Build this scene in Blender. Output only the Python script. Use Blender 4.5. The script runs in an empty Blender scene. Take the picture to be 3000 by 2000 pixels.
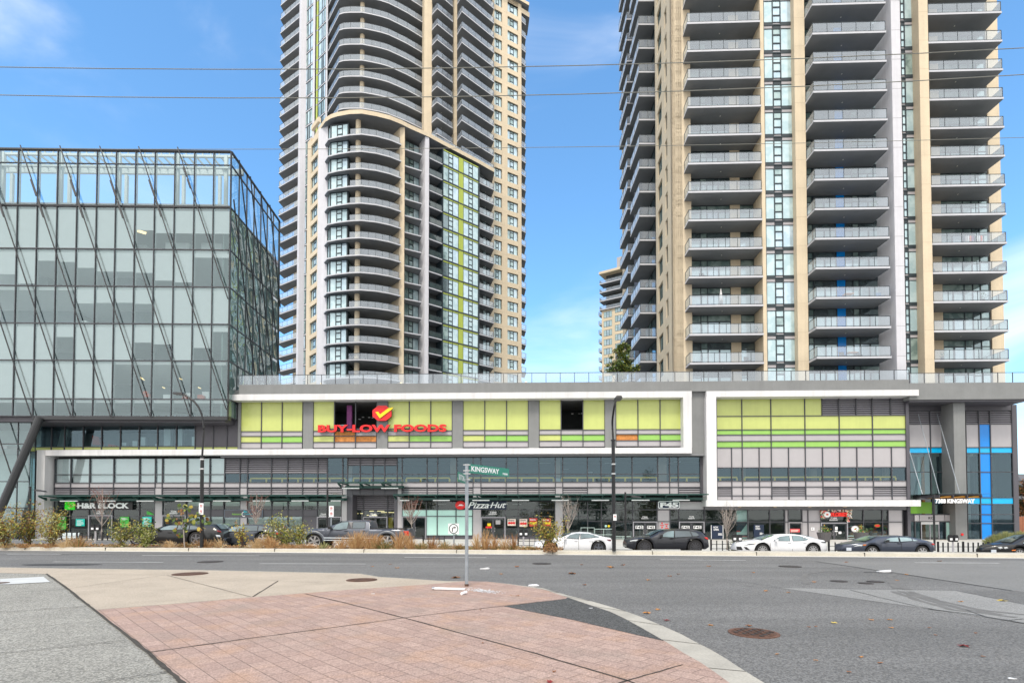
import bpy, bmesh, math, random
from mathutils import Vector, Matrix
R = math.radians
rnd = random.Random(7)
S = bpy.context.scene
COL = S.collection
# ------------------------------------------------------------------ camera
F = 1600.0; CX = 1500.0; CY = 1470.3; PITCH = math.atan(39.7 / 1600); EYE = Vector((0, 0, 1.63))
cd = bpy.data.cameras.new('camera'); cam = bpy.data.objects.new('camera', cd); COL.objects.link(cam)
cd.sensor_width = 36; cd.lens = 36 * F / 3000; cd.shift_x = 0; cd.shift_y = (CY - 1000) / 3000
cd.clip_end = 3000; cd.clip_start = 0.05
cam.location = EYE; cam.rotation_euler = (R(90) + PITCH, 0, 0)
S.camera = cam
# ------------------------------------------------------------------ world and sun
SUN_EL, SUN_AZ = R(57), R(192)      # azimuth clockwise from +Y
w = bpy.data.worlds.new('World'); S.world = w; w.use_nodes = True
nt = w.node_tree; nt.nodes.clear()
N = nt.nodes.new; L = nt.links.new
out = N('ShaderNodeOutputWorld'); bg = N('ShaderNodeBackground'); bg.inputs[1].default_value = 1.0
sky = N('ShaderNodeTexSky'); sky.sky_type = 'NISHITA'; sky.sun_disc = False
sky.sun_elevation = SUN_EL; sky.sun_rotation = SUN_AZ; sky.air_density = 1.0; sky.dust_density = 0.5; sky.ozone_density = 2.5
sc1 = N('ShaderNodeVectorMath'); sc1.operation = 'MULTIPLY'; sc1.inputs[1].default_value = (0.146, 0.208, 0.226)
L(sky.outputs[0], sc1.inputs[0])
tc = N('ShaderNodeTexCoord'); mp = N('ShaderNodeMapping'); mp.inputs['Scale'].default_value = (1.5, 1.5, 3.2); mp.inputs['Location'].default_value = (6.8, 3.6, 2.4); mp.inputs['Rotation'].default_value = (0.25, 0.45, 0.2)
L(tc.outputs['Generated'], mp.inputs[0])
no = N('ShaderNodeTexNoise'); no.inputs['Scale'].default_value = 1.5; no.inputs['Detail'].default_value = 7; no.inputs['Roughness'].default_value = 0.52
no.inputs['Distortion'].default_value = 0.6
L(mp.outputs[0], no.inputs[0])
sx = N('ShaderNodeSeparateXYZ'); L(tc.outputs['Generated'], sx.inputs[0])
# heavier cloud behind the viewer (-Y), thin wisps ahead to the right, low bank at the horizon
a1 = N('ShaderNodeMath'); a1.operation = 'MULTIPLY_ADD'; L(sx.outputs[1], a1.inputs[0]); a1.inputs[1].default_value = -0.42; a1.inputs[2].default_value = 0.315
a2 = N('ShaderNodeMath'); a2.operation = 'MULTIPLY_ADD'; L(sx.outputs[0], a2.inputs[0]); a2.inputs[1].default_value = 0.03; L(a1.outputs[0], a2.inputs[2])
a3 = N('ShaderNodeMath'); a3.operation = 'MULTIPLY_ADD'; L(sx.outputs[2], a3.inputs[0]); a3.inputs[1].default_value = -0.22; L(a2.outputs[0], a3.inputs[2])
a4 = N('ShaderNodeMath'); a4.operation = 'ADD'; L(no.outputs[0], a4.inputs[0]); L(a3.outputs[0], a4.inputs[1])
mr = N('ShaderNodeMapRange'); mr.inputs[1].default_value = 0.42; mr.inputs[2].default_value = 0.86; L(a4.outputs[0], mr.inputs[0]); mr.interpolation_type = 'SMOOTHSTEP'
mx = N('ShaderNodeMix'); mx.data_type = 'RGBA'; L(mr.outputs[0], mx.inputs[0]); L(sc1.outputs[0], mx.inputs[6]); mx.inputs[7].default_value = (1.20, 1.185, 1.16, 1)
L(mx.outputs[2], bg.inputs[0]); L(bg.outputs[0], out.inputs[0])
sd = bpy.data.lights.new('sun', 'SUN'); sd.energy = 1.9; sd.angle = R(14); sd.color = (1, 0.92, 0.80)
sun = bpy.data.objects.new('sun', sd); COL.objects.link(sun)
sdir = Vector((math.sin(SUN_AZ) * math.cos(SUN_EL), math.cos(SUN_AZ) * math.cos(SUN_EL), math.sin(SUN_EL)))
sun.rotation_euler = sdir.to_track_quat('Z', 'Y').to_euler()
S.view_settings.view_transform = 'Standard'; S.view_settings.look = 'None'; S.view_settings.gamma = 1
S.view_settings.exposure = 0.5
S.cycles.max_bounces = 8; S.cycles.transparent_max_bounces = 24; S.cycles.diffuse_bounces = 3; S.cycles.glossy_bounces = 3
S.cycles.use_denoising = True; S.cycles.caustics_reflective = False; S.cycles.caustics_refractive = False
S.cycles.sample_clamp_indirect = 4

# ------------------------------------------------------------------ camera maths: picture position -> place
_f = Vector((0, math.cos(PITCH), math.sin(PITCH))); _u = Vector((0, -math.sin(PITCH), math.cos(PITCH))); _r = Vector((1, 0, 0))
def ray(px, py): return _f + _r * ((px - CX) / F) + _u * ((CY - py) / F)
def hit(px, py, p0, n):
    d = ray(px, py); t = (Vector(p0) - EYE).dot(n) / d.dot(n); return EYE + d * t
def G(px, py, z=0.0): return hit(px, py, (0, 0, z), Vector((0, 0, 1)))
def Gx(px, Y, z=0.0):
    dep = Y * math.cos(PITCH) + (z - EYE.z) * math.sin(PITCH); return (px - CX) / F * dep
def XY(px, Y, z=20.0): return (Gx(px, Y, z), Y)
class Fr:
    """vertical plane through A-B (left to right as seen), V points out of the wall towards the street"""
    def __init__(s, A, B):
        s.A = Vector((A[0], A[1])); d = Vector((B[0], B[1])) - s.A; s.len = d.length; s.U = d.normalized(); s.V = Vector((s.U.y, -s.U.x))
    def w(s, u, v, z):
        p = s.A + s.U * u + s.V * v; return Vector((p.x, p.y, z))
    def uz(s, px, py, v=0.0):
        n = Vector((s.V.x, s.V.y, 0)); p = hit(px, py, s.w(0, v, 0), n)
        return (Vector((p.x, p.y)) - s.A).dot(s.U), p.z
    def u(s, px, v=0.0, py=1350): return s.uz(px, py, v)[0]
    def z(s, py, v=0.0, px=1500): return s.uz(px, py, v)[1]
# ------------------------------------------------------------------ materials
MATS = {}
def mat(name, col, rough=0.6, metal=0.0, var=0.10, scale=1.5, bump=0.0, bscale=40, coat=0.0, spec=0.5, streak=0.0, lane=0.0, fine=0.0, rot=0, speckle=None, emit=0):
    if name in MATS: return MATS[name]
    m = bpy.data.materials.new(name); m.use_nodes = True; t = m.node_tree; b = t.nodes['Principled BSDF']
    b.inputs['Roughness'].default_value = rough; b.inputs['Metallic'].default_value = metal
    b.inputs['Specular IOR Level'].default_value = spec
    if coat: b.inputs['Coat Weight'].default_value = coat; b.inputs['Coat Roughness'].default_value = 0.04
    g = t.nodes.new('ShaderNodeNewGeometry'); last = None
    base = t.nodes.new('ShaderNodeRGB'); base.outputs[0].default_value = (*col, 1); last = base.outputs[0]
    def mul(fac_out, amt):
        nonlocal last
        mm = t.nodes.new('ShaderNodeMapRange'); mm.inputs[1].default_value = 0.3; mm.inputs[2].default_value = 0.7
        mm.inputs[3].default_value = 1 - amt; mm.inputs[4].default_value = 1 + amt; t.links.new(fac_out, mm.inputs[0])
        v = t.nodes.new('ShaderNodeVectorMath'); v.operation = 'SCALE'; t.links.new(last, v.inputs[0]); t.links.new(mm.outputs[0], v.inputs['Scale']); last = v.outputs[0]
    def noise(sc, det=4, vec=None, rg=0.6):
        n = t.nodes.new('ShaderNodeTexNoise'); n.inputs['Scale'].default_value = sc; n.inputs['Detail'].default_value = det; n.inputs['Roughness'].default_value = rg
        t.links.new(vec or g.outputs['Position'], n.inputs['Vector']); return n
    if var: mul(noise(scale).outputs[0], var)
    if fine: mul(noise(bscale, 3).outputs[0], fine)
    if streak:
        mpn = t.nodes.new('ShaderNodeMapping'); mpn.inputs['Scale'].default_value = (1.3, 1.3, 0.06); t.links.new(g.outputs['Position'], mpn.inputs[0])
        mul(noise(1.6, 6, mpn.outputs[0], 0.7).outputs[0], streak)
    if lane:
        mpl = t.nodes.new('ShaderNodeMapping'); mpl.inputs['Rotation'].default_value = (0, 0, 0.107); mpl.inputs['Scale'].default_value = (0.035, 0.75, 1); t.links.new(g.outputs['Position'], mpl.inputs[0])
        mul(noise(1.0, 5, mpl.outputs[0], 0.6).outputs[0], lane)
    if speckle:
        n = t.nodes.new('ShaderNodeTexVoronoi'); n.inputs['Scale'].default_value = speckle[0]; t.links.new(g.outputs['Position'], n.inputs['Vector'])
        v = t.nodes.new('ShaderNodeSeparateColor'); t.links.new(n.outputs['Color'], v.inputs[0]); mul(v.outputs[0], speckle[1])
    if emit:
        b.inputs['Emission Color'].default_value = (*col, 1); b.inputs['Emission Strength'].default_value = emit
    t.links.new(last, b.inputs['Base Color'])
    if bump:
        bn = t.nodes.new('ShaderNodeBump'); bn.inputs['Strength'].default_value = bump; bn.inputs['Distance'].default_value = 0.02
        t.links.new(noise(bscale, 3).outputs[0], bn.inputs['Height']); t.links.new(bn.outputs[0], b.inputs['Normal'])
    MATS[name] = m; return m
def glassmat(name, tint, trans=0.7, rough=0.02, base=(0.05, 0.07, 0.07), wave=0.0, wscale=0.5, refl=0.5, ior=1.5, gcol=(0.9, 0.97, 0.96)):
    """thin pane: part see-through, part its own film colour, mirror by angle"""
    if name in MATS: return MATS[name]
    m = bpy.data.materials.new(name); m.use_nodes = True; t = m.node_tree; b = t.nodes['Principled BSDF']; o = t.nodes['Material Output']
    b.inputs['Base Color'].default_value = (*base, 1); b.inputs['Roughness'].default_value = 0.5; b.inputs['Specular IOR Level'].default_value = 0.2
    tr = t.nodes.new('ShaderNodeBsdfTransparent'); tr.inputs[0].default_value = (*tint, 1)
    gl = t.nodes.new('ShaderNodeBsdfGlossy'); gl.inputs['Roughness'].default_value = rough; gl.inputs[0].default_value = (*gcol, 1)
    m1 = t.nodes.new('ShaderNodeMixShader'); m1.inputs[0].default_value = trans; t.links.new(b.outputs[0], m1.inputs[1]); t.links.new(tr.outputs[0], m1.inputs[2])
    lw = t.nodes.new('ShaderNodeFresnel'); lw.inputs[0].default_value = ior
    mm = t.nodes.new('ShaderNodeMapRange'); mm.inputs[3].default_value = refl * 0.12; mm.inputs[4].default_value = 0.9; t.links.new(lw.outputs[0], mm.inputs[0])
    m2 = t.nodes.new('ShaderNodeMixShader'); t.links.new(mm.outputs[0], m2.inputs[0]); t.links.new(m1.outputs[0], m2.inputs[1]); t.links.new(gl.outputs[0], m2.inputs[2])
    if wave:
        g = t.nodes.new('ShaderNodeNewGeometry'); n = t.nodes.new('ShaderNodeTexNoise'); n.inputs['Scale'].default_value = wscale; n.inputs['Detail'].default_value = 1
        t.links.new(g.outputs['Position'], n.inputs['Vector']); bn = t.nodes.new('ShaderNodeBump'); bn.inputs['Strength'].default_value = wave; bn.inputs['Distance'].default_value = 0.5
        t.links.new(n.outputs[0], bn.inputs['Height']); t.links.new(bn.outputs[0], gl.inputs['Normal'])
    t.links.new(m2.outputs[0], o.inputs[0]); MATS[name] = m; return m
def opaque_glass(name, c1, c2, rough=0.06, sc=0.9, refl=0.35):
    """window pane with blind, dark room or mirrored sky put into its patchy body colour under a mirror coat"""
    if name in MATS: return MATS[name]
    m = bpy.data.materials.new(name); m.use_nodes = True; t = m.node_tree; b = t.nodes['Principled BSDF']; o = t.nodes['Material Output']
    g = t.nodes.new('ShaderNodeNewGeometry'); n = t.nodes.new('ShaderNodeTexNoise'); n.inputs['Scale'].default_value = sc; n.inputs['Detail'].default_value = 2
    t.links.new(g.outputs['Position'], n.inputs['Vector']); cr = t.nodes.new('ShaderNodeValToRGB'); cr.color_ramp.elements[0].position = 0.42; cr.color_ramp.elements[1].position = 0.58
    cr.color_ramp.elements[0].color = (*c1, 1); cr.color_ramp.elements[1].color = (*c2, 1); t.links.new(n.outputs[0], cr.inputs[0])
    t.links.new(cr.outputs[0], b.inputs['Base Color']); b.inputs['Roughness'].default_value = 0.6
    gl = t.nodes.new('ShaderNodeBsdfGlossy'); gl.inputs['Roughness'].default_value = rough; gl.inputs[0].default_value = (0.74, 0.93, 1.0, 1)
    fr = t.nodes.new('ShaderNodeFresnel'); fr.inputs[0].default_value = 1.5
    mm = t.nodes.new('ShaderNodeMapRange'); mm.inputs[3].default_value = refl * 0.6; mm.inputs[4].default_value = 0.95; t.links.new(fr.outputs[0], mm.inputs[0])
    m2 = t.nodes.new('ShaderNodeMixShader'); t.links.new(mm.outputs[0], m2.inputs[0]); t.links.new(b.outputs[0], m2.inputs[1]); t.links.new(gl.outputs[0], m2.inputs[2])
    t.links.new(m2.outputs[0], o.inputs[0]); MATS[name] = m; return m
WHITE = mat('white_painted_metal', (0.66, 0.66, 0.675), 0.5, var=0.05, scale=0.6, streak=0.11)
WHITEC = mat('white_painted_concrete', (0.60, 0.60, 0.645), 0.7, var=0.04, streak=0.07)
STUCCO = mat('grey_stucco', (0.215, 0.222, 0.225), 0.85, var=0.07, scale=0.7, fine=0.05, bump=0.3, bscale=25, streak=0.05)
SOFFIT = mat('soffit_grey', (0.22, 0.225, 0.24), 0.8, var=0.05)
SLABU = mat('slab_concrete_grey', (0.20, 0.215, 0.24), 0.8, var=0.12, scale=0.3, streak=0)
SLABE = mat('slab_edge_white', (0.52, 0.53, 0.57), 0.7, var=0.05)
DARKP = mat('dark_metal_panel', (0.085, 0.082, 0.098), 0.45, var=0.06)
MULL = mat('mullion_dark', (0.055, 0.057, 0.068), 0.4, var=0.03)
MULT = mat('tower_mullion', (0.022, 0.036, 0.045), 0.4, var=0.03)
LOUV = mat('louver_metal', (0.25, 0.245, 0.27), 0.45, var=0.05)
LIME = mat('lime_spandrel', (0.50, 0.56, 0.175), 0.22, var=0.08, scale=0.35, spec=0.5, streak=0.03)
LGRN = mat('green_spandrel', (0.28, 0.53, 0.11), 0.25, var=0.04)
PALE = mat('pale_grey_spandrel', (0.41, 0.395, 0.415), 0.28, var=0.03)
CREAM = mat('cream_concrete', (0.66, 0.555, 0.405), 0.8, var=0.06, scale=0.5, fine=0.04, bscale=8, streak=0.06)
BLUE = mat('blue_spandrel', (0.0, 0.235, 0.74), 0.2, var=0.05)
LBLUE = mat('sky_blue_spandrel', (0.0, 0.42, 0.80), 0.2, var=0.05)
OLIVE = mat('olive_yellow_spandrel', (0.42, 0.50, 0.07), 0.3, var=0.06)
GREENP = mat('green_lobby_panel', (0.13, 0.33, 0.02), 0.4, var=0.04)
TEAL = mat('canopy_green_steel', (0.012, 0.055, 0.048), 0.45, var=0.08)
BLACK = mat('black_metal', (0.012, 0.012, 0.014), 0.4, var=0.02)
STEEL = mat('black_steel_tube', (0.028, 0.030, 0.034), 0.3, var=0.05)
GALV = mat('galvanised_steel', (0.34, 0.38, 0.42), 0.45, metal=0.5, var=0.16, scale=8)
GALV2 = mat('bright_steel', (0.6, 0.6, 0.6), 0.3, metal=0.8, var=0.05)
PSTEEL = mat('pale_painted_steel', (0.42, 0.48, 0.49), 0.5, var=0.04)
YEL = mat('yellow_paint', (0.95, 0.62, 0.05), 0.5, var=0.05)
PLY = mat('plywood_board', (0.55, 0.22, 0.055), 0.7, var=0.25, scale=5, streak=0.1)
PURP = mat('purple_panel', (0.22, 0.04, 0.19), 0.6)
ORANGE = mat('orange_wood', (0.60, 0.27, 0.035), 0.45, var=0.12, scale=3)
DOORM = mat('anodised_door_frame', (0.42, 0.42, 0.46), 0.35, metal=0.3, var=0.03)
BLIND = mat('white_blind', (0.84, 0.88, 0.89), 0.8, var=0.02)
BLINDG = mat('green_white_film', (0.46, 0.72, 0.66), 0.5, var=0.02)
BLINDS = mat('slatted_blind', (0.45, 0.52, 0.47), 0.7, var=0.04)
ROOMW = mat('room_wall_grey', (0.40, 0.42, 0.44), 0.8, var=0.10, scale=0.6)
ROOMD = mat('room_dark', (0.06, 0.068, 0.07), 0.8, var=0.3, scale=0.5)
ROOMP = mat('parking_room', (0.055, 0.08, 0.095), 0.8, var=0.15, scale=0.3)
ROOMF = mat('room_floor', (0.25, 0.26, 0.27), 0.7)
REDM = mat('red_sign_face', (0.72, 0.012, 0.014), 0.35, var=0.02)
YELS = mat('yellow_sign_face', (0.85, 0.62, 0.01), 0.35, var=0.02)
WSIGN = mat('white_sign_face', (0.85, 0.86, 0.88), 0.35, var=0.02)
GSIGN = mat('green_sign_face', (0.02, 0.62, 0.01), 0.35, var=0.02, emit=0.15)
SGREEN = mat('street_sign_green', (0.004, 0.20, 0.135), 0.35, var=0.04)
NAVY = mat('navy_board', (0.006, 0.018, 0.05), 0.4)
ORCHAIR = mat('orange_fabric', (0.62, 0.10, 0.05), 0.7)
G_RAIL = glassmat('railing_glass', (0.88, 0.94, 0.96), trans=0.62, base=(0.50, 0.56, 0.66), refl=0.45)
G_OFF = glassmat('office_glass', (0.93, 0.995, 1.0), trans=0.98, base=(0.4, 0.55, 0.6), refl=1.1, gcol=(0.78, 0.96, 1.0))
G_SHOP = glassmat('shop_glass', (0.70, 0.84, 0.82), trans=0.97, base=(0.05, 0.09, 0.09), wave=0.004, wscale=0.6, refl=0.35)
G_PARK = glassmat('storey_glass', (0.72, 0.86, 0.88), trans=0.95, base=(0.05, 0.11, 0.14), refl=0.6, gcol=(0.62, 0.86, 1.0))
G_SIDE = glassmat('rippled_glass', (0.5, 0.66, 0.62), trans=0.35, base=(0.17, 0.27, 0.25), wave=0.42, wscale=0.33, refl=2.4)
G_CANO = glassmat('canopy_glass', (0.25, 0.5, 0.46), trans=0.4, base=(0.02, 0.13, 0.11), refl=0.6)
W_PALE = opaque_glass('pane_with_blind', (0.36, 0.50, 0.54), (0.50, 0.64, 0.67), refl=0.3)
W_MID = opaque_glass('pane_greenish', (0.10, 0.17, 0.16), (0.30, 0.40, 0.37), refl=0.35)
W_DARK = opaque_glass('pane_dark', (0.012, 0.022, 0.026), (0.05, 0.08, 0.085), refl=0.3)
W_BLUE = opaque_glass('pane_sky', (0.34, 0.46, 0.56), (0.50, 0.62, 0.72), refl=0.4)  # sky reflection put into the pane's base colour
# ------------------------------------------------------------------ mesh helpers
class MB:
    def __init__(s): s.v = []; s.f = []; s.m = []; s.mats = []
    def mi(s, m):
        if m not in s.mats: s.mats.append(m)
        return s.mats.index(m)
    def face(s, pts, m):
        k = len(s.v); s.v += [tuple(p) for p in pts]; s.f.append(tuple(range(k, k + len(pts)))); s.m.append(s.mi(m))
    def hexa(s, p, m, skip=()):
        k = len(s.v); s.v += [tuple(q) for q in p]; i = s.mi(m)
        for n_, f in enumerate(((0, 3, 2, 1), (4, 5, 6, 7), (0, 1, 5, 4), (1, 2, 6, 5), (2, 3, 7, 6), (3, 0, 4, 7))):
            if n_ in skip: continue
            s.f.append(tuple(k + j for j in f)); s.m.append(i)
    def box(s, fr, u0, u1, v0, v1, z0, z1, m):
        if u0 > u1: u0, u1 = u1, u0
        if v0 > v1: v0, v1 = v1, v0
        if z0 > z1: z0, z1 = z1, z0
        w_ = fr.w
        s.hexa([w_(u0, v1, z0), w_(u1, v1, z0), w_(u1, v0, z0), w_(u0, v0, z0), w_(u0, v1, z1), w_(u1, v1, z1), w_(u1, v0, z1), w_(u0, v0, z1)], m)
    def abox(s, x0, x1, y0, y1, z0, z1, m): s.box(WF, x0, x1, -y1, -y0, z0, z1, m)
    def rect(s, fr, u0, u1, z0, z1, v, m): s.face([fr.w(u0, v, z0), fr.w(u1, v, z0), fr.w(u1, v, z1), fr.w(u0, v, z1)], m)
    def prism(s, pts, z0, z1, ms, mt=None, mb=None):
        n = len(pts); A = sum(pts[i][0] * pts[(i + 1) % n][1] - pts[(i + 1) % n][0] * pts[i][1] for i in range(n))
        if A < 0: pts = pts[::-1]
        s.face([(p[0], p[1], z1) for p in pts], mt or ms); s.face([(p[0], p[1], z0) for p in pts[::-1]], mb or ms)
        for i in range(n):
            a, b = pts[i], pts[(i + 1) % n]; s.face([(a[0], a[1], z0), (b[0], b[1], z0), (b[0], b[1], z1), (a[0], a[1], z1)], ms)
    def tube(s, pts, r, m, n=6, cap=True):
        pts = [Vector(p) for p in pts]; rs = r if isinstance(r, (list, tuple)) else [r] * len(pts); rings = []; i0 = s.mi(m)
        for i, p in enumerate(pts):
            d = (pts[min(i + 1, len(pts) - 1)] - pts[max(i - 1, 0)]).normalized()
            a = d.cross(Vector((0, 0, 1)));
            if a.length < 1e-3: a = d.cross(Vector((1, 0, 0)))
            a.normalize(); b = d.cross(a); k = len(s.v)
            for j in range(n):
                q = p + (a * math.cos(2 * math.pi * j / n) + b * math.sin(2 * math.pi * j / n)) * rs[i]; s.v.append(tuple(q))
            rings.append(k)
        for a_, b_ in zip(rings, rings[1:]):
            for j in range(n):
                s.f.append((a_ + j, a_ + (j + 1) % n, b_ + (j + 1) % n, b_ + j)); s.m.append(i0)
        if cap:
            s.f.append(tuple(rings[0] + j for j in range(n))[::-1]); s.m.append(i0); s.f.append(tuple(rings[-1] + j for j in range(n))); s.m.append(i0)
    def poly(s, fr, pts, v0, v1, m, ms=None):
        """(u,z) outline extruded between v0 (back) and v1 (front)"""
        n = len(pts); s.face([fr.w(u, v1, z) for u, z in pts], m); s.face([fr.w(u, v0, z) for u, z in pts[::-1]], ms or m)
        for i in range(n):
            a, b = pts[i], pts[(i + 1) % n]; s.face([fr.w(a[0], v0, a[1]), fr.w(b[0], v0, b[1]), fr.w(b[0], v1, b[1]), fr.w(a[0], v1, a[1])], ms or m)
    def disc(s, fr, u, z, ru, rz, v0, v1, m, ms=None, n=24): s.poly(fr, [(u + ru * math.cos(2 * math.pi * i / n), z + rz * math.sin(2 * math.pi * i / n)) for i in range(n)], v0, v1, m, ms)
    def build(s, name, parent=None, root=None, smooth=False, loc=None):
        me = bpy.data.meshes.new(name); root = root or parent; o_ = Vector(root['_loc']) if root is not None else Vector(loc or (0, 0, 0))
        me.from_pydata([(a - o_.x, b - o_.y, c - o_.z) for a, b, c in s.v], [], s.f)
        for m in s.mats: me.materials.append(m)
        me.polygons.foreach_set('material_index', s.m)
        if smooth: me.polygons.foreach_set('use_smooth', [True] * len(s.f))
        me.update(); ob = bpy.data.objects.new(name, me); COL.objects.link(ob)
        if parent is not None: ob.parent = parent
        else: ob.location = o_; ob['_loc'] = tuple(o_)
        return ob
WF = Fr((0, 0), (1, 0))
def tag(o, label=None, cat=None, group=None, kind=None):
    if label: o['label'] = label
    if cat: o['category'] = cat
    if group: o['group'] = group
    if kind: o['kind'] = kind
    return o
def thing(name, label, cat, loc, group=None):
    o = bpy.data.objects.new(name, None); COL.objects.link(o); o.location = loc; o['_loc'] = tuple(loc); o.empty_display_size = 0.3
    return tag(o, label, cat, group)
def kids(o): return [c for c in bpy.data.objects if c.parent == o]
def dup(o, off=(0, 0, 0), parent=None, ch=None):
    c = o.copy(); COL.objects.link(c); c.location = Vector(o.location) + Vector(off)
    if parent is not None: c.parent = parent
    for k in (ch if ch is not None else []):
        d = k.copy(); COL.objects.link(d); d.parent = c
    return c
def text_mesh(mb, body, fr, u0, u1, z0, z1, v0, v1, m, bold=0.0, shear=0.0, ms=None):
    cu = bpy.data.curves.new('t', 'FONT'); cu.body = body; cu.size = 1; cu.offset = bold; cu.shear = shear; cu.resolution_u = 3; cu.extrude = 0.5
    ob = bpy.data.objects.new('t', cu); COL.objects.link(ob); dg = bpy.context.evaluated_depsgraph_get(); me = bpy.data.meshes.new_from_object(ob.evaluated_get(dg))
    vs = [q.co.copy() for q in me.vertices]; x0 = min(q.x for q in vs); x1 = max(q.x for q in vs); y0 = min(q.y for q in vs); y1 = max(q.y for q in vs)
    k = len(mb.v); i = mb.mi(m); j = mb.mi(ms or m)
    for q in vs: mb.v.append(tuple(fr.w(u0 + (q.x - x0) / (x1 - x0) * (u1 - u0), v0 if q.z < 0 else v1, z0 + (q.y - y0) / (y1 - y0) * (z1 - z0))))
    for p in me.polygons: mb.f.append(tuple(k + t for t in p.vertices)); mb.m.append(i if abs(p.normal.z) > 0.5 else j)
    bpy.data.objects.remove(ob); bpy.data.curves.remove(cu); bpy.data.meshes.remove(me)
# ------------------------------------------------------------------ ground, roads, pavement
ASPH = mat('asphalt', (0.155, 0.152, 0.147), 0.85, lane=0.16, var=0.10, scale=0.22, fine=0.16, bscale=60, bump=0.5, speckle=(55, 0.30))
ASPHL = mat('asphalt_worn_light', (0.25, 0.247, 0.238), 0.85, var=0.08, scale=0.6, fine=0.14, bscale=60, bump=0.5, speckle=(70, 0.2))
ASPHM = mat('asphalt_seam_band', (0.19, 0.187, 0.18), 0.85, var=0.08, scale=0.6, fine=0.14, bscale=60, bump=0.4, speckle=(70, 0.2))
ASPHD = mat('asphalt_patch_dark', (0.080, 0.080, 0.078), 0.85, var=0.12, scale=1.5, fine=0.3, bscale=70, bump=0.7, speckle=(60, 0.45))
TAR = mat('tar_seal', (0.045, 0.043, 0.042), 0.7, var=0.2, scale=5)
TYRE = mat('tyre_rub_mark', (0.15, 0.145, 0.138), 0.8, var=0.15, scale=3)
LINEW = mat('worn_white_paint', (0.62, 0.62, 0.60), 0.6, var=0.15, scale=4, fine=0.2, bscale=30)
KERB = mat('kerb_concrete', (0.47, 0.44, 0.375), 0.85, var=0.12, scale=1.2, fine=0.12, bscale=30, bump=0.3)
GUTT = mat('gutter_concrete', (0.60, 0.585, 0.54), 0.85, var=0.10, scale=2, fine=0.1)
AGG = mat('grey_exposed_aggregate', (0.285, 0.275, 0.245), 0.9, var=0.12, scale=0.8, fine=0.16, bscale=90, bump=0.5, speckle=(62, 0.34))
BEIGE = mat('beige_aggregate', (0.43, 0.365, 0.29), 0.9, var=0.10, scale=1.0, fine=0.12, bscale=55, bump=0.4, speckle=(90, 0.15))
CONC = mat('light_pavement', (0.50, 0.49, 0.46), 0.85, var=0.08, scale=0.5, fine=0.08, bscale=20)
JOINT = mat('dark_joint', (0.055, 0.048, 0.04), 0.95, var=0.3, scale=8)
SOIL = mat('planting_soil', (0.20, 0.13, 0.075), 0.95, var=0.35, scale=4, fine=0.3, bscale=30, bump=1.0)
IRON = mat('rusty_iron', (0.115, 0.060, 0.040), 0.7, metal=0.3, var=0.35, scale=9)
IRONR = mat('rust_orange_iron', (0.15, 0.075, 0.05), 0.7, metal=0.2, var=0.3, scale=9)
IROND = mat('dark_iron_cover', (0.06, 0.052, 0.05), 0.7, metal=0.3, var=0.3, scale=9)
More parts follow.
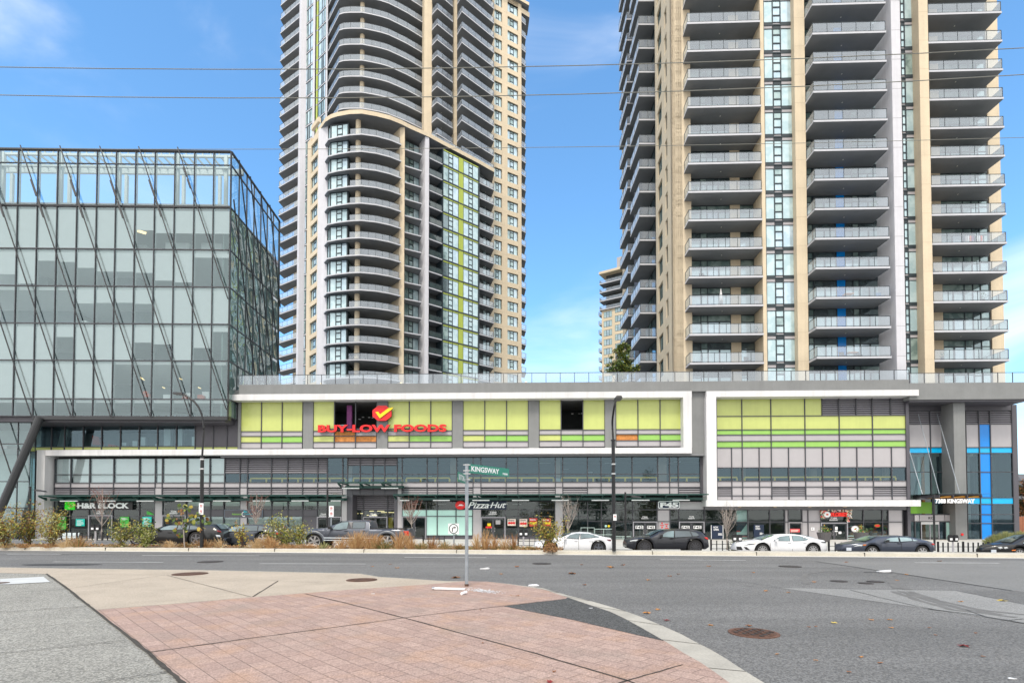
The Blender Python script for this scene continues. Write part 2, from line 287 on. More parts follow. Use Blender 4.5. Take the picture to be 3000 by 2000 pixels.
def pink_mat():
    m = bpy.data.materials.new('pink_stamped_concrete'); m.use_nodes = True; t = m.node_tree; b = t.nodes['Principled BSDF']; Ln = t.links.new
    b.inputs['Roughness'].default_value = 0.85
    g = t.nodes.new('ShaderNodeNewGeometry'); mp = t.nodes.new('ShaderNodeMapping')
    a, c = G(1276 - 1000 + 1, 1787, 0.05), G(531, 2000, 0.05); ang = math.atan2(c.y - a.y, c.x - a.x)
    mp.inputs['Rotation'].default_value = (0, 0, -ang); Ln(g.outputs['Position'], mp.inputs[0])
    br = t.nodes.new('ShaderNodeTexBrick'); br.inputs['Scale'].default_value = 1.0; br.inputs['Brick Width'].default_value = 0.30; br.inputs['Row Height'].default_value = 0.205
    br.inputs['Mortar Size'].default_value = 0.006; br.inputs['Mortar Smooth'].default_value = 0.6; br.inputs['Bias'].default_value = 0
    br.inputs['Color1'].default_value = (0.355, 0.245, 0.205, 1); br.inputs['Color2'].default_value = (0.425, 0.30, 0.25, 1); br.inputs['Mortar'].default_value = (0.19, 0.135, 0.11, 1)
    Ln(mp.outputs[0], br.inputs['Vector'])
    def noise(sc, d=5):
        n = t.nodes.new('ShaderNodeTexNoise'); n.inputs['Scale'].default_value = sc; n.inputs['Detail'].default_value = d; Ln(g.outputs['Position'], n.inputs['Vector']); return n
    def mixc(fac, c1, c2, mode='MIX'):
        x = t.nodes.new('ShaderNodeMix'); x.data_type = 'RGBA'; x.blend_type = mode
        if isinstance(fac, float): x.inputs[0].default_value = fac
        else: Ln(fac, x.inputs[0])
        Ln(c1, x.inputs[6])
        if isinstance(c2, tuple): x.inputs[7].default_value = c2
        else: Ln(c2, x.inputs[7])
        return x.outputs[2]
    def rng(s_, a0, a1, b0, b1):
        x = t.nodes.new('ShaderNodeMapRange'); Ln(s_, x.inputs[0]); x.inputs[1].default_value = a0; x.inputs[2].default_value = a1; x.inputs[3].default_value = b0; x.inputs[4].default_value = b1; return x.outputs[0]
    col = mixc(rng(noise(1.6).outputs[0], 0.5, 0.68, 0, 0.55), br.outputs[0], (0.43, 0.265, 0.175, 1))
    col = mixc(rng(noise(0.9, 3).outputs[0], 0.52, 0.72, 0, 0.5), col, (0.29, 0.235, 0.20, 1))
    n3 = noise(60, 2); v = t.nodes.new('ShaderNodeVectorMath'); v.operation = 'SCALE'; Ln(col, v.inputs[0]); Ln(rng(n3.outputs[0], 0.3, 0.7, 0.70, 1.28), v.inputs['Scale'])
    Ln(v.outputs[0], b.inputs['Base Color'])
    hh = t.nodes.new('ShaderNodeMath'); hh.operation = 'MULTIPLY_ADD'; Ln(br.outputs['Fac'], hh.inputs[0]); hh.inputs[1].default_value = -1.2; Ln(noise(45, 3).outputs[0], hh.inputs[2])
    bp = t.nodes.new('ShaderNodeBump'); bp.inputs['Strength'].default_value = 0.5; bp.inputs['Distance'].default_value = 0.012; Ln(hh.outputs[0], bp.inputs['Height']); Ln(bp.outputs[0], b.inputs['Normal'])
    return m
PINK = pink_mat()
def struct(mb, name): return tag(mb.build(name), kind='structure')
def seam(mb, pts, wd, z, m):
    pts = [Vector(p) for p in pts]; Lf, Rt = [], []
    for i, p in enumerate(pts):
        d = (pts[min(i + 1, len(pts) - 1)] - pts[max(i - 1, 0)]).normalized(); nrm = Vector((-d.y, d.x)); k = wd / 2 * (1 + rnd.uniform(-.25, .25)); Lf.append(p + nrm * k); Rt.append(p - nrm * k)
    for i in range(len(pts) - 1): mb.face([(*Rt[i], z), (*Rt[i + 1], z), (*Lf[i + 1], z), (*Lf[i], z)], m)
def sheet(pts, z, m, name):
    mb = MB(); A = sum(pts[i][0] * pts[(i + 1) % len(pts)][1] - pts[(i + 1) % len(pts)][0] * pts[i][1] for i in range(len(pts)))
    if A < 0: pts = pts[::-1]
    mb.face([(p[0], p[1], z) for p in pts], m); return struct(mb, name)
mb = MB(); mb.face([(-900, -300, -1.0), (900, -300, -1.0), (900, 1500, -1.0), (-900, 1500, -1.0)], mat('distant_ground', (0.20, 0.19, 0.165), 0.9, var=0.2, scale=0.05)); struct(mb, 'ground')
ka, kb_ = G(0, 1610.5), G(3000, 1633); KF = Fr((ka.x, ka.y), (kb_.x, kb_.y))
def kuv(p): q = Vector((p[0], p[1])) - KF.A; return q.dot(KF.U), q.dot(KF.V)
a_, b_ = KF.w(-90, 0, 0), KF.w(120, 0, 0)
sheet([(a_.x, a_.y), (b_.x, b_.y), (150, -60), (-100, -60)], 0.0, ASPH, 'road')
# far kerb with gutter, planting bed behind the left part, plain concrete top on the right
ub = kuv(G(1648, 1622))[0]
def kerb_profile(mb, u0, u1, back):
    P = [(0.0, 0.0), (-0.03, 0.125), (-0.07, 0.15), (-back, 0.15), (-back, -0.95)]
    for (v0, z0), (v1, z1) in zip(P, P[1:]): mb.face([KF.w(u0, v0, z0), KF.w(u1, v0, z0), KF.w(u1, v1, z1), KF.w(u0, v1, z1)], KERB)
mb = MB(); kerb_profile(mb, -90, ub, 0.34); kerb_profile(mb, ub, 120, 0.85)
u = -90.0
while u < 118:
    mb.box(KF, u, u + 0.022, -0.40, 0.004, 0.001, 0.1535, JOINT); u += 4.15
struct(mb, 'kerb')
mb = MB(); mb.face([KF.w(-90, 0.36, 0.004), KF.w(120, 0.36, 0.004), KF.w(120, 0, 0.006), KF.w(-90, 0, 0.006)], GUTT); struct(mb, 'gutter')
mb = MB(); n = 60
for i in range(n):
    for j, (v0, v1, z0, z1) in enumerate(((-0.34, -1.2, 0.12, 0.17), (-1.2, -2.5, 0.17, 0.12), (-2.5, -3.2, 0.12, 0.0), (-3.2, -3.3, 0.0, -0.9))):
        ua, uc = -90 + (ub + 90) * i / n, -90 + (ub + 90) * (i + 1) / n
        mb.face([KF.w(ua, v0, z0), KF.w(uc, v0, z0), KF.w(uc, v1, z1), KF.w(ua, v1, z1)], SOIL)
struct(mb, 'planting_bed')
def zf(X): return max(-0.78, min(0.02, -0.25 - 0.0168 * X))
VF = -17.0
mb = MB(); mb2 = MB(); n = 70
for i in range(n):
    u0, u1 = -90 + 210 * i / n, -90 + 210 * (i + 1) / n
    def zz(u_): return zf(KF.w(u_, 0, 0).x)
    mb.face([KF.w(u0, -0.8, zz(u0)), KF.w(u1, -0.8, zz(u1)), KF.w(u1, -9.5, zz(u1)), KF.w(u0, -9.5, zz(u0))], ASPH)
    for v0, v1, f0, f1 in ((-9.5, -9.52, 0, 1), (-9.52, -20, 1, 2), (-20, -70, 2, 2)):
        def h(f, u_): return zz(u_) if f == 0 else (zz(u_) * 0.75 - 0.10 if f == 1 else -0.72)
        mb2.face([KF.w(u0, v0, h(f0, u0)), KF.w(u1, v0, h(f0, u1)), KF.w(u1, v1, h(f1, u1)), KF.w(u0, v1, h(f1, u0))], CONC)
struct(mb, 'frontage_lane'); struct(mb2, 'pavement')
def zside(X, Y):
    u_, v_ = kuv((X, Y))
    if v_ > -9.5: return zf(KF.w(u_, 0, 0).x)
    h1 = zf(KF.w(u_, 0, 0).x) * 0.75 - 0.10; t = min(1, max(0, (-9.5 - v_) / 10.5)); return h1 * (1 - t) - 0.72 * t
# near corner pavement
ZS = 0.05
def P2(pts, s=2.352, ox=0, oy=1600, z=ZS): return [tuple(G(ox + x / s, oy + y / s, z)[:2]) for x, y in pts]
outer = P2([(0, 141), (500, 150), (1400, 160), (2352, 181)]) + P2([(130, 185), (200, 196), (260, 207), (480, 220), (720, 237), (1000, 240), (1160, 256), (1390, 288), (1560, 338), (1700, 372), (1800, 400), (1950, 445), (2050, 480), (2200, 542), (2352, 610)], ox=1000) + P2([(80, 655), (190, 710), (300, 775), (390, 835), (470, 885), (560, 941)], ox=2000)
outer += [(2.50, 4.4), (2.52, -40)]; L0 = (-100, outer[0][1] + 4)
inner = P2([(1160, 262), (1390, 296), (1540, 346), (1700, 400), (1850, 450), (1950, 497), (2050, 552), (2230, 655), (2352, 733)], ox=1000) + P2([(120, 800), (220, 868), (320, 941)], ox=2000) + [(2.05, 4.4), (2.07, -40)]
mb = MB(); pts = outer + [(-100, -40), L0]
mb.prism(pts, -0.05, ZS, AGG, AGG); struct(mb, 'pavement_corner')
kpoly = [q for q in outer if q[0] > inner[0][0] - 0.05 and q[1] < inner[0][1] + 0.4][0:]
mb = MB(); oo = outer[9:]; ii = inner
m_ = 40; KERBC = mat('corner_kerb_concrete', (0.40, 0.375, 0.325), 0.85, var=0.14, scale=1.5, fine=0.12, bscale=40, streak=0)
def resample(pl, n):
    d = [0]
    for a, b in zip(pl, pl[1:]): d.append(d[-1] + math.dist(a, b))
    out_ = []
    for i in range(n + 1):
        t = d[-1] * i / n; k = 0
        while k < len(d) - 2 and d[k + 1] < t: k += 1
        q = (t - d[k]) / (d[k + 1] - d[k]); out_.append((pl[k][0] + (pl[k + 1][0] - pl[k][0]) * q, pl[k][1] + (pl[k + 1][1] - pl[k][1]) * q))
    return out_
oo = [q for q in outer if q[0] > ii[0][0] - 1e-6]
oo2 = resample(oo[:-1], m_); ii2 = resample(ii[:-1], m_)
for a, b, c, d in zip(oo2, oo2[1:], ii2[1:], ii2): mb.face([(a[0], a[1], ZS + .006), (b[0], b[1], ZS + .006), (c[0], c[1], ZS + .006), (d[0], d[1], ZS + .006)], KERBC)
mb.face([(2.5, 4.4, ZS + .006), (2.52, -40, ZS + .006), (2.07, -40, ZS + .006), (2.05, 4.4, ZS + .006)], KERBC)
for i in range(4, m_, 6): a, b = oo2[i], ii2[i]; seam(mb, [a, b], .018, ZS + .0085, JOINT)
struct(mb, 'kerb_corner')
jl = [(320, 190), (470, 295), (560, 370), (650, 440), (840, 590), (1020, 735), (1140, 840), (1250, 941)]
J0 = P2(jl); je = (J0[-1][0] + (J0[-1][0] - J0[-3][0]) * 4, J0[-1][1] + (J0[-1][1] - J0[-3][1]) * 4)
beige = P2([(650, 440), (470, 295), (320, 190), (0, 182), (-700, 170), (-700, 146), (0, 145), (500, 154), (1400, 164), (2352, 185)]) + P2([(130, 189), (260, 211), (480, 224), (720, 240), (860, 240), (600, 262), (0, 303)], ox=1000) + P2([(1730, 352), (1300, 390)])
sheet(beige[::1], ZS + .004, BEIGE, 'pavement_beige')
pink = P2([(650, 440), (1300, 390), (1730, 352)]) + P2([(0, 303), (600, 262), (860, 240), (1000, 243)], ox=1000) + [q for q in inner] + [(je[0] + 2.0, -40), je] + J0[::-1][:-3]
sheet(pink, ZS + .008, PINK, 'pavement_pink')
sheet(P2([(1120, 415), (1540, 366), (1560, 354), (1700, 402), (1850, 452), (1950, 499), (2050, 554), (2225, 655), (2050, 617), (1600, 510)], ox=1000), ZS + .012, ASPHD, 'asphalt_patch')
sheet(P2([(0, 225), (300, 210), (345, 246), (60, 262), (0, 262)]), ZS + .010, mat('pale_patch', (0.55, 0.56, 0.55), 0.8, var=0.08), 'pavement_patch')
def dens(pts, n=8, j=0.006):
    o = []
    for a, b in zip(pts, pts[1:]):
        for i in range(n): t = i / n; o.append((a[0] + (b[0] - a[0]) * t + rnd.uniform(-j, j), a[1] + (b[1] - a[1]) * t + rnd.uniform(-j, j)))
    return o + [pts[-1]]
mb = MB()
seam(mb, dens(J0 + [je], 6), 0.045, ZS + .014, JOINT)
for pts, wd, ox in (([(650, 440), (1300, 390), (1730, 352)], .014, 0), ([(2100, 328), (2352, 385)], .022, 0), ([(0, 385), (430, 495), (1350, 745), (1970, 930), (2100, 975)], .022, 1000),
                    ([(1020, 735), (1700, 640), (2352, 555)], .022, 0), ([(0, 555), (430, 495), (1120, 412), (1540, 365)], .020, 1000), ([(2352, 820), (1970, 930), (1800, 985)], .016, 1000),
                    ([(470, 295), (1120, 200), (1440, 168)], .014, 0), ([(1150, 200), (1730, 350)], .014, 0), ([(1740, 350), (1915, 240)], .022, 0), ([(430, 190), (1150, 200), (1900, 238), (2352, 260)], .008, 0),
                    ([(0, 455), (590, 415)], .020, 0), ([(-600, 625), (0, 580), (720, 515)], .014, 0), ([(-600, 800), (0, 740), (870, 650)], .014, 0), ([(0, 1015), (680, 941), (1160, 868)], .014, 0), ([(50, 320), (460, 297)], .012, 0)):
    seam(mb, dens(P2(pts, ox=ox), 10, .004), wd, ZS + .014, JOINT)
struct(mb, 'pavement_joints')
# road surface pieces
def R2(pts, ox=0, z=0.0): return P2(pts, ox=ox, z=z)
sheet(R2([(670, 285), (1145, 294), (1880, 305), (2352, 400), (3600, 620), (3600, 900), (2352, 530), (1700, 430), (1180, 358)], 2000), 0.004, ASPHL, 'road_worn_wedge')
sheet(R2([(920, 103), (1450, 180), (2270, 305), (3600, 480), (4200, 130), (2352, 100)], 2000), 0.004, ASPHM, 'road_worn_lane')
mb = MB()
for pts, wd, ox, m in (([(920, 103), (1450, 180), (2270, 305)], .05, 2000, TAR), ([(600, 98), (920, 103)], .03, 2000, TAR), ([(1250, 178), (1460, 181)], .09, 2000, TAR), ([(400, 275), (670, 285), (1880, 305), (2352, 400)], .02, 2000, TAR),
                       ([(1690, 430), (2000, 470), (2352, 530)], .035, 2000, TAR), ([(1950, 437), (2100, 490), (2250, 510), (2352, 500)], .02, 2000, TAR), ([(1150, 300), (1350, 350), (1600, 410), (1720, 432)], .02, 2000, TAR), ([(0, 205), (200, 215), (650, 280)], .015, 2000, TAR),
                       ([(0, 60), (700, 55), (1300, 62), (2300, 70)], .02, 0, TAR), ([(1400, 60), (2352, 66)], .02, 0, TAR), ([(0, 76), (900, 84), (2352, 92)], .03, 1000, TAR), ([(0, 56), (450, 58), (470, 60)], .03, 0, TAR)):
    seam(mb, dens(R2(pts, ox), 8, .008), wd, 0.008 + .0004 * len(mb.f) / 40, m)
for k, (pts, ox) in enumerate((([(860, 260), (830, 225), (850, 190), (960, 172), (1150, 172)], 2000), ([(1480, 290), (1430, 240), (1430, 205), (1470, 185)], 2000), ([(1560, 300), (1480, 260), (1440, 215)], 2000),                                ([(1450, 310), (1620, 370), (1850, 435), (2300, 490)], 2000), ([(1560, 310), (1750, 372), (2050, 440), (2352, 470)], 2000), ([(1500, 308), (1680, 368), (1950, 436), (2200, 470)], 2000), ([(0, 55), (1500, 48)], 0))):
    seam(mb, dens(R2(pts, ox), 6, .02), .14, 0.0045 + .0005 * k, TYRE)
struct(mb, 'road_seams')
for x0, x1, y0, y1 in ((417, 760, 1626.3, 1627.3), (761, 1072, 1650.6, 1651.6), (157, 478, 1645.4, 1646.6), (1185, 1425, 1632, 1633), (1935, 2185, 1639, 1641), (2680, 2927, 1647.8, 1649), (20, 180, 1622.5, 1623.2), (-400, -150, 1643, 1644), (3060, 3300, 1652, 1654)):
    a, b = G(x0, y0), G(x1, y1); mb = MB(); seam(mb, dens([(a.x, a.y), (b.x, b.y)], 6, .004), .10, .010, LINEW); tag(mb.build('lane_marking'), kind='structure')
def cover(px, py, hw, m, z, grid=False, name='manhole_cover', label='', group=None):
    c = G(px, py, z); r = hw / F * c.y; t = thing(name, label, 'manhole cover', c, group); mb = MB(); n = 28
    mb.prism([(c.x + r * math.cos(2 * math.pi * i / n), c.y + r * math.sin(2 * math.pi * i / n)) for i in range(n)], z, z + .012, m); mb.build('frame', t)
    mb = MB(); r2 = r * .86; mm = IRON if grid else m
    mb.prism([(c.x + r2 * math.cos(2 * math.pi * i / n), c.y + r2 * math.sin(2 * math.pi * i / n)) for i in range(n)], z + .0125, z + .016, mm)
    if grid:
        k = 7; s_ = 2 * r2 / k
        for i in range(k):
            for j in range(k):
                x, y = c.x - r2 + s_ * (i + .5), c.y - r2 + s_ * (j + .5)
                if math.hypot(x - c.x, y - c.y) < r2 * .86: mb.abox(x - s_ * .32, x + s_ * .32, y - s_ * .32, y + s_ * .32, z + .0165, z + .024, IROND if (i + j) % 2 else IRON)
    mb.build('lid', t)
cover(2208, 1854, 70, IRONR, 0.0, True, label='large rusty round manhole cover with square studs in the near road')
for a in ((1587, 1650.5, 28, IROND, 'dark manhole cover in the road behind the street name pole'), (2315, 1658.8, 31, IROND, 'dark manhole cover in the road in front of the white saloon car'),
          (2457, 1702, 23, IROND, 'left one of three small covers near the pale road wedge'), (2565, 1703.5, 23, IROND, 'right one of three small covers near the pale road wedge'), (2536, 1708, 20, IROND, 'middle and nearest of three small covers near the pale road wedge'), (616, 1645, 34, IROND, 'dark manhole cover in the road left of the long lane line')):
    cover(a[0], a[1], a[2], a[3], 0.0, label=a[4])
cover(557, 1680.5, 47, IRON, ZS + .004, label='brown round cover in the beige pavement'); cover(1060, 1698.3, 44, IRON, ZS + .004, label='brown round cover in the beige pavement left of the street name pole')
cover(2, 1707.5, 20, IRON, ZS + .004, label='brown cover in the pale patch of pavement')
c = G(176, 1653.5); mb = MB(); mb.face([(c.x + 1.3 * math.cos(t / 3) * (1 + .1 * math.sin(t)), c.y + .35 * math.sin(t / 3), .006) for t in range(19)], TAR); struct(mb, 'tar_patch')
c = G(600, 1622); mb = MB(); mb.face([(c.x + 2.2 * math.cos(t / 3), c.y + .22 * math.sin(t / 3), .005) for t in range(19)], TYRE); struct(mb, 'tar_patch')
# fallen leaves and litter
LEAFM = [mat('leaf_brown', (0.25, 0.10, 0.035), 0.8), mat('leaf_orange', (0.45, 0.20, 0.05), 0.8), mat('leaf_red', (0.22, 0.03, 0.03), 0.8), mat('leaf_yellow', (0.55, 0.42, 0.10), 0.8)]
def leaf(px, py, s, m, z=0.0, label=None, group='fallen leaves on the road'):
    c = G(px, py, z); mb = MB(); a0 = rnd.uniform(0, 6); n = 9; ring = []
    for i in range(n * 2):
        r = s * (1 if i % 2 == 0 else .45) * rnd.uniform(.7, 1.1); a = a0 + math.pi * i / n; ring.append((c.x + r * math.cos(a), c.y + r * math.sin(a), z + .006 + rnd.uniform(0, s * .35)))
    for i in range(n * 2): mb.face([(c.x, c.y, z + .014), ring[i], ring[(i + 1) % (n * 2)]], m)
    o = mb.build('fallen_leaf', loc=c); tag(o, label or 'small dry fallen leaf lying on the grey road', 'leaf', group)
for x, y, s, k, l in ((195, 545, .05, 1, 'crumpled brown leaf at the left of the near manhole cover'), (455, 550, .06, 0, 'brown leaf touching the back edge of the near manhole cover'), (1040, 528, .06, 3, 'pale yellow green leaf lying alone on the near road'), (1940, 690, .085, 2, 'dark red leaf lying on the near road at the right'), (2205, 377, .09, 3, 'yellow leaf lying on the seam of the pale road'), (870, 557, .03, 0, None), (918, 553, .03, 0, None), (1300, 508, .05, 1, None), (1428, 508, .05, 1, None), (1437, 563, .04, 1, None), (1700, 562, .03, 0, None), (1910, 382, .06, 1, None),
                   (573, 308, .06, 1, None), (727, 318, .05, 1, None), (648, 745, .03, 1, None), (918, 787, .03, 1, None), (1145, 868, .035, 0, None), (1360, 805, .035, 0, None), (1230, 765, .035, 1, None), (2070, 762, .035, 0, None), (2020, 598, .025, 0, None), (1745, 613, .03, 0, None), (180, 138, .09, 1, None), (485, 182, .07, 1, None), (905, 247, .07, 1, None), (1475, 235, .06, 1, None), (1540, 195, .07, 1, None), (1130, 110, .08, 0, None), (1770, 103, .10, 0, None)):
    leaf(2000 + x / 2.352, 1600 + y / 2.352, s, LEAFM[k], 0.0, l)
for x, y, s, k in ((385, 150, .09, 1), (790, 218, .17, 0), (1210, 142, .1, 0), (1590, 191, .16, 0), (1855, 147, .14, 1), (2115, 233, .07, 1), (1675, 267, .07, 0), (2105, 462, .08, 1), (2180, 437, .06, 1), (2240, 512, .06, 2), (337, 125, .07, 0), (1100, 192, .07, 1), (1655, 128, .08, 0), (1940, 130, .1, 0), (2265, 207, .08, 0), (213, 140, .07, 1), (2322, 192, .06, 0)):
    leaf(1000 + x / 2.352, 1600 + y / 2.352, s, LEAFM[k])
for x, y, s, k, z in ((1213, 342, .05, 0, ZS + .008), (958, 437, .03, 0, ZS + .008), (975, 667, .02, 0, ZS + .008), (1435, 938, .05, 2, ZS + .008), (1465, 865, .035, 0, ZS + .008), (408, 357, .02, 0, ZS + .008), (1170, 337, .03, 1, ZS + .008)):
    leaf(1000 + x / 2.352, 1600 + y / 2.352, s, LEAFM[k], z, 'small dry leaf lying on the pink stamped pavement', 'fallen leaves on the pink pavement')
WL = mat('white_plastic', (0.82, 0.82, 0.84), 0.4, var=0.03)
a, b = G(1273, 1723, ZS + .04), G(1361, 1725, ZS + .04); t = thing('broken_tube', 'broken white fluorescent tube lying at the foot of the street name pole', 'tube', a)
mb = MB(); mb.tube([a, b], .028, WL, 10); mb.build('glass_tube', t); mb = MB(); mb.tube([a - (b - a).normalized() * .05, a], .030, GALV2, 10); mb.build('end_cap', t)
a, b = G(1352, 1738, ZS + .04), G(1366, 1733, ZS + .05); mb = MB(); mb.tube([a, b], .03, WL, 8); tag(mb.build('tube_fragment', loc=a), 'short white piece of broken tube below the street name pole', 'tube')
mb = MB(); c = G(1420, 1730, ZS)
for i in range(420):
    q = rnd.gauss(0, 1); x = 1415 + q * 26; y = 1729.5 + q * 2.8 + rnd.gauss(0, 2.6); p = G(x, y, ZS + .010); r = rnd.uniform(.006, .03); a0 = rnd.uniform(0, 6)
    mb.face([(p.x + r * math.cos(a0 + k * 2.1), p.y + r * math.sin(a0 + k * 2.1), ZS + .0095 + rnd.uniform(0, .006)) for k in range(3)], WL)
tag(mb.build('glass_crumbs', loc=c), kind='stuff')
for x, y, s, z, l in ((1563, 1716, .10, 0, 'torn white litter on the road just right of the pavement edge'), (1419, 1666.3, .13, 0, 'flat white paper on the road behind the street name pole'), (2591, 1674.6, .17, 0, 'white crushed carton on the road by the tar seam'), (1093, 1739, .03, ZS + .008, 'small white bottle cap on the pink pavement'), (1731, 1781, .03, ZS + .012, 'white ring shaped litter on the dark asphalt patch'), (2967, 1988, .035, 0, 'small white litter at the bottom right of the near road')):
    c = G(x, y, z); mb = MB(); n = 7
    top = [(c.x + s * (1 + .4 * rnd.random()) * math.cos(6.283 * i / n), c.y + s * .6 * math.sin(6.283 * i / n), z + s * rnd.uniform(.15, .4)) for i in range(n)]
    for i in range(n): mb.face([(c.x, c.y, z + s * .3), top[i], top[(i + 1) % n]], WL); mb.face([top[i], (top[i][0], top[i][1], z + .005), (top[(i + 1) % n][0], top[(i + 1) % n][1], z + .005), top[(i + 1) % n]], WL)
    tag(mb.build('paper_litter', loc=c), l, 'litter')
# ------------------------------------------------------------------ shopping podium
PF = Fr((-60, 56.92), (60, 53.08))
def PU(px, v=0.0, py=1400): return PF.u(px, v, py)
def PZ(py, v=0.0, px=1500): return PF.z(py, v, px)
pod = thing('shopping_podium', 'long three storey shop block with lime glass panels and white frames', 'building', PF.w(60, 0, -0.75))
HM = 0.045
def louver(mb, fr, u0, u1, z0, z1, v, m=LOUV, step=0.19):
    mb.rect(fr, u0, u1, z0, z1, v - .14, DARKP); n = max(2, int((z1 - z0) / step)); s = (z1 - z0) / n
    for i in range(n):
        a = z0 + s * i; mb.face([fr.w(u0, v - .10, a + s * .75), fr.w(u1, v - .10, a + s * .75), fr.w(u1, v - .01, a + s * .12), fr.w(u0, v - .01, a + s * .12)], m)
def fill(mb, fr, k, u0, u1, z0, z1, v):
    M = {'L': LIME, 'g': LGRN, 'P': PALE, 'D': DARKP, 'F': BLINDG, 'b': BLUE, 'c': LBLUE, 'W': WHITEC}
    if k in M: mb.rect(fr, u0, u1, z0, z1, v - .03, M[k])
    elif k == 'V': louver(mb, fr, u0, u1, z0, z1, v)
    elif k == 'Y': mb.rect(fr, u0, u1, z0, z1, v - .06, PLY)
    elif k == 'G': mb.rect(fr, u0, u1, z0, z1, v - .05, G_SHOP)
    elif k == 'K': mb.rect(fr, u0, u1, z0, z1, v - .05, G_PARK)
    elif k == 'B': mb.rect(fr, u0, u1, z0, z1, v - .05, G_OFF); mb.rect(fr, u0 + .04, u1 - .04, z0, z1, v - .22, BLIND)
    elif k == 'H': mb.rect(fr, u0, u1, z0, z1, v - .05, G_SHOP); mb.rect(fr, u0 + .04, u1 - .04, z0 + (z1 - z0) * .45, z1, v - .25, BLINDS)
    elif k == 'S':
        mb.rect(fr, u0, u1, z0, z1, v - .05, G_OFF); n = int((z1 - z0) / .1)
        for i in range(n): a = z0 + (z1 - z0) * i / n; mb.face([fr.w(u0 + .03, v - .24, a), fr.w(u1 - .03, v - .24, a), fr.w(u1 - .03, v - .20, a + .085), fr.w(u0 + .03, v - .20, a + .085)], BLINDS)
    elif k == 'O': pass
def wincol(root, fr, u0, u1, rows, v=0.0, name='window', m=MULL, hm=HM, dv=.10):
    mb = MB(); mb.box(fr, u0, u0 + hm, v - .1, v + dv * .5, rows[0][0], rows[-1][1], m); mb.box(fr, u1 - hm, u1, v - .1, v + dv * .5, rows[0][0], rows[-1][1], m)
    for i, (z0, z1, k) in enumerate(rows):
        mb.box(fr, u0 + hm, u1 - hm, v - .098, v + dv * .45, z0 - (0 if i == 0 else hm * .8), z0 + hm * .8, m)
        fill(mb, fr, k, u0 + hm, u1 - hm, z0 + hm * .8, z1 - hm * .8, v)
    mb.box(fr, u0 + hm, u1 - hm, v - .098, v + dv * .45, rows[-1][1] - hm * .8, rows[-1][1], m)
    return mb.build(name, root)
def rows_(ys, kinds, px, v=0.0, fr=PF):
    """ys from top to bottom in picture -> list bottom to top"""
    z = [fr.z(y, v, px) for y in ys]; r = [(z[i + 1], z[i], kinds[i]) for i in range(len(kinds))]; return r[::-1]
zt = PZ(1121.5, .9, 1400); zg = -0.95
# structural walls, slabs and rooms
ul, ur = PU(108), PU(2663)
zs1, zs2, zs3 = PZ(1447, 0, 1200), PZ(1336, 0, 1500), PZ(1170, 0, 1500)
mb = MB()
mb.box(PF, ul, ur, -30, -.3, zs1 - .05, zs1 + .25, SOFFIT)          # floor above shops
mb.box(PF, ul, ur, -30, -.3, PZ(1330, 0, 1500), PZ(1316, 0, 1500), SOFFIT)
mb.build('floor_slab', pod)
mb = MB(); mb.box(PF, PU(700, -.3), ur, -30, -.3, zs3, zt - .25, STUCCO); mb.build('roof', pod)
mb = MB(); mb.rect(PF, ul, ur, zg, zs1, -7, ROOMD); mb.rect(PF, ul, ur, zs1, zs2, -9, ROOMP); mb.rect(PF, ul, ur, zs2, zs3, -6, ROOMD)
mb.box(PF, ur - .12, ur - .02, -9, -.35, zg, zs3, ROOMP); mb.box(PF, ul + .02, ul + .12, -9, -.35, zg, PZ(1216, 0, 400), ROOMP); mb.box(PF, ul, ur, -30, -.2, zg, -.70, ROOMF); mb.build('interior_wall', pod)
mb = MB()
for px0, px1 in ((697, 705), (888, 917), (1104.5, 1135.5), (1325.5, 1356), (1548.5, 1579), (1772.5, 1803.5)):
    mb.box(PF, PU(px0, .1, 1240), PU(px1, .1, 1240), -.3, .10, PZ(1314, 0, px0), PZ(1171, 0, px0), STUCCO)
mb.box(PF, PU(2000, .1, 1240), PU(2090, .1, 1240), -.3, .55, PZ(1331, .5, 2040), zt - .05, STUCCO)
mb.box(PF, PU(700, .92, 1140), PU(2664, .92, 1140), -.3, .92, PZ(1150, .95, 1400), zt, STUCCO)
mb.box(PF, PU(677, .6, 1160), PU(700, .92, 1140), -.3, .5, PZ(1150, .95, 700), PZ(1140, .95, 700), STUCCO)
mb.box(PF, PU(655), PU(2064), -.3, .60, PZ(1336, .6, 1500), PZ(1330, .9, 1500) + .02, SOFFIT)
mb.box(PF, PU(2655, .08, 1300), PU(2664, .08, 1300), -2.4, .10, zg, PZ(1165, 0, 2650), DARKP)
mb.box(PF, PU(2064), PU(2655), -.3, -.02, PZ(1493, 0, 2300), PZ(1480, .9, 2300), SOFFIT)
mb.build('wall', pod)
def wframe(pieces):
    mb = MB()
    for u0, u1, v0, v1, z0, z1 in pieces: mb.box(PF, u0, u1, v0, v1, z0, z1, WHITE)
    return mb.build('white_frame', pod)
V1 = 1.0
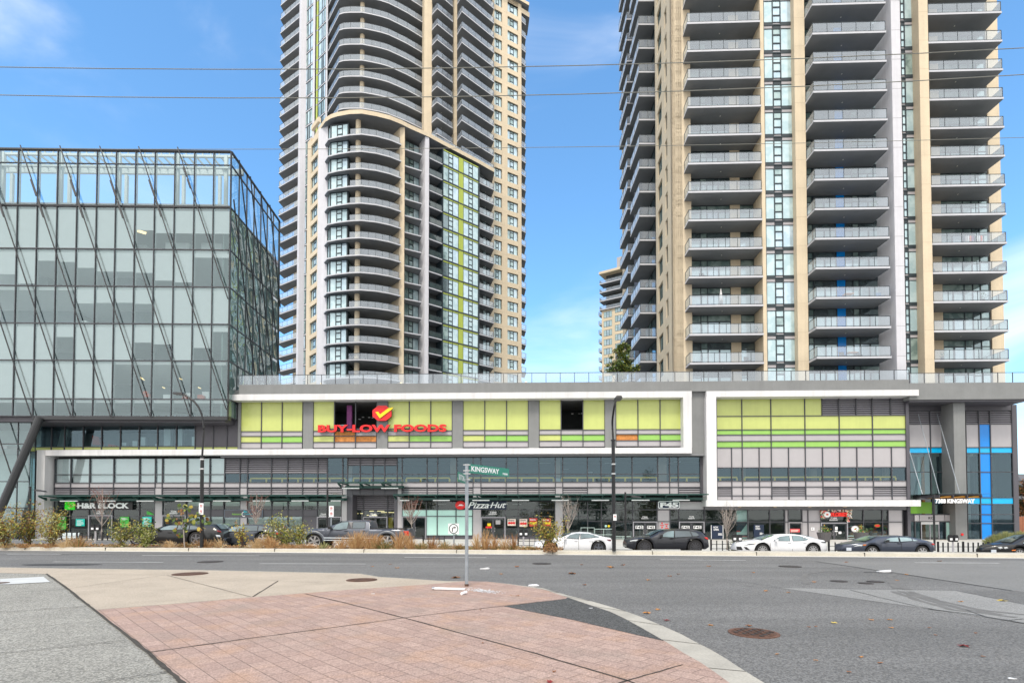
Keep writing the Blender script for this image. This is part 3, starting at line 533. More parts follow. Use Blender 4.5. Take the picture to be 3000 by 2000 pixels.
# upper frame (open to the left), lower left frame, large right frame
zA, zB = PZ(1148.2, V1, 1600), PZ(1166, V1, 1600); zC, zD = PZ(1312, V1, 1500), PZ(1329, V1, 1500)
wframe([(PU(674.5, V1, 1160), PU(2027, V1, 1160), -.2, V1, zB, zA), (PU(2002, V1, 1240), PU(2027, V1, 1240), -.2, V1, zC, zB), (PU(157, V1, 1320), PU(2027, V1, 1320), -.2, V1, zD, zC)])
wframe([(PU(106.5, V1, 1400), PU(130.5, V1, 1400), -.6, V1, zg, zC), (PU(130.5, V1, 1320), PU(157, V1, 1320), -.2, V1, zD, zC)])
V2 = 1.15
zE, zF, zG, zH = PZ(1143.8, V2, 2300), PZ(1160.8, V2, 2300), PZ(1464, V2, 2300), PZ(1482.5, V2, 2300)
wframe([(PU(2070, V2, 1150), PU(2692, V2, 1150), -.2, V2, zF, zE), (PU(2070, V2, 1300), PU(2099.5, V2, 1300), -.2, V2, zG, zF), (PU(2068, V2, 1475), PU(2698, V2, 1475), -.2, V2, zH, zG)])
# lime storey: six groups of three panels
yr = (1175, 1263.5, 1277.5, 1296, 1313.5)
grp = [(705.5, 887), (917.5, 1104), (1136, 1325), (1356.5, 1548), (1579.5, 1772), (1804, 1999)]
for gi, (p0, p1) in enumerate(grp):
    dy = -6.0 * ((p0 + p1) / 2 - 795) / 1106
    for c in range(3):
        k = ['L', 'P', 'L' if c == 0 else 'g', 'P']
        if gi == 1 and c > 0: k = ['O', 'Y' if c == 1 else 'P', 'Y', 'P']
        if gi == 4 and c == 1: k[0] = 'O'
        if gi == 5 and c == 0: k[2] = 'Y'
        pa, pb = p0 + (p1 - p0) * c / 3, p0 + (p1 - p0) * (c + 1) / 3
        wincol(pod, PF, PU(pa, 0, 1240), PU(pb, 0, 1240), rows_([y + dy for y in yr], k, (pa + pb) / 2), name='panel_window')
mb = MB(); mb.box(PF, PU(1017, -1.0, 1215), PU(1031, -1.0, 1215), -1.2, -.9, PZ(1250, 0, 1000), PZ(1182, 0, 1000), PURP)
mb.box(PF, PU(984, -.8, 1215), PU(1017, -.8, 1215), -.9, -.75, PZ(1243, 0, 1000), PZ(1240, 0, 1000), PSTEEL); mb.build('interior_column', pod)
mb = MB()
for px, py in ((1050, 1228), (1060, 1222), (1078, 1223), (1089, 1224), (1674, 1212), (1694, 1212), (1703, 1211)): mb.box(PF, PU(px, -3, py), PU(px, -3, py) + .22, -3.2, -3, PZ(py, -3, px), PZ(py, -3, px) + .07, WSIGN)
mb.build('ceiling_lamps', pod)
# middle storey
left_v = [159.6, 207.3, 262.4, 332.9, 408.4, 454.8, 475.5, 547.3, 614.4, 658]
mid = [(left_v[i], left_v[i + 1], 'B') for i in range(9)]
mid += [(658, 703, 'V'), (703, 725, 'V'), (725, 795, 'V'), (795, 842.3, 'V'), (842.3, 886.6, 'V'), (886.6, 930.6, 'V'), (930.6, 958.7, 'V'), (958.7, 1004, 'K'), (1004, 1018, 'K'), (1018, 1055, 'v'), (1055, 1093, 'v'), (1093, 1126.7, 'v'), (1126.7, 1163.4, 'v'),
        (1163.4, 1178, 'K'), (1178, 1251, 'K'), (1251, 1282, 'K'), (1282, 1338, 'K'), (1338, 1386, 'K'), (1386, 1409, 'K'), (1409, 1483, 'K'), (1483, 1517, 'K'), (1517, 1579, 'K'), (1579, 1627, 'K'), (1627, 1648.6, 'K'), (1648.6, 1721, 'K'), (1721, 1761, 'K'), (1761, 1801, 'K'), (1801, 1852, 'K'), (1852, 1927, 'K'), (1927, 1961.6, 'K'), (1961.6, 1987.4, 'K'), (1987.4, 2052, 'K'), (2052, 2064, 'D')]
panels = {(454.8, 475.5), (703, 725), (1004, 1018), (1163.4, 1178), (1386, 1409), (1627, 1648.6), (1721, 1761), (1761, 1801), (1801, 1852), (1852, 1927), (1927, 1961.6), (1961.6, 1987.4)}
for a, b, k in mid:
    px = (a + b) / 2; f = (px - 200) / 1700; top = 1342.5 - 5.0 * f; r1 = 1389.7 - 2 * f; r2 = 1413.8 - 3 * f; r3 = 1428 - 1.5 * f; r4 = 1449
    lo = 'P' if (a, b) in panels else 'V'
    if k == 'B': rr = rows_((top, r1, r2, r3, r4), ['B', 'B', 'P', lo], px)
    elif k == 'V': rr = rows_((top, 1386, r2, r3, r4), ['V', 'K', 'P', lo], px)
    elif k == 'v': rr = rows_((top, 1362.5, 1387.5, r2, r3, r4), ['V', 'K', 'K', 'P', lo], px)
    elif k == 'D': rr = rows_((top, r4), ['D'], px)
    else: rr = rows_((top, r1, r2, r3, r4), ['K', 'K', 'P', lo], px)
    wincol(pod, PF, PU(a), PU(b), rr)
# yellow guard rail, columns and lamps of the parking floor behind the glass
mb = MB(); vr = -.45; zr = PZ(1398.5, vr, 1500)
for a, b in ((733, 1012), (1035, 1178), (1190, 1317), (1340, 1622), (1645, 1925), (1963, 2160), (2182, 2625)):
    mb.box(PF, PU(a, vr), PU(b, vr), vr - .05, vr, zr - .09, zr + .06, YEL); n = max(2, round((b - a) / 46))
    for i in range(n + 1): uu = PU(a + (b - a) * i / n, vr); mb.box(PF, uu - .09, uu + .09, vr - .06, vr - .051, zr - .9, zr - .09, YEL)
mb.build('guard_rail', pod)
mb = MB()
COLC = mat('parking_column', (0.40, 0.30, 0.25), 0.8)
for px, wd in ((708, 14), (1025, 12), (1327, 16), (1635, 13), (1940, 26), (2178, 15), (2385, 18), (2598, 12)):
    mb.box(PF, PU(px - wd / 2, -2), PU(px + wd / 2, -2), -2.4, -2, zs1, PZ(1400, -2, px), COLC if wd > 13 else BLIND); mb.box(PF, PU(px - wd / 2, -2), PU(px + wd / 2, -2), -2.4, -2, PZ(1400, -2, px), zs2, COLC)
mb.build('interior_column', pod)
mb = MB()
for px, py, wd in ((835, 1390, 6), (1010, 1363, 7), (1256, 1395, 8), (1148, 1405, 5), (1578, 1357, 36), (1772, 1357, 36), (1974, 1353, 22), (1648, 1375, 18), (1722, 1384, 14), (2105, 1373, 12), (1445, 1405, 18)):
    mb.box(PF, PU(px, -5), PU(px + wd, -5), -5.1, -5, PZ(py, -5, px), PZ(py, -5, px) + .08, WSIGN)
mb.build('ceiling_lamps', pod)
# block inside the large right frame
rv = [2099.5, 2142.9, 2174.2, 2223.6, 2259.3, 2309.7, 2358.8, 2409.2, 2459.3, 2509.6, 2556.8, 2611, 2655]
ry = [1165.5, 1217.4, 1257.2, 1272.2, 1291.3, 1309.5]
def col(a, b, ys, ks, nm='window'): wincol(pod, PF, PU(a, 0, 1300), PU(b, 0, 1300), rows_(ys, ks, 2400), name=nm)
for a, b in ((2099.5, 2174.2), (2174.2, 2259.3), (2259.3, 2358.8), (2358.8, 2409.2)): col(a, b, ry[:2], ['L'], 'panel_window')
for a, b in ((2409.2, 2459.3), (2459.3, 2509.6), (2509.6, 2556.8), (2556.8, 2611), (2611, 2655)): col(a, b, ry[:2], ['V'], 'louver')
for a, b in ((2099.5, 2174.2), (2174.2, 2259.3), (2259.3, 2358.8), (2358.8, 2459.3), (2459.3, 2556.8), (2556.8, 2655)): col(a, b, ry[1:], ['L', 'g', 'P', 'g'], 'panel_window')
for i in range(12): col(rv[i], rv[i + 1], (1309.5, 1368.8, 1407.7, 1425.3, 1451.1, 1464), ['P', 'K', 'P', 'V' if i in (0, 4, 5, 7, 10, 11) else 'P', 'P'])
# shop fronts
def shop(a, b, ks, ys=(1468, 1492, 1511.6, 1568, 1579)):
    wincol(pod, PF, PU(a, 0, 1520), PU(b, 0, 1520), rows_(ys, ks, (a + b) / 2), name='shop_window')
def door(a, b, ytop, ybot, leaves=2, px=None, v=0.0, m=DOORM):
    u0, u1 = PU(a, v, 1540), PU(b, v, 1540); z1, z0 = PZ(ytop, v, a), PZ(ybot, v, a); mb = MB(); t = .07
    mb.box(PF, u0, u0 + t, v - .1, v + .09, z0, z1, m); mb.box(PF, u1 - t, u1, v - .1, v + .09, z0, z1, m); mb.box(PF, u0 + t, u1 - t, v - .1, v + .085, z1 - t, z1, m)
    d = mb.build('door', pod); n = leaves; wd = (u1 - u0 - 2 * t) / n
    for i in range(n):
        x0, x1 = u0 + t + wd * i, u0 + t + wd * (i + 1); mb = MB(); f = .11
        mb.box(PF, x0, x0 + f, v - .06, v + .02, z0, z1 - t, MULL); mb.box(PF, x1 - f, x1, v - .06, v + .02, z0, z1 - t, MULL); mb.box(PF, x0 + f, x1 - f, v - .06, v + .018, z0, z0 + .2, MULL); mb.box(PF, x0 + f, x1 - f, v - .06, v + .018, z1 - t - .1, z1 - t, MULL)
        mb.rect(PF, x0 + f, x1 - f, z0 + .2, z1 - t - .1, v - .03, G_SHOP); mb.build('door_leaf', d, pod)
        hx = (x1 - .17) if (i == 0 and n == 2) else x0 + .17; mb = MB(); zc = z0 + (z1 - z0) * .45
        mb.tube([PF.w(hx, v + .02, zc - .2), PF.w(hx, v + .1, zc - .2), PF.w(hx, v + .1, zc + .2), PF.w(hx, v + .02, zc + .2)], .018, WHITE, 6); mb.build('door_handle', d, pod)
    return d
for a, b in ((157.7, 205), (205, 260), (330, 407.7), (407.7, 453.9)): shop(a, b, ['G', 'G', 'G', 'D'])
shop(260, 330, ['G', 'G'], (1468, 1492, 1508.6)); door(260, 330, 1508.6, 1578)
shop(475, 544.6, ['G', 'G'], (1468, 1492, 1508.6)); door(475, 544.6, 1508.6, 1578)
for a, b in ((544.6, 616), (616, 654.8)): shop(a, b, ['H', 'D', 'S', 'D'])
for a, b in ((654.8, 704), (723.5, 795), (795, 842.6), (842.6, 885.7)): shop(a, b, ['H', 'D', 'S', 'D'])
shop(885.7, 929, ['H', 'D', 'D', 'D']); shop(929, 1000, ['H', 'G'], (1468, 1492, 1513)); door(929, 1000, 1513, 1579)
for a, b in ((1178, 1249),): shop(a, b, ['G', 'F'], (1468, 1492, 1512)); door(1178, 1249, 1512, 1579)
for a, b in ((1249, 1281), (1281, 1336), (1336, 1385)): shop(a, b, ['G', 'F', 'F', 'D'])
shop(1409, 1480.6, ['G', 'G'], (1468, 1492, 1514)); door(1409, 1480.6, 1514, 1580)
for a, b in ((1480.6, 1518), (1518, 1579), (1579, 1626.5)): shop(a, b, ['G', 'G', 'G', 'G', 'D'], (1468, 1492, 1512, 1548, 1569, 1579))
shop(1649, 1721.7, ['G', 'G', 'G'], (1468, 1492, 1513, 1579))
for a, b in ((1721.7, 1762), (1762, 1800)): shop(a, b, ['G', 'G', 'G'], (1468, 1492, 1526, 1580))
shop(1800, 1854, ['G', 'G', 'G'], (1468, 1492.5, 1527, 1580)); shop(1854, 1925.6, ['G', 'G'], (1468, 1492.5, 1527)); door(1854, 1925.6, 1527, 1581)
shop(1925.6, 1962.8, ['P', 'P', 'P'], (1468, 1492.5, 1527, 1580)); shop(1962.8, 1989, ['P', 'G', 'G'], (1468, 1492.5, 1527, 1580))
shop(1989, 2063, ['P', 'G'], (1468, 1492.5, 1527)); door(1989, 2063, 1527, 1581)
for a, b in ((2064, 2191), (2191, 2255), (2255, 2299), (2482.5, 2529), (2529, 2585), (2585, 2602)): shop(a, b, ['G', 'G', 'D'], (1492.5, 1528, 1579, 1584))
shop(2299, 2309.5, ['P', 'P'], (1492.5, 1528, 1584)); shop(2309.5, 2349.5, ['G'], (1492.5, 1529)); door(2309.5, 2349.5, 1529, 1584, 1, m=PALE)
for a, b in ((2349.5, 2367), (2367, 2404.5), (2602, 2645)): shop(a, b, ['P', 'P'], (1492.5, 1528, 1584))
shop(2404.5, 2482.5, ['G'], (1492.5, 1530)); door(2404.5, 2482.5, 1530, 1585)
for a, b in ((454, 474.8), (704.2, 723.3), (1001, 1016), (1165, 1177.8), (1386, 1408.8), (1627, 1648.8)): mb = MB(); mb.box(PF, PU(a, 0, 1520), PU(b, 0, 1520), -.4, .02, zg, PZ(1430, 0, a), PALE); mb.build('pier', pod)
# recessed garage style entrance
va = -1.4; mb = MB()
u0, u1 = PU(1017, 0, 1500), PU(1165, 0, 1500); ue0, ue1 = PU(1040, va, 1500), PU(1157, va, 1500)
for a, b in ((u0, u0 + .55), (u1 - .35, u1)): mb.box(PF, a, b, va - .2, .04, zg, PZ(1432, 0, 1100), DARKP)
mb.rect(PF, u0, u1, PZ(1432, 0, 1100), PZ(1449, 0, 1100), 0.0, DARKP)
mb.build('entrance_wall', pod)
for i, (a, b) in enumerate(((1037, 1065), (1065, 1135), (1135, 1158))):
    wincol(pod, PF, PU(a, va, 1500), PU(b, va, 1500), rows_((1434, 1494, 1513), ['V', 'G'], 1100, va), va, 'entrance_window')
for a, b in ((1037, 1065), (1135, 1158)): wincol(pod, PF, PU(a, va, 1540), PU(b, va, 1540), rows_((1513, 1580), ['G'], 1100, va), va, 'entrance_window')
door(1065, 1135, 1513, 1580, 2, v=va)
mb = MB()
for px, py, wd in ((1083, 1497, 12), (1106, 1497, 20), (1117, 1501, 20), (1139, 1501, 16), (1042, 1504, 8), (1056, 1504, 7), (1075, 1509, 6), (1090, 1509, 14)): mb.box(PF, PU(px, va - 2), PU(px + wd, va - 2), va - 2.1, va - 2, PZ(py, va - 2, px), PZ(py, va - 2, px) + .06, mat('warm_lamp', (1, .75, .35), .5, emit=1.2))
mb.box(PF, PU(1139, va - 2.2), PU(1152, va - 2.2), va - 2.6, va - 2.2, zg, PZ(1515, va, 1140), YEL); mb.build('ceiling_lamps', pod)
# canopies
def canopy(px0, px1, ytop, ybot, seg, lights, v1=2.0, name='canopy'):
    u0, u1 = PU(px0, v1, 1455), PU(px1, v1, 1455); zt_, zb_ = PZ(ytop, v1, px0 + 100), PZ(ybot, v1, px0 + 100); h = zt_ - zb_
    mb = MB(); mb.box(PF, u0 + .5, u1 - .3, v1 - .9, v1 - .8, zb_, zb_ + h * .42, TEAL); mb.box(PF, u0 + .5, u1 - .3, .12, .22, zb_ + h * .05, zb_ + h * .5, TEAL)
    ca = mb.build(name, pod); n = max(2, round((u1 - u0) / seg)); s = (u1 - u0) / n; mb = MB(); mbg = MB()
    for i in range(n):
        a, b = u0 + s * i, u0 + s * (i + 1)
        mb.hexa([PF.w(a + .45, .1, zb_ + h * .5), PF.w(a + .55, .1, zb_ + h * .5), PF.w(a + .10, v1, zt_ - .1), PF.w(a, v1, zt_ - .1), PF.w(a + .45, .1, zb_ + h * .72), PF.w(a + .55, .1, zb_ + h * .72), PF.w(a + .10, v1, zt_ - .01), PF.w(a, v1, zt_ - .01)], TEAL)
        mb.box(PF, a, b + .02, v1 - .02, v1 + .06, zt_ - .12 - (.04 if i % 2 else 0), zt_ - .02, TEAL)
        mb.hexa([PF.w(a + .05, v1 - .85, zb_ + .03), PF.w(a + .15, v1 - .85, zb_ + .03), PF.w(a + .10, v1, zt_ - .2), PF.w(a, v1, zt_ - .2), PF.w(a + .05, v1 - .85, zb_ + h * .55), PF.w(a + .15, v1 - .85, zb_ + h * .55), PF.w(a + .10, v1, zt_ - .1), PF.w(a, v1, zt_ - .1)], TEAL)
        mbg.face([PF.w(a + .05, .1, zb_ + h * .78), PF.w(b + .05, .1, zb_ + h * .78), PF.w(b, v1 + .06, zt_ + .005), PF.w(a, v1 + .06, zt_ + .005)], G_CANO)
    mb.build('bracket', ca, pod)['kind'] = 'stuff'; mbg.build('glass_panel', ca, pod)
    for a, b in lights:
        ua, ub_ = PU(a, v1 - .8, 1464), PU(b, v1 - .8, 1464); mb = MB(); mb.box(PF, ua, ub_, v1 - .79, v1 - .68, zb_ - .06, zb_ + .04, WSIGN); mb.build('light_bar', ca, pod)
canopy(112, 1007, 1449.5, 1466, 1.98, [(178, 229), (292, 339), (402, 452), (515, 564), (626, 677), (742, 792), (855, 905), (970, 999)])
canopy(1152, 2076, 1446.5, 1464, 1.98, [(1172, 1200), (1269, 1318), (1384, 1434), (1500, 1550), (1616, 1666), (1733, 1784), (1850, 1902), (1970, 2020)])
canopy(988, 1180, 1410.5, 1428, 2.0, [(1003, 1053), (1117, 1167)])
mb = MB()
for px in (2167, 2270, 2372, 2476): uu = PU(px, .6, 1484); mb.box(PF, uu - .12, uu + .12, .5, .7, zH - .10, zH - .002, mat('downlight_rim', (.5, .4, .28), .4))
mb.build('downlight', pod)
# back blinds / room content seen through shop windows
mb = MB()
for px, py, w_, h_, k in ((455, 1500, 0, 0, 0),): pass
def board(a, b, y0, y1, v, m, nm='poster', lab=None, txt=None, parent=pod):
    mb = MB(); u0, u1 = PU(a, v, y0), PU(b, v, y0); z0, z1 = PZ(y1, v, a), PZ(y0, v, a); mb.box(PF, u0, u1, v - .02, v, z0, z1, m)
    for t in (txt or []):
        body, fx0, fx1, fy0, fy1, tm = t[:6]; text_mesh(mb, body, PF, u0 + (u1 - u0) * fx0, u0 + (u1 - u0) * fx1, z1 - (z1 - z0) * fy1, z1 - (z1 - z0) * fy0, v + .002, v + .008, tm, bold=.02)
    o = mb.build(nm, parent);
    if lab: o['label'] = lab
    return o
TEALP = mat('teal_poster', (0.0, 0.50, 0.42), 0.4, emit=.1); GRNP = mat('green_poster', (0.05, 0.42, 0.05), 0.4, var=.25, scale=3)
def lines(mbo, u0, u1, z0, z1, v, m, n, ind=.0):
    h = (z1 - z0) / (2 * n)
    for i in range(n): mbo.box(PF, u0, u1 - (u1 - u0) * rnd.choice((0, .1, .35)), v, v + .006, z0 + h * 2 * i, z0 + h * (2 * i + 1), m)
def linebox(a, b, y0, y1, v, m, n):
    mb = MB(); lines(mb, PU(a, v, y0), PU(b, v, y0), PZ(y1, v, a), PZ(y0, v, a), v, m, n); return mb.build('poster_lines', pod)
for a, b, y0, y1, m, l in ((169, 194, 1511, 1550, GRNP, 'green poster with white lines'), (222, 248, 1519, 1540, TEALP, 'small teal and green poster'), (352, 378, 1512, 1543, GRNP, 'leafy green poster'), (417.6, 444, 1512, 1542, TEALP, 'turquoise poster with white lines')):
    board(a, b, y0, y1, .03, m, lab=l); linebox(a + 3, b - 4, y0 + 3, y0 + 10, .035, WSIGN, 3)
linebox(421, 438, 1524, 1539, .035, WSIGN, 5); linebox(225, 245, 1530, 1538, .035, WSIGN, 2)
mb = MB(); mb.face([PF.w(PU(430, .02, 1500), .02, PZ(1507, 0, 430)), PF.w(PU(452, .02, 1507), .02, PZ(1507, 0, 430)), PF.w(PU(440, .02, 1500), .02, PZ(1499, 0, 430)), PF.w(PU(430, .02, 1500), .02, PZ(1496, 0, 430))], GRNP); mb.build('poster', pod)
PFOOD = [mat('food_photo', (0.75, 0.62, 0.55), 0.4, var=.25, scale=6), mat('food_red', (0.55, 0.04, 0.03), 0.4, var=.4, scale=6)]
for a, b, y0, y1, k in ((1487, 1511, 1519, 1539, 0), (1522, 1544.6, 1519, 1542, 0), (1550.6, 1574, 1517, 1541, 1), (1589, 1614, 1518, 1541, 1)):
    board(a, b, y0, y1, .03, PFOOD[k]); mb = MB()
    for q in range(3): uu = PU(a + (b - a) * (.22 + .28 * q), .04, y0); mb.disc(PF, uu, PZ(y0 + (y1 - y0) * .6, .04, a), .14, .12, .035, .045, REDM if k == 0 else YELS, n=10)
    mb.build('poster', pod); linebox(a + 2, b - 4, y0 + 2, y0 + 6, .035, NAVY if k == 0 else WSIGN, 2)
board(1931, 1961, 1528.5, 1562, .04, PALE)
mb = MB()
for i in range(5):
    for j in range(2):
        uu, zz_ = PU(1934 + 13 * j, .05, 1540), PZ(1533 + 6 * i + 2.5 * j, .05, 1934)
        if (i + j) % 2: mb.box(PF, uu, uu + .38, .045, .05, zz_, zz_ + .07, REDM)
        else: mb.box(PF, uu + .12, uu + .26, .045, .05, zz_ - .04, zz_ + .12, REDM)
mb.build('poster_print', pod)
for a, b, y0, y1 in ((2084, 2118, 1538, 1577), (2208, 2238, 1536, 1573)):
    board(a, b, y0, y1, .03, NAVY, txt=[('NOW', .18, .58, .07, .21, WSIGN), ('OPEN', .18, .62, .25, .39, WSIGN)], lab='navy window board with NOW OPEN'); linebox(a + 20 * (b - a) / 34, b - 2, y0 + 22, y0 + 29, .035, WSIGN, 3)
mb = MB()
for a in (2083, 2117.5): mb.box(PF, PU(a, .04, 1550), PU(a + 1.4, .04, 1550), .03, .05, PZ(1578, .04, 2100), PZ(1537, .04, 2100), WSIGN)
mb.build('board_frame', pod)
v = -.35; za, zb2 = PZ(1583, v, 2170), PZ(1494, v, 2170); mb = MB(); ua, ub2 = PU(2158, v, 1540), PU(2190, v, 1540); mb.rect(PF, ua, ub2, za, zb2, v, mat('banner_white', (.62, .78, .76), .6))
hh = zb2 - za; mb.face([PF.w(ua, v + .01, za + hh * .62), PF.w(ua, v + .01, za + hh * .28), PF.w(ua + (ub2 - ua) * .4, v + .01, za + hh * .30), PF.w(ub2, v + .01, za + hh * .58), PF.w(ub2, v + .01, za + hh * .62)], NAVY)
mb.rect(PF, ua, ub2, za + hh * .15, za + hh * .20, v + .01, NAVY); mb.rect(PF, ua, ub2, za + hh * .12, za + hh * .148, v + .012, REDM); mb.rect(PF, ua, ua + .35, za + hh * .29, za + hh * .33, v + .014, REDM); mb.build('banner', pod)
for a, b, y0, y1 in ((2315, 2343, 1548, 1558),): board(a, b, y0, y1, .05, mat('coral_notice', (.75, .09, .10), .5)); linebox(a + 2, b - 4, y0 + 1.5, y1 - 1.5, .055, PFOOD[0], 2)
board(2376, 2386, 1544, 1553.5, .03, WSIGN, txt=[('K', .2, .8, .1, .9, PALE)])
def small_no(a, b, y0, y1, num, c=True):
    mb = MB(); text_mesh(mb, num, PF, PU(a + 3, .05, y0), PU(b - 3, .05, y0), PZ((y0 + y1) / 2 + .2, .05, a), PZ(y0, .05, a), .04, .05, WSIGN, .02); text_mesh(mb, 'KINGSWAY', PF, PU(a, .05, y0), PU(b, .05, y0), PZ(y1, .05, a), PZ((y0 + y1) / 2 + 1, .05, a), .04, .05, WSIGN, .03); mb.build('door_number', pod)
for a, b, y0, y1, n_ in ((497, 520, 1494.5, 1505, '7336'), (282, 306, 1494.5, 1505, '7330'), (1432, 1457, 1497.5, 1507, '7350'), (2016, 2036, 1510.5, 1519.5, '7370'), (1879, 1900, 1511, 1519.5, '7366'), (2430, 2455, 1514.5, 1524.5, '7380'), (936, 958, 1503, 1512, '7344'), (1082, 1106, 1503, 1512, '7346')): small_no(a, b, y0, y1, n_)
for a in (1861.6, 1895.6, 1997.3, 2031.8): board(a, a + 23, 1539, 1548, .06, WSIGN, 'door_logo', txt=[('F45', .08, .92, .12, .88, BLACK)])
def rsticker(px, py, w_, h_, m_):
    mb = MB(); mb.box(PF, PU(px, .05, py), PU(px + w_, .05, py), .03, .045, PZ(py + h_, .05, px), PZ(py, .05, px), m_); mb.build('door_sticker', pod)
for q in ((1428, 1532, 10, 8, YELS), (1423, 1541, 18, 5, REDM), (1452, 1523, 14, 12, PALE), (2447, 1542, 7, 9, WSIGN), (2457, 1556, 8, 7, WSIGN), (2446, 1553, 8, 4, WSIGN)): rsticker(*q)
for px, py, m_ in ((1775, 1540, BLINDG), (1783.5, 1540, YELS)): mb = MB(); mb.disc(PF, PU(px, .05, py), PZ(py, .05, px), .12, .12, .04, .05, m_, n=12); mb.build('round_sticker', pod)
mb = MB(); uu, zz_ = PU(2505.5, .06, 1548), PZ(1548.5, .06, 2505); mb.disc(PF, uu, zz_, .40, .33, .03, .05, PALE); mb.disc(PF, uu, zz_, .32, .26, .05, .055, WSIGN); mb.disc(PF, uu, zz_ - .02, .12, .07, .055, .06, ORCHAIR, n=7); mb.build('round_decal', pod)
mb = MB(); uu, zz_ = PU(2570, -.2, 1539), PZ(1539, -.2, 2570); mb.disc(PF, uu, zz_, .32, .17, -.22, -.18, YELS, n=12); mb.disc(PF, uu, zz_, .25, .11, -.18, -.16, mat('neon_red', (.9, .03, .02), .4, emit=.8), n=12); mb.build('neon_open_sign', pod)
# warm shelves in the flower shop and a few shapes deeper inside the shops
mb = MB()
for i in range(46):
    px = rnd.choice((2490, 2540, 2560, 2590)) + rnd.uniform(0, 35); px = min(px, 2598); py = rnd.uniform(1536, 1576); s = rnd.uniform(.08, .22); uu, zz_ = PU(px, -2, py), PZ(py, -2, px)
    mb.disc(PF, uu, zz_, s, s * .8, -2.3, -2, rnd.choice([ORANGE, REDM, WSIGN, LGRN, PLY]), n=7)
mb.build('shop_display', pod)
mb = MB()
for i in range(60):
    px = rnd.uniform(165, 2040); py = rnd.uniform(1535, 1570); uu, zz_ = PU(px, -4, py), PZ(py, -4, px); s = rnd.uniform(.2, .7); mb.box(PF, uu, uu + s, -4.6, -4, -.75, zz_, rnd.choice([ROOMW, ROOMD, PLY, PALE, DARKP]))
for i in range(26):
    px = 170 + i * 74; uu, zz_ = PU(px, -3, 1478), PZ(1477, -3, px); mb.box(PF, uu, uu + .9, -3.5, -3, zz_, zz_ + .05, WSIGN)
mb.build('interior_furniture', pod)
# ------------------------------------------------------------------ shop signs (each a thing of its own)
def sg(name, label, px, py, v=.2): return thing(name, label, 'sign', PF.w(PU(px, v, py), v, PZ(py, v, px)), None)
s1 = sg('supermarket_sign', 'large red letters and octagon with yellow tick on the lime windows', 1120, 1255)
mb = MB(); text_mesh(mb, 'BUY-LOW FOODS', PF, PU(931, .5, 1255), PU(1308, .5, 1255), PZ(1265, .5, 1120), PZ(1243, .5, 1120), .28, .50, REDM, .045, 0, BLACK); mb.build('letters', s1)
mb = MB(); mb.box(PF, PU(933, .2, 1255), PU(1306, .2, 1255), .12, .2, PZ(1258, .2, 1120), PZ(1254, .2, 1120), DARKP); mb.build('mounting_rail', s1)
uc, zc = PU(1119.5, .4, 1210), PZ(1210, .4, 1119); ru = (PU(1147.5, .4, 1210) - PU(1091.6, .4, 1210)) / 2; rz = (PZ(1187.7, .4, 1119) - PZ(1232.3, .4, 1119)) / 2
mb = MB(); mb.poly(PF, [(uc + ru * 1.08 * math.cos(R(22.5 + 45 * i)), zc + rz * 1.08 * math.sin(R(22.5 + 45 * i))) for i in range(8)], .15, .45, REDM, BLACK); mb.build('octagon', s1)
mb = MB(); ck = [(1410, 334), (1437, 331), (1455, 354), (1528, 300), (1580, 291), (1560, 312), (1452, 393)]
mb.poly(PF, [(PU(650 + x / 3.136, .5, 1210), PZ(1100 + y / 3.136, .5, 1120)) for x, y in ck], .45, .54, YELS, BLACK); mb.build('tick', s1)
s2 = sg('tax_shop_sign', 'black sign board with green square and white H&R BLOCK letters', 290, 1481)
mb = MB(); mb.box(PF, PU(219.5, .25, 1480), PU(388, .25, 1480), .12, .25, PZ(1492, .25, 300), PZ(1469, .25, 300), BLACK); mb.build('board', s2)
mb = MB(); mb.box(PF, PU(190, .3, 1480), PU(219.3, .3, 1480), .12, .32, PZ(1492.3, .3, 300), PZ(1469, .3, 300), GSIGN); mb.build('green_square', s2)
mb = MB(); text_mesh(mb, 'H&R BLOCK', PF, PU(226.5, .3, 1480), PU(377.5, .3, 1480), PZ(1488.5, .3, 300), PZ(1472, .3, 300), .255, .30, WSIGN, .04); mb.build('letters', s2)
mb = MB()
for y in (1475, 1485): mb.box(PF, PU(168, .2, 1480), PU(410, .2, 1480), .06, .1, PZ(y + .6, .2, 300), PZ(y - .6, .2, 300), BLACK)
mb.build('mounting_rail', s2)
s3 = sg('beauty_shop_sign', 'grey fascia sign with green and blue lettering and leaf swirl', 710, 1504, .08)
mb = MB(); mb.box(PF, PU(657, .1, 1504), PU(769, .1, 1504), .06, .1, PZ(1515.5, .1, 700), PZ(1492.5, .1, 700), mat('sign_rim', (.16, .21, .28), .4)); mb.box(PF, PU(658.3, .1, 1504), PU(767.7, .1, 1504), .1, .112, PZ(1514.5, .1, 700), PZ(1493.5, .1, 700), DARKP); mb.build('board', s3)
mb = MB(); text_mesh(mb, 'Natural', PF, PU(680, .12, 1504), PU(707, .12, 1504), PZ(1507.5, .12, 700), PZ(1502.5, .12, 700), .112, .12, mat('sign_green_text', (.2, .5, .06), .5), .02)
CY_ = mat('sign_cyan_text', (.03, .34, .42), .5); text_mesh(mb, 'Century', PF, PU(713, .12, 1504), PU(745, .12, 1504), PZ(1508.5, .12, 700), PZ(1502, .12, 700), .112, .12, CY_, .02)
text_mesh(mb, 'C', PF, PU(708, .12, 1504), PU(718, .12, 1504), PZ(1512.5, .12, 700), PZ(1498, .12, 700), .112, .118, WSIGN, 0)
mb.disc(PF, PU(716, .12, 1497), PZ(1497.5, .12, 716), .10, .12, .112, .12, CY_, n=9); mb.disc(PF, PU(721, .12, 1498), PZ(1498.5, .12, 716), .14, .07, .112, .12, CY_, n=9); mb.build('letters', s3)
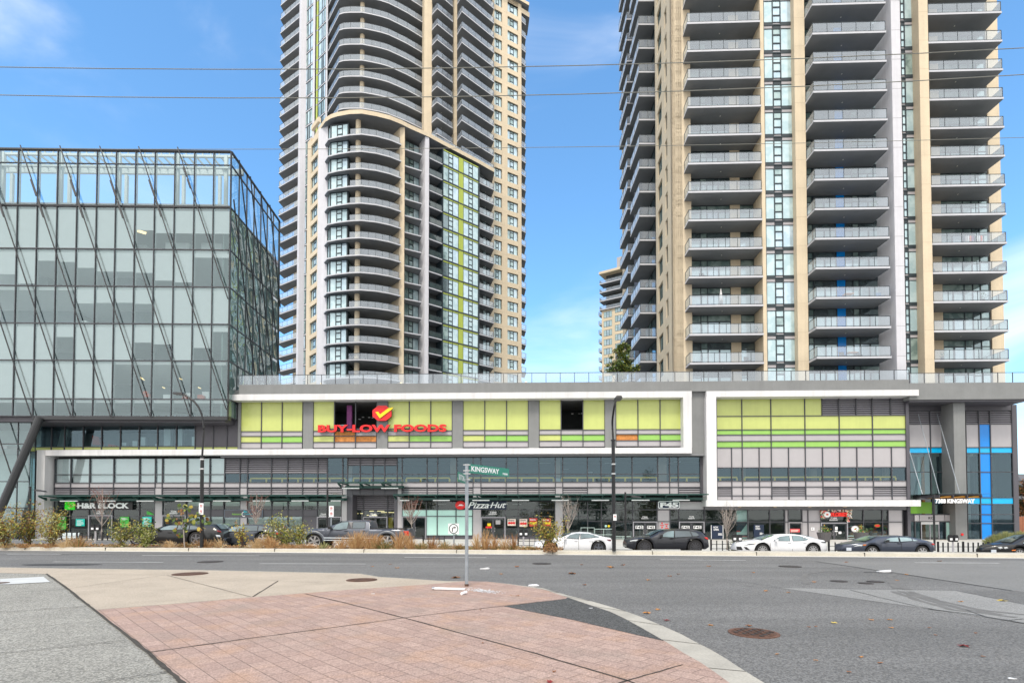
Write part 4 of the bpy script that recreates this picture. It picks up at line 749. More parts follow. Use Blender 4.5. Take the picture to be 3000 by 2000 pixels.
s4 = sg('pizza_shop_sign', 'red round logo with white roof shape and slanted white Pizza Hut lettering', 1410, 1479)
mb = MB(); uc, zc = PU(1349, .3, 1479), PZ(1479, .3, 1349); mb.disc(PF, uc, zc, .53, .43, .12, .3, REDM, n=28); mb.build('round_logo', s4)
mb = MB(); mb.poly(PF, [(uc - .38, zc - .10), (uc - .18, zc - .02), (uc - .05, zc + .10), (uc + .05, zc + .07), (uc + .15, zc + .11), (uc + .22, zc), (uc + .36, zc - .02), (uc + .28, zc - .06), (uc - .1, zc - .05)], .3, .33, WSIGN); mb.build('roof_shape', s4)
mb = MB(); text_mesh(mb, 'Pizza', PF, PU(1371, .3, 1480), PU(1432, .3, 1480), PZ(1488, .3, 1400), PZ(1469.5, .3, 1400), .2, .3, WSIGN, .012, .35); text_mesh(mb, 'Hut', PF, PU(1436, .3, 1480), PU(1482, .3, 1480), PZ(1487, .3, 1400), PZ(1470, .3, 1400), .2, .3, WSIGN, .012, .35)
mb.box(PF, PU(1428, .3, 1478), PU(1440, .3, 1478), .2, .29, PZ(1479, .3, 1434), PZ(1478, .3, 1434), WSIGN); mb.box(PF, PU(1470, .3, 1478), PU(1487, .3, 1478), .2, .29, PZ(1475.5, .3, 1434), PZ(1474.3, .3, 1434), WSIGN); mb.build('letters', s4)
mb = MB(); mb.box(PF, PU(1362, .1, 1480), PU(1484, .1, 1480), .05, .12, PZ(1491.5, .1, 1400), PZ(1467, .1, 1400), NAVY); mb.build('backing', s4)
s5 = sg('gym_sign', 'white outlined F45 letters on a blue edged panel below the green canopy', 1960, 1478)
uF, uG, zF0, zF1 = PU(1929, .3, 1478), PU(1992, .3, 1478), PZ(1489.5, .3, 1960), PZ(1466.5, .3, 1960)
def rr(u0, u1, z0, z1, r): return [(u0 + r, z0), (u1 - r, z0), (u1, z0 + r), (u1, z1 - r), (u1 - r, z1), (u0 + r, z1), (u0, z1 - r), (u0, z0 + r)]
mb = MB(); mb.poly(PF, rr(uF, uG, zF0, zF1, .12), .12, .24, WSIGN); mb.poly(PF, rr(uF + .07, uG - .07, zF0 + .07, zF1 - .07, .1), .24, .25, NAVY); mb.build('panel', s5)
mb = MB(); text_mesh(mb, 'F45', PF, uF + .17, uG - .15, zF0 + .13, zF1 - .13, .25, .32, WSIGN, .05); mb.build('letters', s5)
s6 = sg('florist_sign', 'red FLORIST lettering between flower wreaths over the double door', 2450, 1506)
mb = MB(); text_mesh(mb, 'FLORIST', PF, PU(2436, .3, 1506), PU(2484, .3, 1506), PZ(1512.3, .3, 2450), PZ(1500, .3, 2450), .15, .3, mat('florist_red', (.75, .03, .02), .4, emit=.25), .04); mb.build('letters', s6)
mb = MB(); uu, zz_ = PU(2424, .3, 1506), PZ(1506.3, .3, 2424); mb.disc(PF, uu, zz_, .33, .28, .12, .28, WSIGN); mb.disc(PF, uu, zz_, .13, .09, .28, .30, ORCHAIR, n=7); mb.build('round_logo', s6)
FL = [WSIGN, mat('petal_pink', (.75, .3, .28), .6), mat('petal_cream', (.75, .62, .45), .6), mat('leaf_sage', (.16, .24, .12), .7), REDM]
for (x0, x1, y0, y1, nn) in ((2404, 2418, 1495, 1518, 60), (2481, 2497, 1493, 1528, 80), (2413, 2490, 1493, 1498, 40)):
    mb = MB()
    for i in range(nn):
        px, py = rnd.uniform(x0, x1), rnd.uniform(y0, y1); uu, zz_ = PU(px, .25, py), PZ(py, .25, px); r = rnd.uniform(.03, .09); vv = rnd.uniform(.12, .32); a0 = rnd.uniform(0, 3)
        mb.face([PF.w(uu + r * math.cos(a0 + k * 1.256), vv + rnd.uniform(-.03, .03), zz_ + r * math.sin(a0 + k * 1.256)) for k in range(5)], rnd.choice(FL))
    mb.build('flower_wreath', s6)
# ------------------------------------------------------------------ lobby end of the podium
lob = thing('lobby_block', 'grey corner lobby block with tall glass wall and bright blue strips', 'building', PF.w(PU(2831), 0, -0.75))
vL = -1.5
def LU(px, v=vL, py=1350): return PF.u(px, v, py)
def LZ(py, v=vL, px=2820): return PF.z(py, v, px)
ue = LU(2981); zt2 = PZ(1120.5, .9, 2850)
mb = MB(); mb.box(PF, PU(2664.5, .9, 1150), PU(3010, .9, 1150), -26, .9, PZ(1169, .9, 2850), zt2, STUCCO); mb.box(PF, PU(2664.5, .7, 1172), PU(3010, .7, 1172), -26, .7, PZ(1174.5, .9, 2850), PZ(1169, .9, 2850), DARKP); mb.build('roof_beam', lob)
mb = MB(); mb.box(PF, LU(2797, .1, 1400), LU(2831, .1, 1400), vL - .4, .1, -.95, PZ(1178, .1, 2810), STUCCO); mb.build('pier', lob)
mb = MB(); mb.box(PF, LU(2967), ue, vL - 3, vL + .06, -.95, PZ(1176, .1, 2900), DARKP); mb.box(PF, LU(2831), LU(2967), vL - .3, vL + .1, -.95, LZ(1583), CONC); mb.box(PF, ue - .4, ue - .05, -26, vL - 3.02, -.95, PZ(1176, .1, 2900), STUCCO); mb.build('wall', lob)
mb = MB(); mb.rect(PF, LU(2664), ue, -.9, LZ(1180), vL - 5, mat('lobby_wall', (.50, .56, .52), .8, var=.25, scale=.4)); mb.box(PF, LU(2664), ue, vL - 6, vL - .3, -.95, -.72, ROOMF)
for px, wd, m in ((2700, 8, PLY), (2752, 6, ROOMD), (2850, 10, ROOMD), (2908, 9, ROOMD), (2945, 12, BLIND), (2963, 5, BLIND), (2688, 9, BLINDG)): mb.box(PF, LU(px, vL - 2), LU(px + wd, vL - 2), vL - 2.4, vL - 2, -.7, LZ(1330), m)
mb.build('interior_wall', lob)
yL = (1202, 1242, 1310, 1327, 1382, 1457, 1476, 1506, 1532, 1583)
for a, b, ks in ((2664, 2727, 'VPcKK'), (2727, 2768, 'VPcKK'), (2768, 2797, 'VPcKK')):
    wincol(lob, PF, LU(a), LU(b), rows_(yL[:6], list(ks), 2730, vL), vL)
for a, b in ((2727, 2768), (2768, 2797)): wincol(lob, PF, LU(a), LU(b), rows_(yL[5:8], ['c', 'K'], 2730, vL), vL)
for a, b, ks in ((2831, 2870, 'VPcKKcKKK'), (2870, 2903, 'VbcbbcbbB'), (2903, 2967, 'VPcKKcKKK')):
    ks = ks.replace('B', 'b'); wincol(lob, PF, LU(a), LU(b), rows_(yL, list(ks), 2880, vL), vL)
mb = MB(); mb.rect(PF, LU(2664), LU(2967), LZ(1202), LZ(1178), vL, DARKP); mb.build('soffit_panel', lob)
# entrance box, green panel
ve = -.6; mb = MB(); u0, u1 = PU(2680, ve, 1515), PU(2785, ve, 1515)
for a, b in ((2680, 2693), (2695, 2767), (2769, 2785)): mb.box(PF, PU(a, ve, 1515), PU(b, ve, 1515), ve - .5, ve, PZ(1525.5, ve, 2730), PZ(1508, ve, 2730), PALE)
mb.box(PF, u0, u1, ve - .55, ve - .02, PZ(1508, ve, 2730), PZ(1505, ve, 2730), MULL); mb.box(PF, u0, u1, ve - .55, ve - .02, PZ(1528, ve, 2730), PZ(1525.5, ve, 2730), MULL); mb.build('entrance_box', lob)
mb = MB(); text_mesh(mb, 'KC', PF, PU(2720, ve, 1515), PU(2734, ve, 1515), PZ(1520, ve, 2730), PZ(1513, ve, 2730), ve + .004, ve + .02, BLACK, .02); mb.build('letters', lob)
mb = MB(); mb.box(PF, PU(2653.5, ve, 1490), PU(2731, ve, 1490), ve - .2, ve - .03, PZ(1503.5, ve, 2700), PZ(1470, ve, 2700), GREENP); mb.build('green_panel', lob)
for a, b, ks in ((2655, 2680, 'DK'), (2680, 2697, 'K'), (2750, 2769, 'K'), (2769, 2785, 'F')):
    if len(ks) == 2: wincol(lob, PF, PU(a, ve), PU(b, ve), rows_((1505, 1527, 1586), ['D', 'K'], 2700, ve - .1), ve - .1)
    else: wincol(lob, PF, PU(a, ve), PU(b, ve), rows_((1528, 1586), [ks], 2700, ve - .1), ve - .1)
mb = MB(); z0, z1 = PZ(1586, ve, 2720), PZ(1535, ve, 2720); mb.box(PF, PU(2697, ve), PU(2750, ve), ve - .12, ve - .05, z1, PZ(1528, ve, 2720), WHITE)
for a in (2697, 2722, 2748): mb.box(PF, PU(a, ve), PU(a + 2, ve), ve - .12, ve - .04, z0, z1, DOORM)
mb.rect(PF, PU(2699, ve), PU(2748, ve), z0, z1, ve - .1, G_SHOP); mb.build('door', lob)
# skewed wood and steel entrance canopy hung on rods, with its letters
cn = thing('entrance_canopy', 'orange wood and steel canopy hung on rods over the lobby door', 'canopy', PF.w(PU(2800, 1, 1455), 1, PZ(1455, 1, 2800)))
vf = 2.2; zc0, zc1 = PZ(1457.5, vf, 2800), PZ(1449, vf, 2800); uA, uB = PU(2752, vf, 1450), PU(2876, vf, 1450)
mb = MB(); mb.box(PF, uA, uB, vf - .12, vf, zc1 - .02, zc1 + .10, DARKP); mb.box(PF, uA, uB, vL + .1, vL + .2, zc1 - .02, zc1 + .1, DARKP)
for i in range(4): uu = uA + (uB - uA) * i / 3; mb.box(PF, uu - .05, uu + .05, vL + .2, vf - .121, zc0, zc1 + .06, DARKP); mb.box(PF, uu - .05, uu + .05, vf - .12, vf + .02, zc0, zc1 - .021, DARKP)
mb.build('steel_frame', cn)
mb = MB()
for i in range(3):
    ua, ub_ = uA + (uB - uA) * i / 3 + .06, uA + (uB - uA) * (i + 1) / 3 - .06
    mb.hexa([PF.w(ua, vf - .2, zc0), PF.w(ub_, vf - .2, zc0 + .03), PF.w(ub_, vL + .2, zc0 + .03), PF.w(ua, vL + .2, zc0), PF.w(ua, vf - .2, zc0 + .08), PF.w(ub_, vf - .2, zc1 - .06), PF.w(ub_, vL + .2, zc1 - .06), PF.w(ua, vL + .2, zc0 + .08)], ORANGE)
mb.build('wood_soffit', cn)
mb = MB(); mb.box(PF, uA - .3, uB + .9, vL + .1, vf + .25, zc1 + .104, zc1 + .125, G_CANO); mb.build('glass_roof', cn)
for (xa, ya, xb, yb) in ((2690, 1212, 2752, 1447), (2745, 1212, 2812, 1447), (2664, 1320, 2702, 1449)):
    mb = MB(); p = PF.w(PU(xa, vL + .1, ya), vL + .1, PZ(ya, vL + .1, xa)); q = PF.w(PU(xb, 1.6, yb), 1.6, zc1 + .12); mb.tube([p, q], .035, GALV, 6); mb.build('hanger_rod', cn)
mb = MB(); text_mesh(mb, '7388 KINGSWAY', PF, PU(2741, vf + .1, 1466), PU(2856, vf + .1, 1466), PZ(1473.5, vf + .1, 2800), PZ(1460.5, vf + .1, 2800), vf + .03, vf + .10, WSIGN, .03); mb.build('letters', cn)
mb = MB(); mb.disc(PF, PU(2819, .15, 1564), PZ(1564.5, .15, 2819), .11, .12, .1, .2, REDM, n=12); tag(mb.build('alarm_bell', loc=PF.w(PU(2819), .15, 1)), 'small round red fire bell low on the grey pier', 'bell')
# ------------------------------------------------------------------ terrace glass railing
def rail_run(name, lab, A, B, z0, h, step, cat='railing', thick=.05, mid=None):
    fr = Fr(A, B); t = thing(name, lab, cat, (A[0], A[1], z0)); n = max(1, round(fr.len / step)); s = fr.len / n
    mb = MB(); mb.box(fr, 0, fr.len, -.03, .03, z0 + h - .04, z0 + h, MULL); mb.box(fr, 0, fr.len, -.02, .02, z0 + .04, z0 + .07, MULL); mb.build('top_rail', t)
    for i in range(n + 1):
        mb = MB(); mb.box(fr, s * i - thick / 2, s * i + thick / 2, -.03, .031, z0, z0 + h - .041, MULL); mb.build('post', t)
    for i in range(n):
        mb = MB(); mb.rect(fr, s * i + thick / 2 + .01, s * (i + 1) - thick / 2 - .01, z0 + .075, z0 + h - .045, 0, G_RAIL); mb.build('glass_panel', t)
    return t
hR = PZ(1093, .6, 1400) - zt
p0, p1, p2 = PF.w(PU(700, .6, 1110), .6, 0), PF.w(PU(2663, .6, 1110), .6, 0), PF.w(PU(3010, .6, 1110), .6, 0)
q0 = PF.w(PU(640, -2, 1110), -2.5, 0)
rail_run('glass_railing', 'long glass railing with dark posts along the podium roof edge', p0[:2], p1[:2], zt, hR, 1.41)
rail_run('glass_railing', 'glass railing on the podium roof at the far right above the lobby', (p1.x + .06, p1.y), p2[:2], zt2, hR, 1.41)
# ------------------------------------------------------------------ glass office building
cx, cy = XY(669, 54.0, 15); OF = Fr((-57.0, cy + .019 * (-57.0 - cx)), (cx, cy)); UE = OF.len
off = thing('glass_office_building', 'glass office block with black diagonal tubes overhanging the street corner', 'building', (cx, cy, -.75))
def OU(px, v=0.0, py=900): return OF.u(px, v, py)
def OZ(py, v=0.0, px=400): return OF.z(py, v, px)
colpx = [669, 624, 567.5, 510, 452, 395, 338, 282, 224.5, 166.5, 108.5, 50.5]; cu_ = [OU(p, 0, 604) for p in colpx]; cu_[0] = UE
while cu_[-1] > 1.0: cu_.append(cu_[-1] - 1.95)
cu_ = cu_[::-1]; nc = len(cu_) - 1
ry2 = [443, 480.5, 605.5, 730.5, 839.5, 948.5, 1056.5, 1169, 1220]; rz_ = [OZ(y) for y in ry2]
blinds = {2: [1] * 7 + [.5, .57, .57, .57, .57], 3: [.65, .92, .25, .28, .45, .55, .55, .58, .8, .85, .12, .12], 4: [0, 0, 0, 0, .4, .38, .37, .4, 1, 1, 1, 1],
          5: [1, 1, 1, .3, 1, 1, 1, .45, .5, 1, .6, .12], 6: [1, 1, 1, 1, 1, .97, 0, 0, 0, 0, 0, 0], 7: [0] * 12}
for r in range(8):
    zb, ztp = rz_[r + 1], rz_[r]
    for c in range(nc):
        u0, u1 = cu_[c], cu_[c + 1]; mb = MB(); t = .035
        mb.box(OF, u0, u0 + t, -.12, .04, zb, ztp, MULL); mb.box(OF, u1 - t, u1, -.12, .04, zb, ztp, MULL)
        hb = .07 if r not in (0,) else .03
        mb.box(OF, u0 + t, u1 - t, -.118, .035, zb, zb + hb, MULL); mb.box(OF, u0 + t, u1 - t, -.118, .035, ztp - (.07 if r == 0 else .03), ztp, MULL)
        mb.rect(OF, u0 + t, u1 - t, zb + hb, ztp - .03, -.04, G_OFF)
        mb.box(OF, u0 + t + .01, u0 + t + .05, -.28, -.13, zb, ztp, PSTEEL)
        if r in blinds:
            k = c - (nc - 12); f = blinds[r][k] if k >= 0 else 1
            f = min(1, f)
            if f > 0: mb.rect(OF, u0 + .12, u1 - .06, ztp - .30 - (ztp - .30 - zb) * f, ztp - .30, -.14, BLIND)
        mb.build('window', off)
ROOMO = mat('office_room_wall', (0.22, 0.27, 0.32), 0.8, var=0.15, scale=0.6)
mb = MB()
for r in range(2, 9):
    z = rz_[r]
    mb.box(OF, -14, UE - .4, -12.6, -.30, z - (.30 if r < 8 else .5), z + (.08 if r > 2 else .5), (DARKP if r == 8 else BLIND) if r > 2 else PALE)
mb.rect(OF, -14, UE - .4, rz_[8], rz_[2], -9, ROOMO); mb.build('floor_slab', off)
mb = MB()
for r, u0, u1 in ((2, 2.5, 9), (3, 12, 16), (4, 1, 9), (4, 14, 20), (5, 18, 23), (3, 3, 6)): mb.box(OF, u0, u1, -8.9, -6, rz_[r + 1] + .1, rz_[r] - .3, ROOMO)
for px, py, w_, h_ in ((397, 717, 30, 22), (485, 710, 70, 20), (590, 710, 60, 20), (478, 1155, 20, 18), (535, 1150, 25, 22), (592, 1146, 20, 24), (140, 1000, 30, 20), (240, 940, 14, 10), (400, 1050, 12, 8)):
    mb.box(OF, OU(px, -2.5, py), OU(px + w_, -2.5, py), -3.1, -2.5, OZ(py + h_, -2.5), OZ(py, -2.5), BLIND)
mb.build('interior_furniture', off)
mb = MB()
for px, py in ((418, 1145), (423, 1152), (578, 1155), (585, 1158), (534, 1158)): mb.box(OF, OU(px, -2.2, py), OU(px, -2.2, py) + .45, -2.5, -2.2, OZ(py + 10, -2.2), OZ(py, -2.2), ORCHAIR)
mb.build('office_chair', off)
mb = MB()
WARM = mat('warm_lamp', (1, .75, .35), .5, emit=1.2)
p = [(402, 672), (430, 680), (427, 687), (400, 679)]; mb.face([OF.w(OU(x, -4, y), -4, OZ(y, -4)) for x, y in p], WARM)
for px, py in ((411, 1104), (415, 1108), (525, 1106), (475, 1132), (580, 1132)): mb.face([OF.w(OU(px + a, -4, py), -4, OZ(py + b, -4)) for a, b in ((0, 0), (9, 4), (9, 6), (0, 2))], WARM)
mb.build('ceiling_lamps', off)
mb = MB()                                                       # roof screen steel
for px, wd, v in ((2, 15, -1.6), (172, 15, -1.6), (344, 13, -1.6), (516, 12, -1.6), (660, 9, -1.6), (32, 8, -4.5), (201, 8, -4.5), (368, 8, -4.5), (536, 8, -4.5), (642, 8, -4.5)):
    mb.box(OF, OU(px - wd / 2, v, 550), OU(px + wd / 2, v, 550), v - .3, v, rz_[2] + .45, OZ(450 if v > -2 else 512, v), PSTEEL)
mb.box(OF, .5, UE - .6, -1.95, -1.7, OZ(457, -1.7), OZ(451, -1.7), PSTEEL); mb.box(OF, .5, UE - 1, -4.8, -4.5, OZ(508, -4.5), OZ(492, -4.5), PSTEEL); mb.box(OF, .5, UE - 1, -1.62, -1.4, OZ(490, -1.4), OZ(485, -1.4), PSTEEL)
for i in range(31): uu = 1 + i * .85; mb.box(OF, uu, uu + .10, -4.49, -1.96, OZ(492, -4.5) - .2, OZ(492, -4.5), PSTEEL)
mb.build('roof_frame', off)
# corner and edge trims
mb = MB(); mb.box(OF, UE - .05, UE + .05, -.1, .1, rz_[8] - .3, rz_[0] + .1, STEEL); mb.box(OF, 0, UE - .06, -.1, .11, rz_[0], rz_[0] + .14, STEEL)
ust = OU(95, 0, 1220); mb.box(OF, ust, UE + .05, -.5, .10, rz_[8] - .32, rz_[8], STEEL); mb.box(OF, 0, UE - .06, .045, .08, rz_[2] - .06, rz_[2] + .12, STEEL); mb.build('edge_trim', off)
# diagonals
zt_ = OZ(437, .3); zb_ = OZ(1221, .3)
for k, x0 in enumerate((59, 175, 292, 406, 520, -57, -173, -289)):
    uT = OU(x0, .3, 437) if x0 > -200 else OU(x0, .3, 437); xb = x0 + .338 * (1221 - 437); uBm = OU(xb, .3, 1221)
    if x0 == 520: f = (UE - uT) / (uBm - uT); uBm = UE; zE_ = zt_ + (zb_ - zt_) * f
    elif x0 == -289: f = 1.26; uBm = uT + (uBm - uT) * f; zE_ = zt_ + (zb_ - zt_) * f
    else: zE_ = zb_
    if x0 in (406, 520) and uBm > UE: f = (UE - uT) / (uBm - uT); uBm = UE; zE_ = zt_ + (zb_ - zt_) * f
    mb = MB(); mb.tube([OF.w(uT, .3, zt_ + .25), OF.w(uBm, .3, zE_)], .058, STEEL, 8)
    for f in (.12, .2): mb.tube([OF.w(uT + (uBm - uT) * f, .3, zt_ + (zE_ - zt_) * f), OF.w(uT + (uBm - uT) * (f + .06), .3, zt_ + (zE_ - zt_) * (f + .06))], .09, STEEL, 8)
    mb.build('diagonal_tube', off)
mb = MB(); a, b = OF.w(OU(108, .45, 1222), .1, OZ(1222, .45)), OF.w(OU(14, .45, 1490), .9, OZ(1490, .9)); d = (b - a); b2 = a + d * ((a.z + .95) / (a.z - b.z)); mb.tube([a, b2], .36, STEEL, 14); mb.build('slanted_column', off)
# glass wall below, at the far left
zl = [rz_[8], OZ(1299.5), OZ(1410.5), OZ(1488), -.9]
for c in range(nc):
    u0, u1 = cu_[c], cu_[c + 1]
    if u0 > OU(70, -.6, 1350): break
    u1 = min(u1, OU(86, -.6, 1350))
    v0 = -.6; mb = MB()
    for i in range(4):
        mb.box(OF, u0, u0 + .06, v0 - .1, v0, zl[i + 1], zl[i] - .33 * (i == 0), MULL); mb.box(OF, u0 + .06, u1, v0 - .1, v0 - .002, zl[i + 1], zl[i + 1] + .09, MULL)
        mb.rect(OF, u0 + .06, u1, zl[i + 1] + .09, zl[i], v0 - .06, G_OFF if i < 3 else W_DARK)
    mb.build('lower_window', off)
mb = MB(); mb.rect(OF, .2, OU(88, -3), -.9, rz_[8] - .4, -6, mat('lower_room', (.36, .46, .45), .8, var=.2, scale=.3)); mb.box(OF, .2, OU(86, -3), -6, -.8, OZ(1305) - .2, OZ(1305) + .1, PALE)
for i in range(2): uu = .8 + 2.2 * i; mb.tube([OF.w(uu, -2.5, -.7), OF.w(uu + .8, -2.5, rz_[8] - .5)], .2, PSTEEL, 8)
mb.build('interior_wall', off)
# side wall of the office, rippled reflective glass
fx, fy = -28.8 + (cx + 28.3), 66.9; SF = Fr((cx, cy), (cx - .053 * 12.9, fy)); Ls = SF.len; ns = 7
SF.V = -SF.V if SF.V.x < 0 else SF.V
yt = rz_
for r in range(8):
    for c in range(ns):
        u0, u1 = Ls * c / ns, Ls * (c + 1) / ns; mb = MB()
        z1_, z0_ = yt[r], yt[r + 1]; t = .03
        mb.box(SF, u0 + .05, u0 + .05 + t, -.1, .05, z0_, z1_, MULL); mb.box(SF, u0 + .08, u1 + .049, -.1, .045, z0_, z0_ + .10, MULL)
        mb.rect(SF, u0 + .08, u1, z0_ + .1, z1_, -.02, G_SIDE if r > 1 else G_OFF); mb.build('side_window', off)
mb = MB(); mb.box(SF, .06, Ls, -.1, .1, yt[0], yt[0] + .14, STEEL)
for x0 in (-1.5, 1.2, 3.9, 6.6, 9.3):
    ua, ub_ = max(0.1, x0), min(Ls, x0 + 9); za = yt[0] + (yt[8] - yt[0]) * (ua - x0) / 9; zb3 = yt[0] + (yt[8] - yt[0]) * (ub_ - x0) / 9
    mb.tube([SF.w(ua, .25, za), SF.w(ub_, .25, zb3)], .075, STEEL, 6)
mb.box(SF, Ls, Ls + .15, -.1, .1, yt[8] - .4, yt[0] + .1, STEEL); mb.build('side_tubes', off)
mb = MB(); mb.box(OF, .3, UE - .5, -13, -12.7, -.9, rz_[2], ROOMW); mb.box(SF, .4, Ls, -.9, -.8, rz_[8], rz_[2], mat('side_room', (.20, .30, .28), .8, var=.6, scale=.4)); mb.build('rear_wall', off)
# recessed storey between office and shops (red chairs), part of the podium
va2 = -.15; vs2 = [103.6, 151.4, 189.7, 244.5, 298.4, 353, 408, 462, 517, 572]
for a, b in zip(vs2, vs2[1:]): wincol(pod, PF, PU(a, va2, 1265), PU(b, va2, 1265), rows_((1215, 1308, 1318.5), ['K', 'L'], 350, va2), va2, 'recessed_window')
for a, b in ((572, 625), (625, 665), (665, 698)): wincol(pod, PF, PU(a, va2, 1265), PU(b, va2, 1265), rows_((1190, 1308, 1318.5), ['D', 'L'], 640, va2), va2, 'dark_panel')
wincol(pod, PF, PU(84, -.4, 1400), PU(103.5, -.4, 1400), rows_((1308, 1322, 1500, 1570), ['L', 'K', 'D'], 95, -.4), -.4, 'edge_panel')
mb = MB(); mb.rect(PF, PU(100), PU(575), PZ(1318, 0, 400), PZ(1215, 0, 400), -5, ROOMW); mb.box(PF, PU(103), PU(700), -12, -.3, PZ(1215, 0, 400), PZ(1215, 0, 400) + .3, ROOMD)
for px, wd in ((165, 22), (478, 20), (520, 12)): mb.hexa([PF.w(PU(px, -2), -2, PZ(1308, -2, px)), PF.w(PU(px + wd, -2), -2, PZ(1308, -2, px)), PF.w(PU(px + wd, -2), -2.4, PZ(1308, -2, px)), PF.w(PU(px, -2), -2.4, PZ(1308, -2, px))] + [PF.w(PU(px + (22 if px < 300 else 0), -2), -2, PZ(1218, -2, px)), PF.w(PU(px + wd + (22 if px < 300 else 0), -2), -2, PZ(1218, -2, px)), PF.w(PU(px + wd + (22 if px < 300 else 0), -2), -2.4, PZ(1218, -2, px)), PF.w(PU(px + (22 if px < 300 else 0), -2), -2.4, PZ(1218, -2, px))], BLIND if px > 300 else PSTEEL)
mb.build('recessed_room', pod)
for px, s in ((275, 1), (322, -.6)):
    t = thing('office_chair', 'red chair with high curved back seen behind the recessed glass' if s > 0 else 'low red seat beside the high backed red chair', 'chair', PF.w(PU(px, -1.2), -1.2, PZ(1307, -1.2, px)))
    v = -1.2; mb = MB(); pts = [(270, 1275), (288, 1279), (295, 1302), (271, 1303)] if s > 0 else [(318, 1300), (337, 1303), (337, 1307), (315, 1306)]
    mb.poly(PF, [(PU(x, v, y), PZ(y, v, x)) for x, y in pts], v - .5, v, ORCHAIR); mb.build('back' if s > 0 else 'seat', t)
mb = MB()
for px, py, w_, h_ in ((358, 1296, 12, 9), (388, 1291, 14, 15), (412, 1280, 14, 25), (455, 1300, 4, 6), (485, 1290, 14, 15), (562, 1279, 10, 27)): mb.box(PF, PU(px, -1.3, py), PU(px + w_, -1.3, py), -1.7, -1.3, PZ(py + h_, -1.3, px), PZ(py, -1.3, px), BLIND)
mb.build('interior_furniture', pod)
# ------------------------------------------------------------------ right apartment tower
def railing(mb, pts, z, h=1.05, post=1.35, glass=G_RAIL, ends=True):
    """pts: world plan points of the rail line"""
    for a, b in zip(pts, pts[1:]):
        fr = Fr(a, b); n = max(1, round(fr.len / post)); s = fr.len / n
        mb.box(fr, 0, fr.len, -.025, .025, z + h - .04, z + h, MULT); mb.box(fr, 0, fr.len, -.015, .015, z + .05, z + .09, MULT)
        for i in range(n + 1): mb.box(fr, s * i - .018, s * i + .018, -.02, .02, z, z + h - .041, MULT)
        mb.rect(fr, .02, fr.len - .02, z + .095, z + h - .045, 0, glass)
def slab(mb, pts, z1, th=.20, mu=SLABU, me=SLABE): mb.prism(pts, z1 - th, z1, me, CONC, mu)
LAMPG = mat('soffit_lamp', (.85, .84, .8), .4)
def pane(mb, fr, u0, u1, z0, z1, v, m, f=.045, fm=MULT):
    mb.rect(fr, u0 + f, u1 - f, z0 + f, z1 - f, v - .03, m); mb.box(fr, u0, u0 + f, v - .06, v + .03, z0, z1, fm); mb.box(fr, u1 - f, u1, v - .06, v + .03, z0, z1, fm)
    mb.box(fr, u0 + f, u1 - f, v - .06, v + .025, z0, z0 + f, fm); mb.box(fr, u0 + f, u1 - f, v - .06, v + .025, z1 - f, z1, fm)
PM = [W_PALE, W_PALE, W_PALE, W_BLUE, W_MID, W_PALE]
def pick(): return rnd.choice(PM)
h = 2.95; tA = PF.z(1043.7, -.15, 2505); tB = PF.z(7.6, -.15, 2505); h = (tB - tA) / 12; NF = range(-1, 21)
def lev(k): return tA + h * k
rt = thing('apartment_tower', 'wide cream and white apartment tower with stacked glass balconies on the right', 'tower', PF.w(PU(2450, -10), -10, zt))
ztop = lev(21)
def U(px, v, py=1000): return PF.u(px, v, py)
zb = zt - .3
# solid core and walls
X0 = U(1976, -4.2); XR = U(2937, -4.35, 900)
mb = MB()
mb.box(PF, X0 + 2.0, XR - .01, -26, -5.4, zb, ztop, CREAM)
mb.build('core', rt)
mb = MB()
vp = -3.4
# left front pier and left side wall of cream concrete with its two rows of windows
uP0, uP1 = U(1973, vp), U(2003, vp); SLf = Fr(tuple(PF.w(uP0, vp - 7.6, 0)[:2]), tuple(PF.w(uP0, vp, 0)[:2]))
mb.box(PF, uP0, uP1, -5.4, vp, zb, ztop, CREAM)
wins = []

def side_u(px, py=1000): return SLf.uz(px, py, 0)[0]
wu = [(side_u(1930), side_u(1943)), (side_u(1952), side_u(1969))]
us = [0] + [t for w_ in wu for t in w_] + [SLf.len]
for i in (0, 2, 4): mb.box(SLf, us[i], us[i + 1], -.35, 0, zb, ztop, CREAM)
for k in NF:
    for a, b in wu: mb.box(SLf, a, b, -.35, -.002, lev(k) + 2.25, lev(k) + h + .25 if k < 20 else ztop, CREAM)
    if k == -1:
        for a, b in wu: mb.box(SLf, a, b, -.35, -.002, zb, lev(k) + .25, CREAM)
mb.box(SLf, 0, SLf.len, -.36, -2.0, zb, ztop, CREAM)
# other piers
for a, b, v1, v0, m in ((2237, 2247.5, -2.1, -4.3, CREAM), (2338, 2369, -1.7, -5.4, CREAM), (2709, 2736.5, -1.4, -5.4, CREAM)): mb.box(PF, U(a, v1), U(b, v1), v0, v1, zb, ztop, m)
mb.box(PF, U(2906, -4.25), XR, -5.39, -4.2, zb, ztop, CREAM)
mb.box(PF, XR - .3, XR, -26.01, -5.41, zb, ztop + .02, CREAM)
mb.build('wall', rt)
mb = MB(); mb.box(PF, U(2627, -.1), U(2653.7, -.1), -5.4, -.1, zb, ztop, WHITEC); mb.build('white_fin', rt)
mb = MB()
for k in NF:
    for x0, x1, v in ((U(1973, vp), U(2003, vp), vp), (U(2338, -1.7), U(2369, -1.7), -1.7), (U(2709, -1.4), U(2736.5, -1.4), -1.4), (U(2627, -.1), U(2653.7, -.1), -.1)):
        mb.box(PF, x0 + .01, x1 - .01, v, v + .004, lev(k) - .02, lev(k) + .0, DARKP if v > -.5 else mat('form_joint', (.45, .36, .24), .8))
mb.build('form_joints', rt)
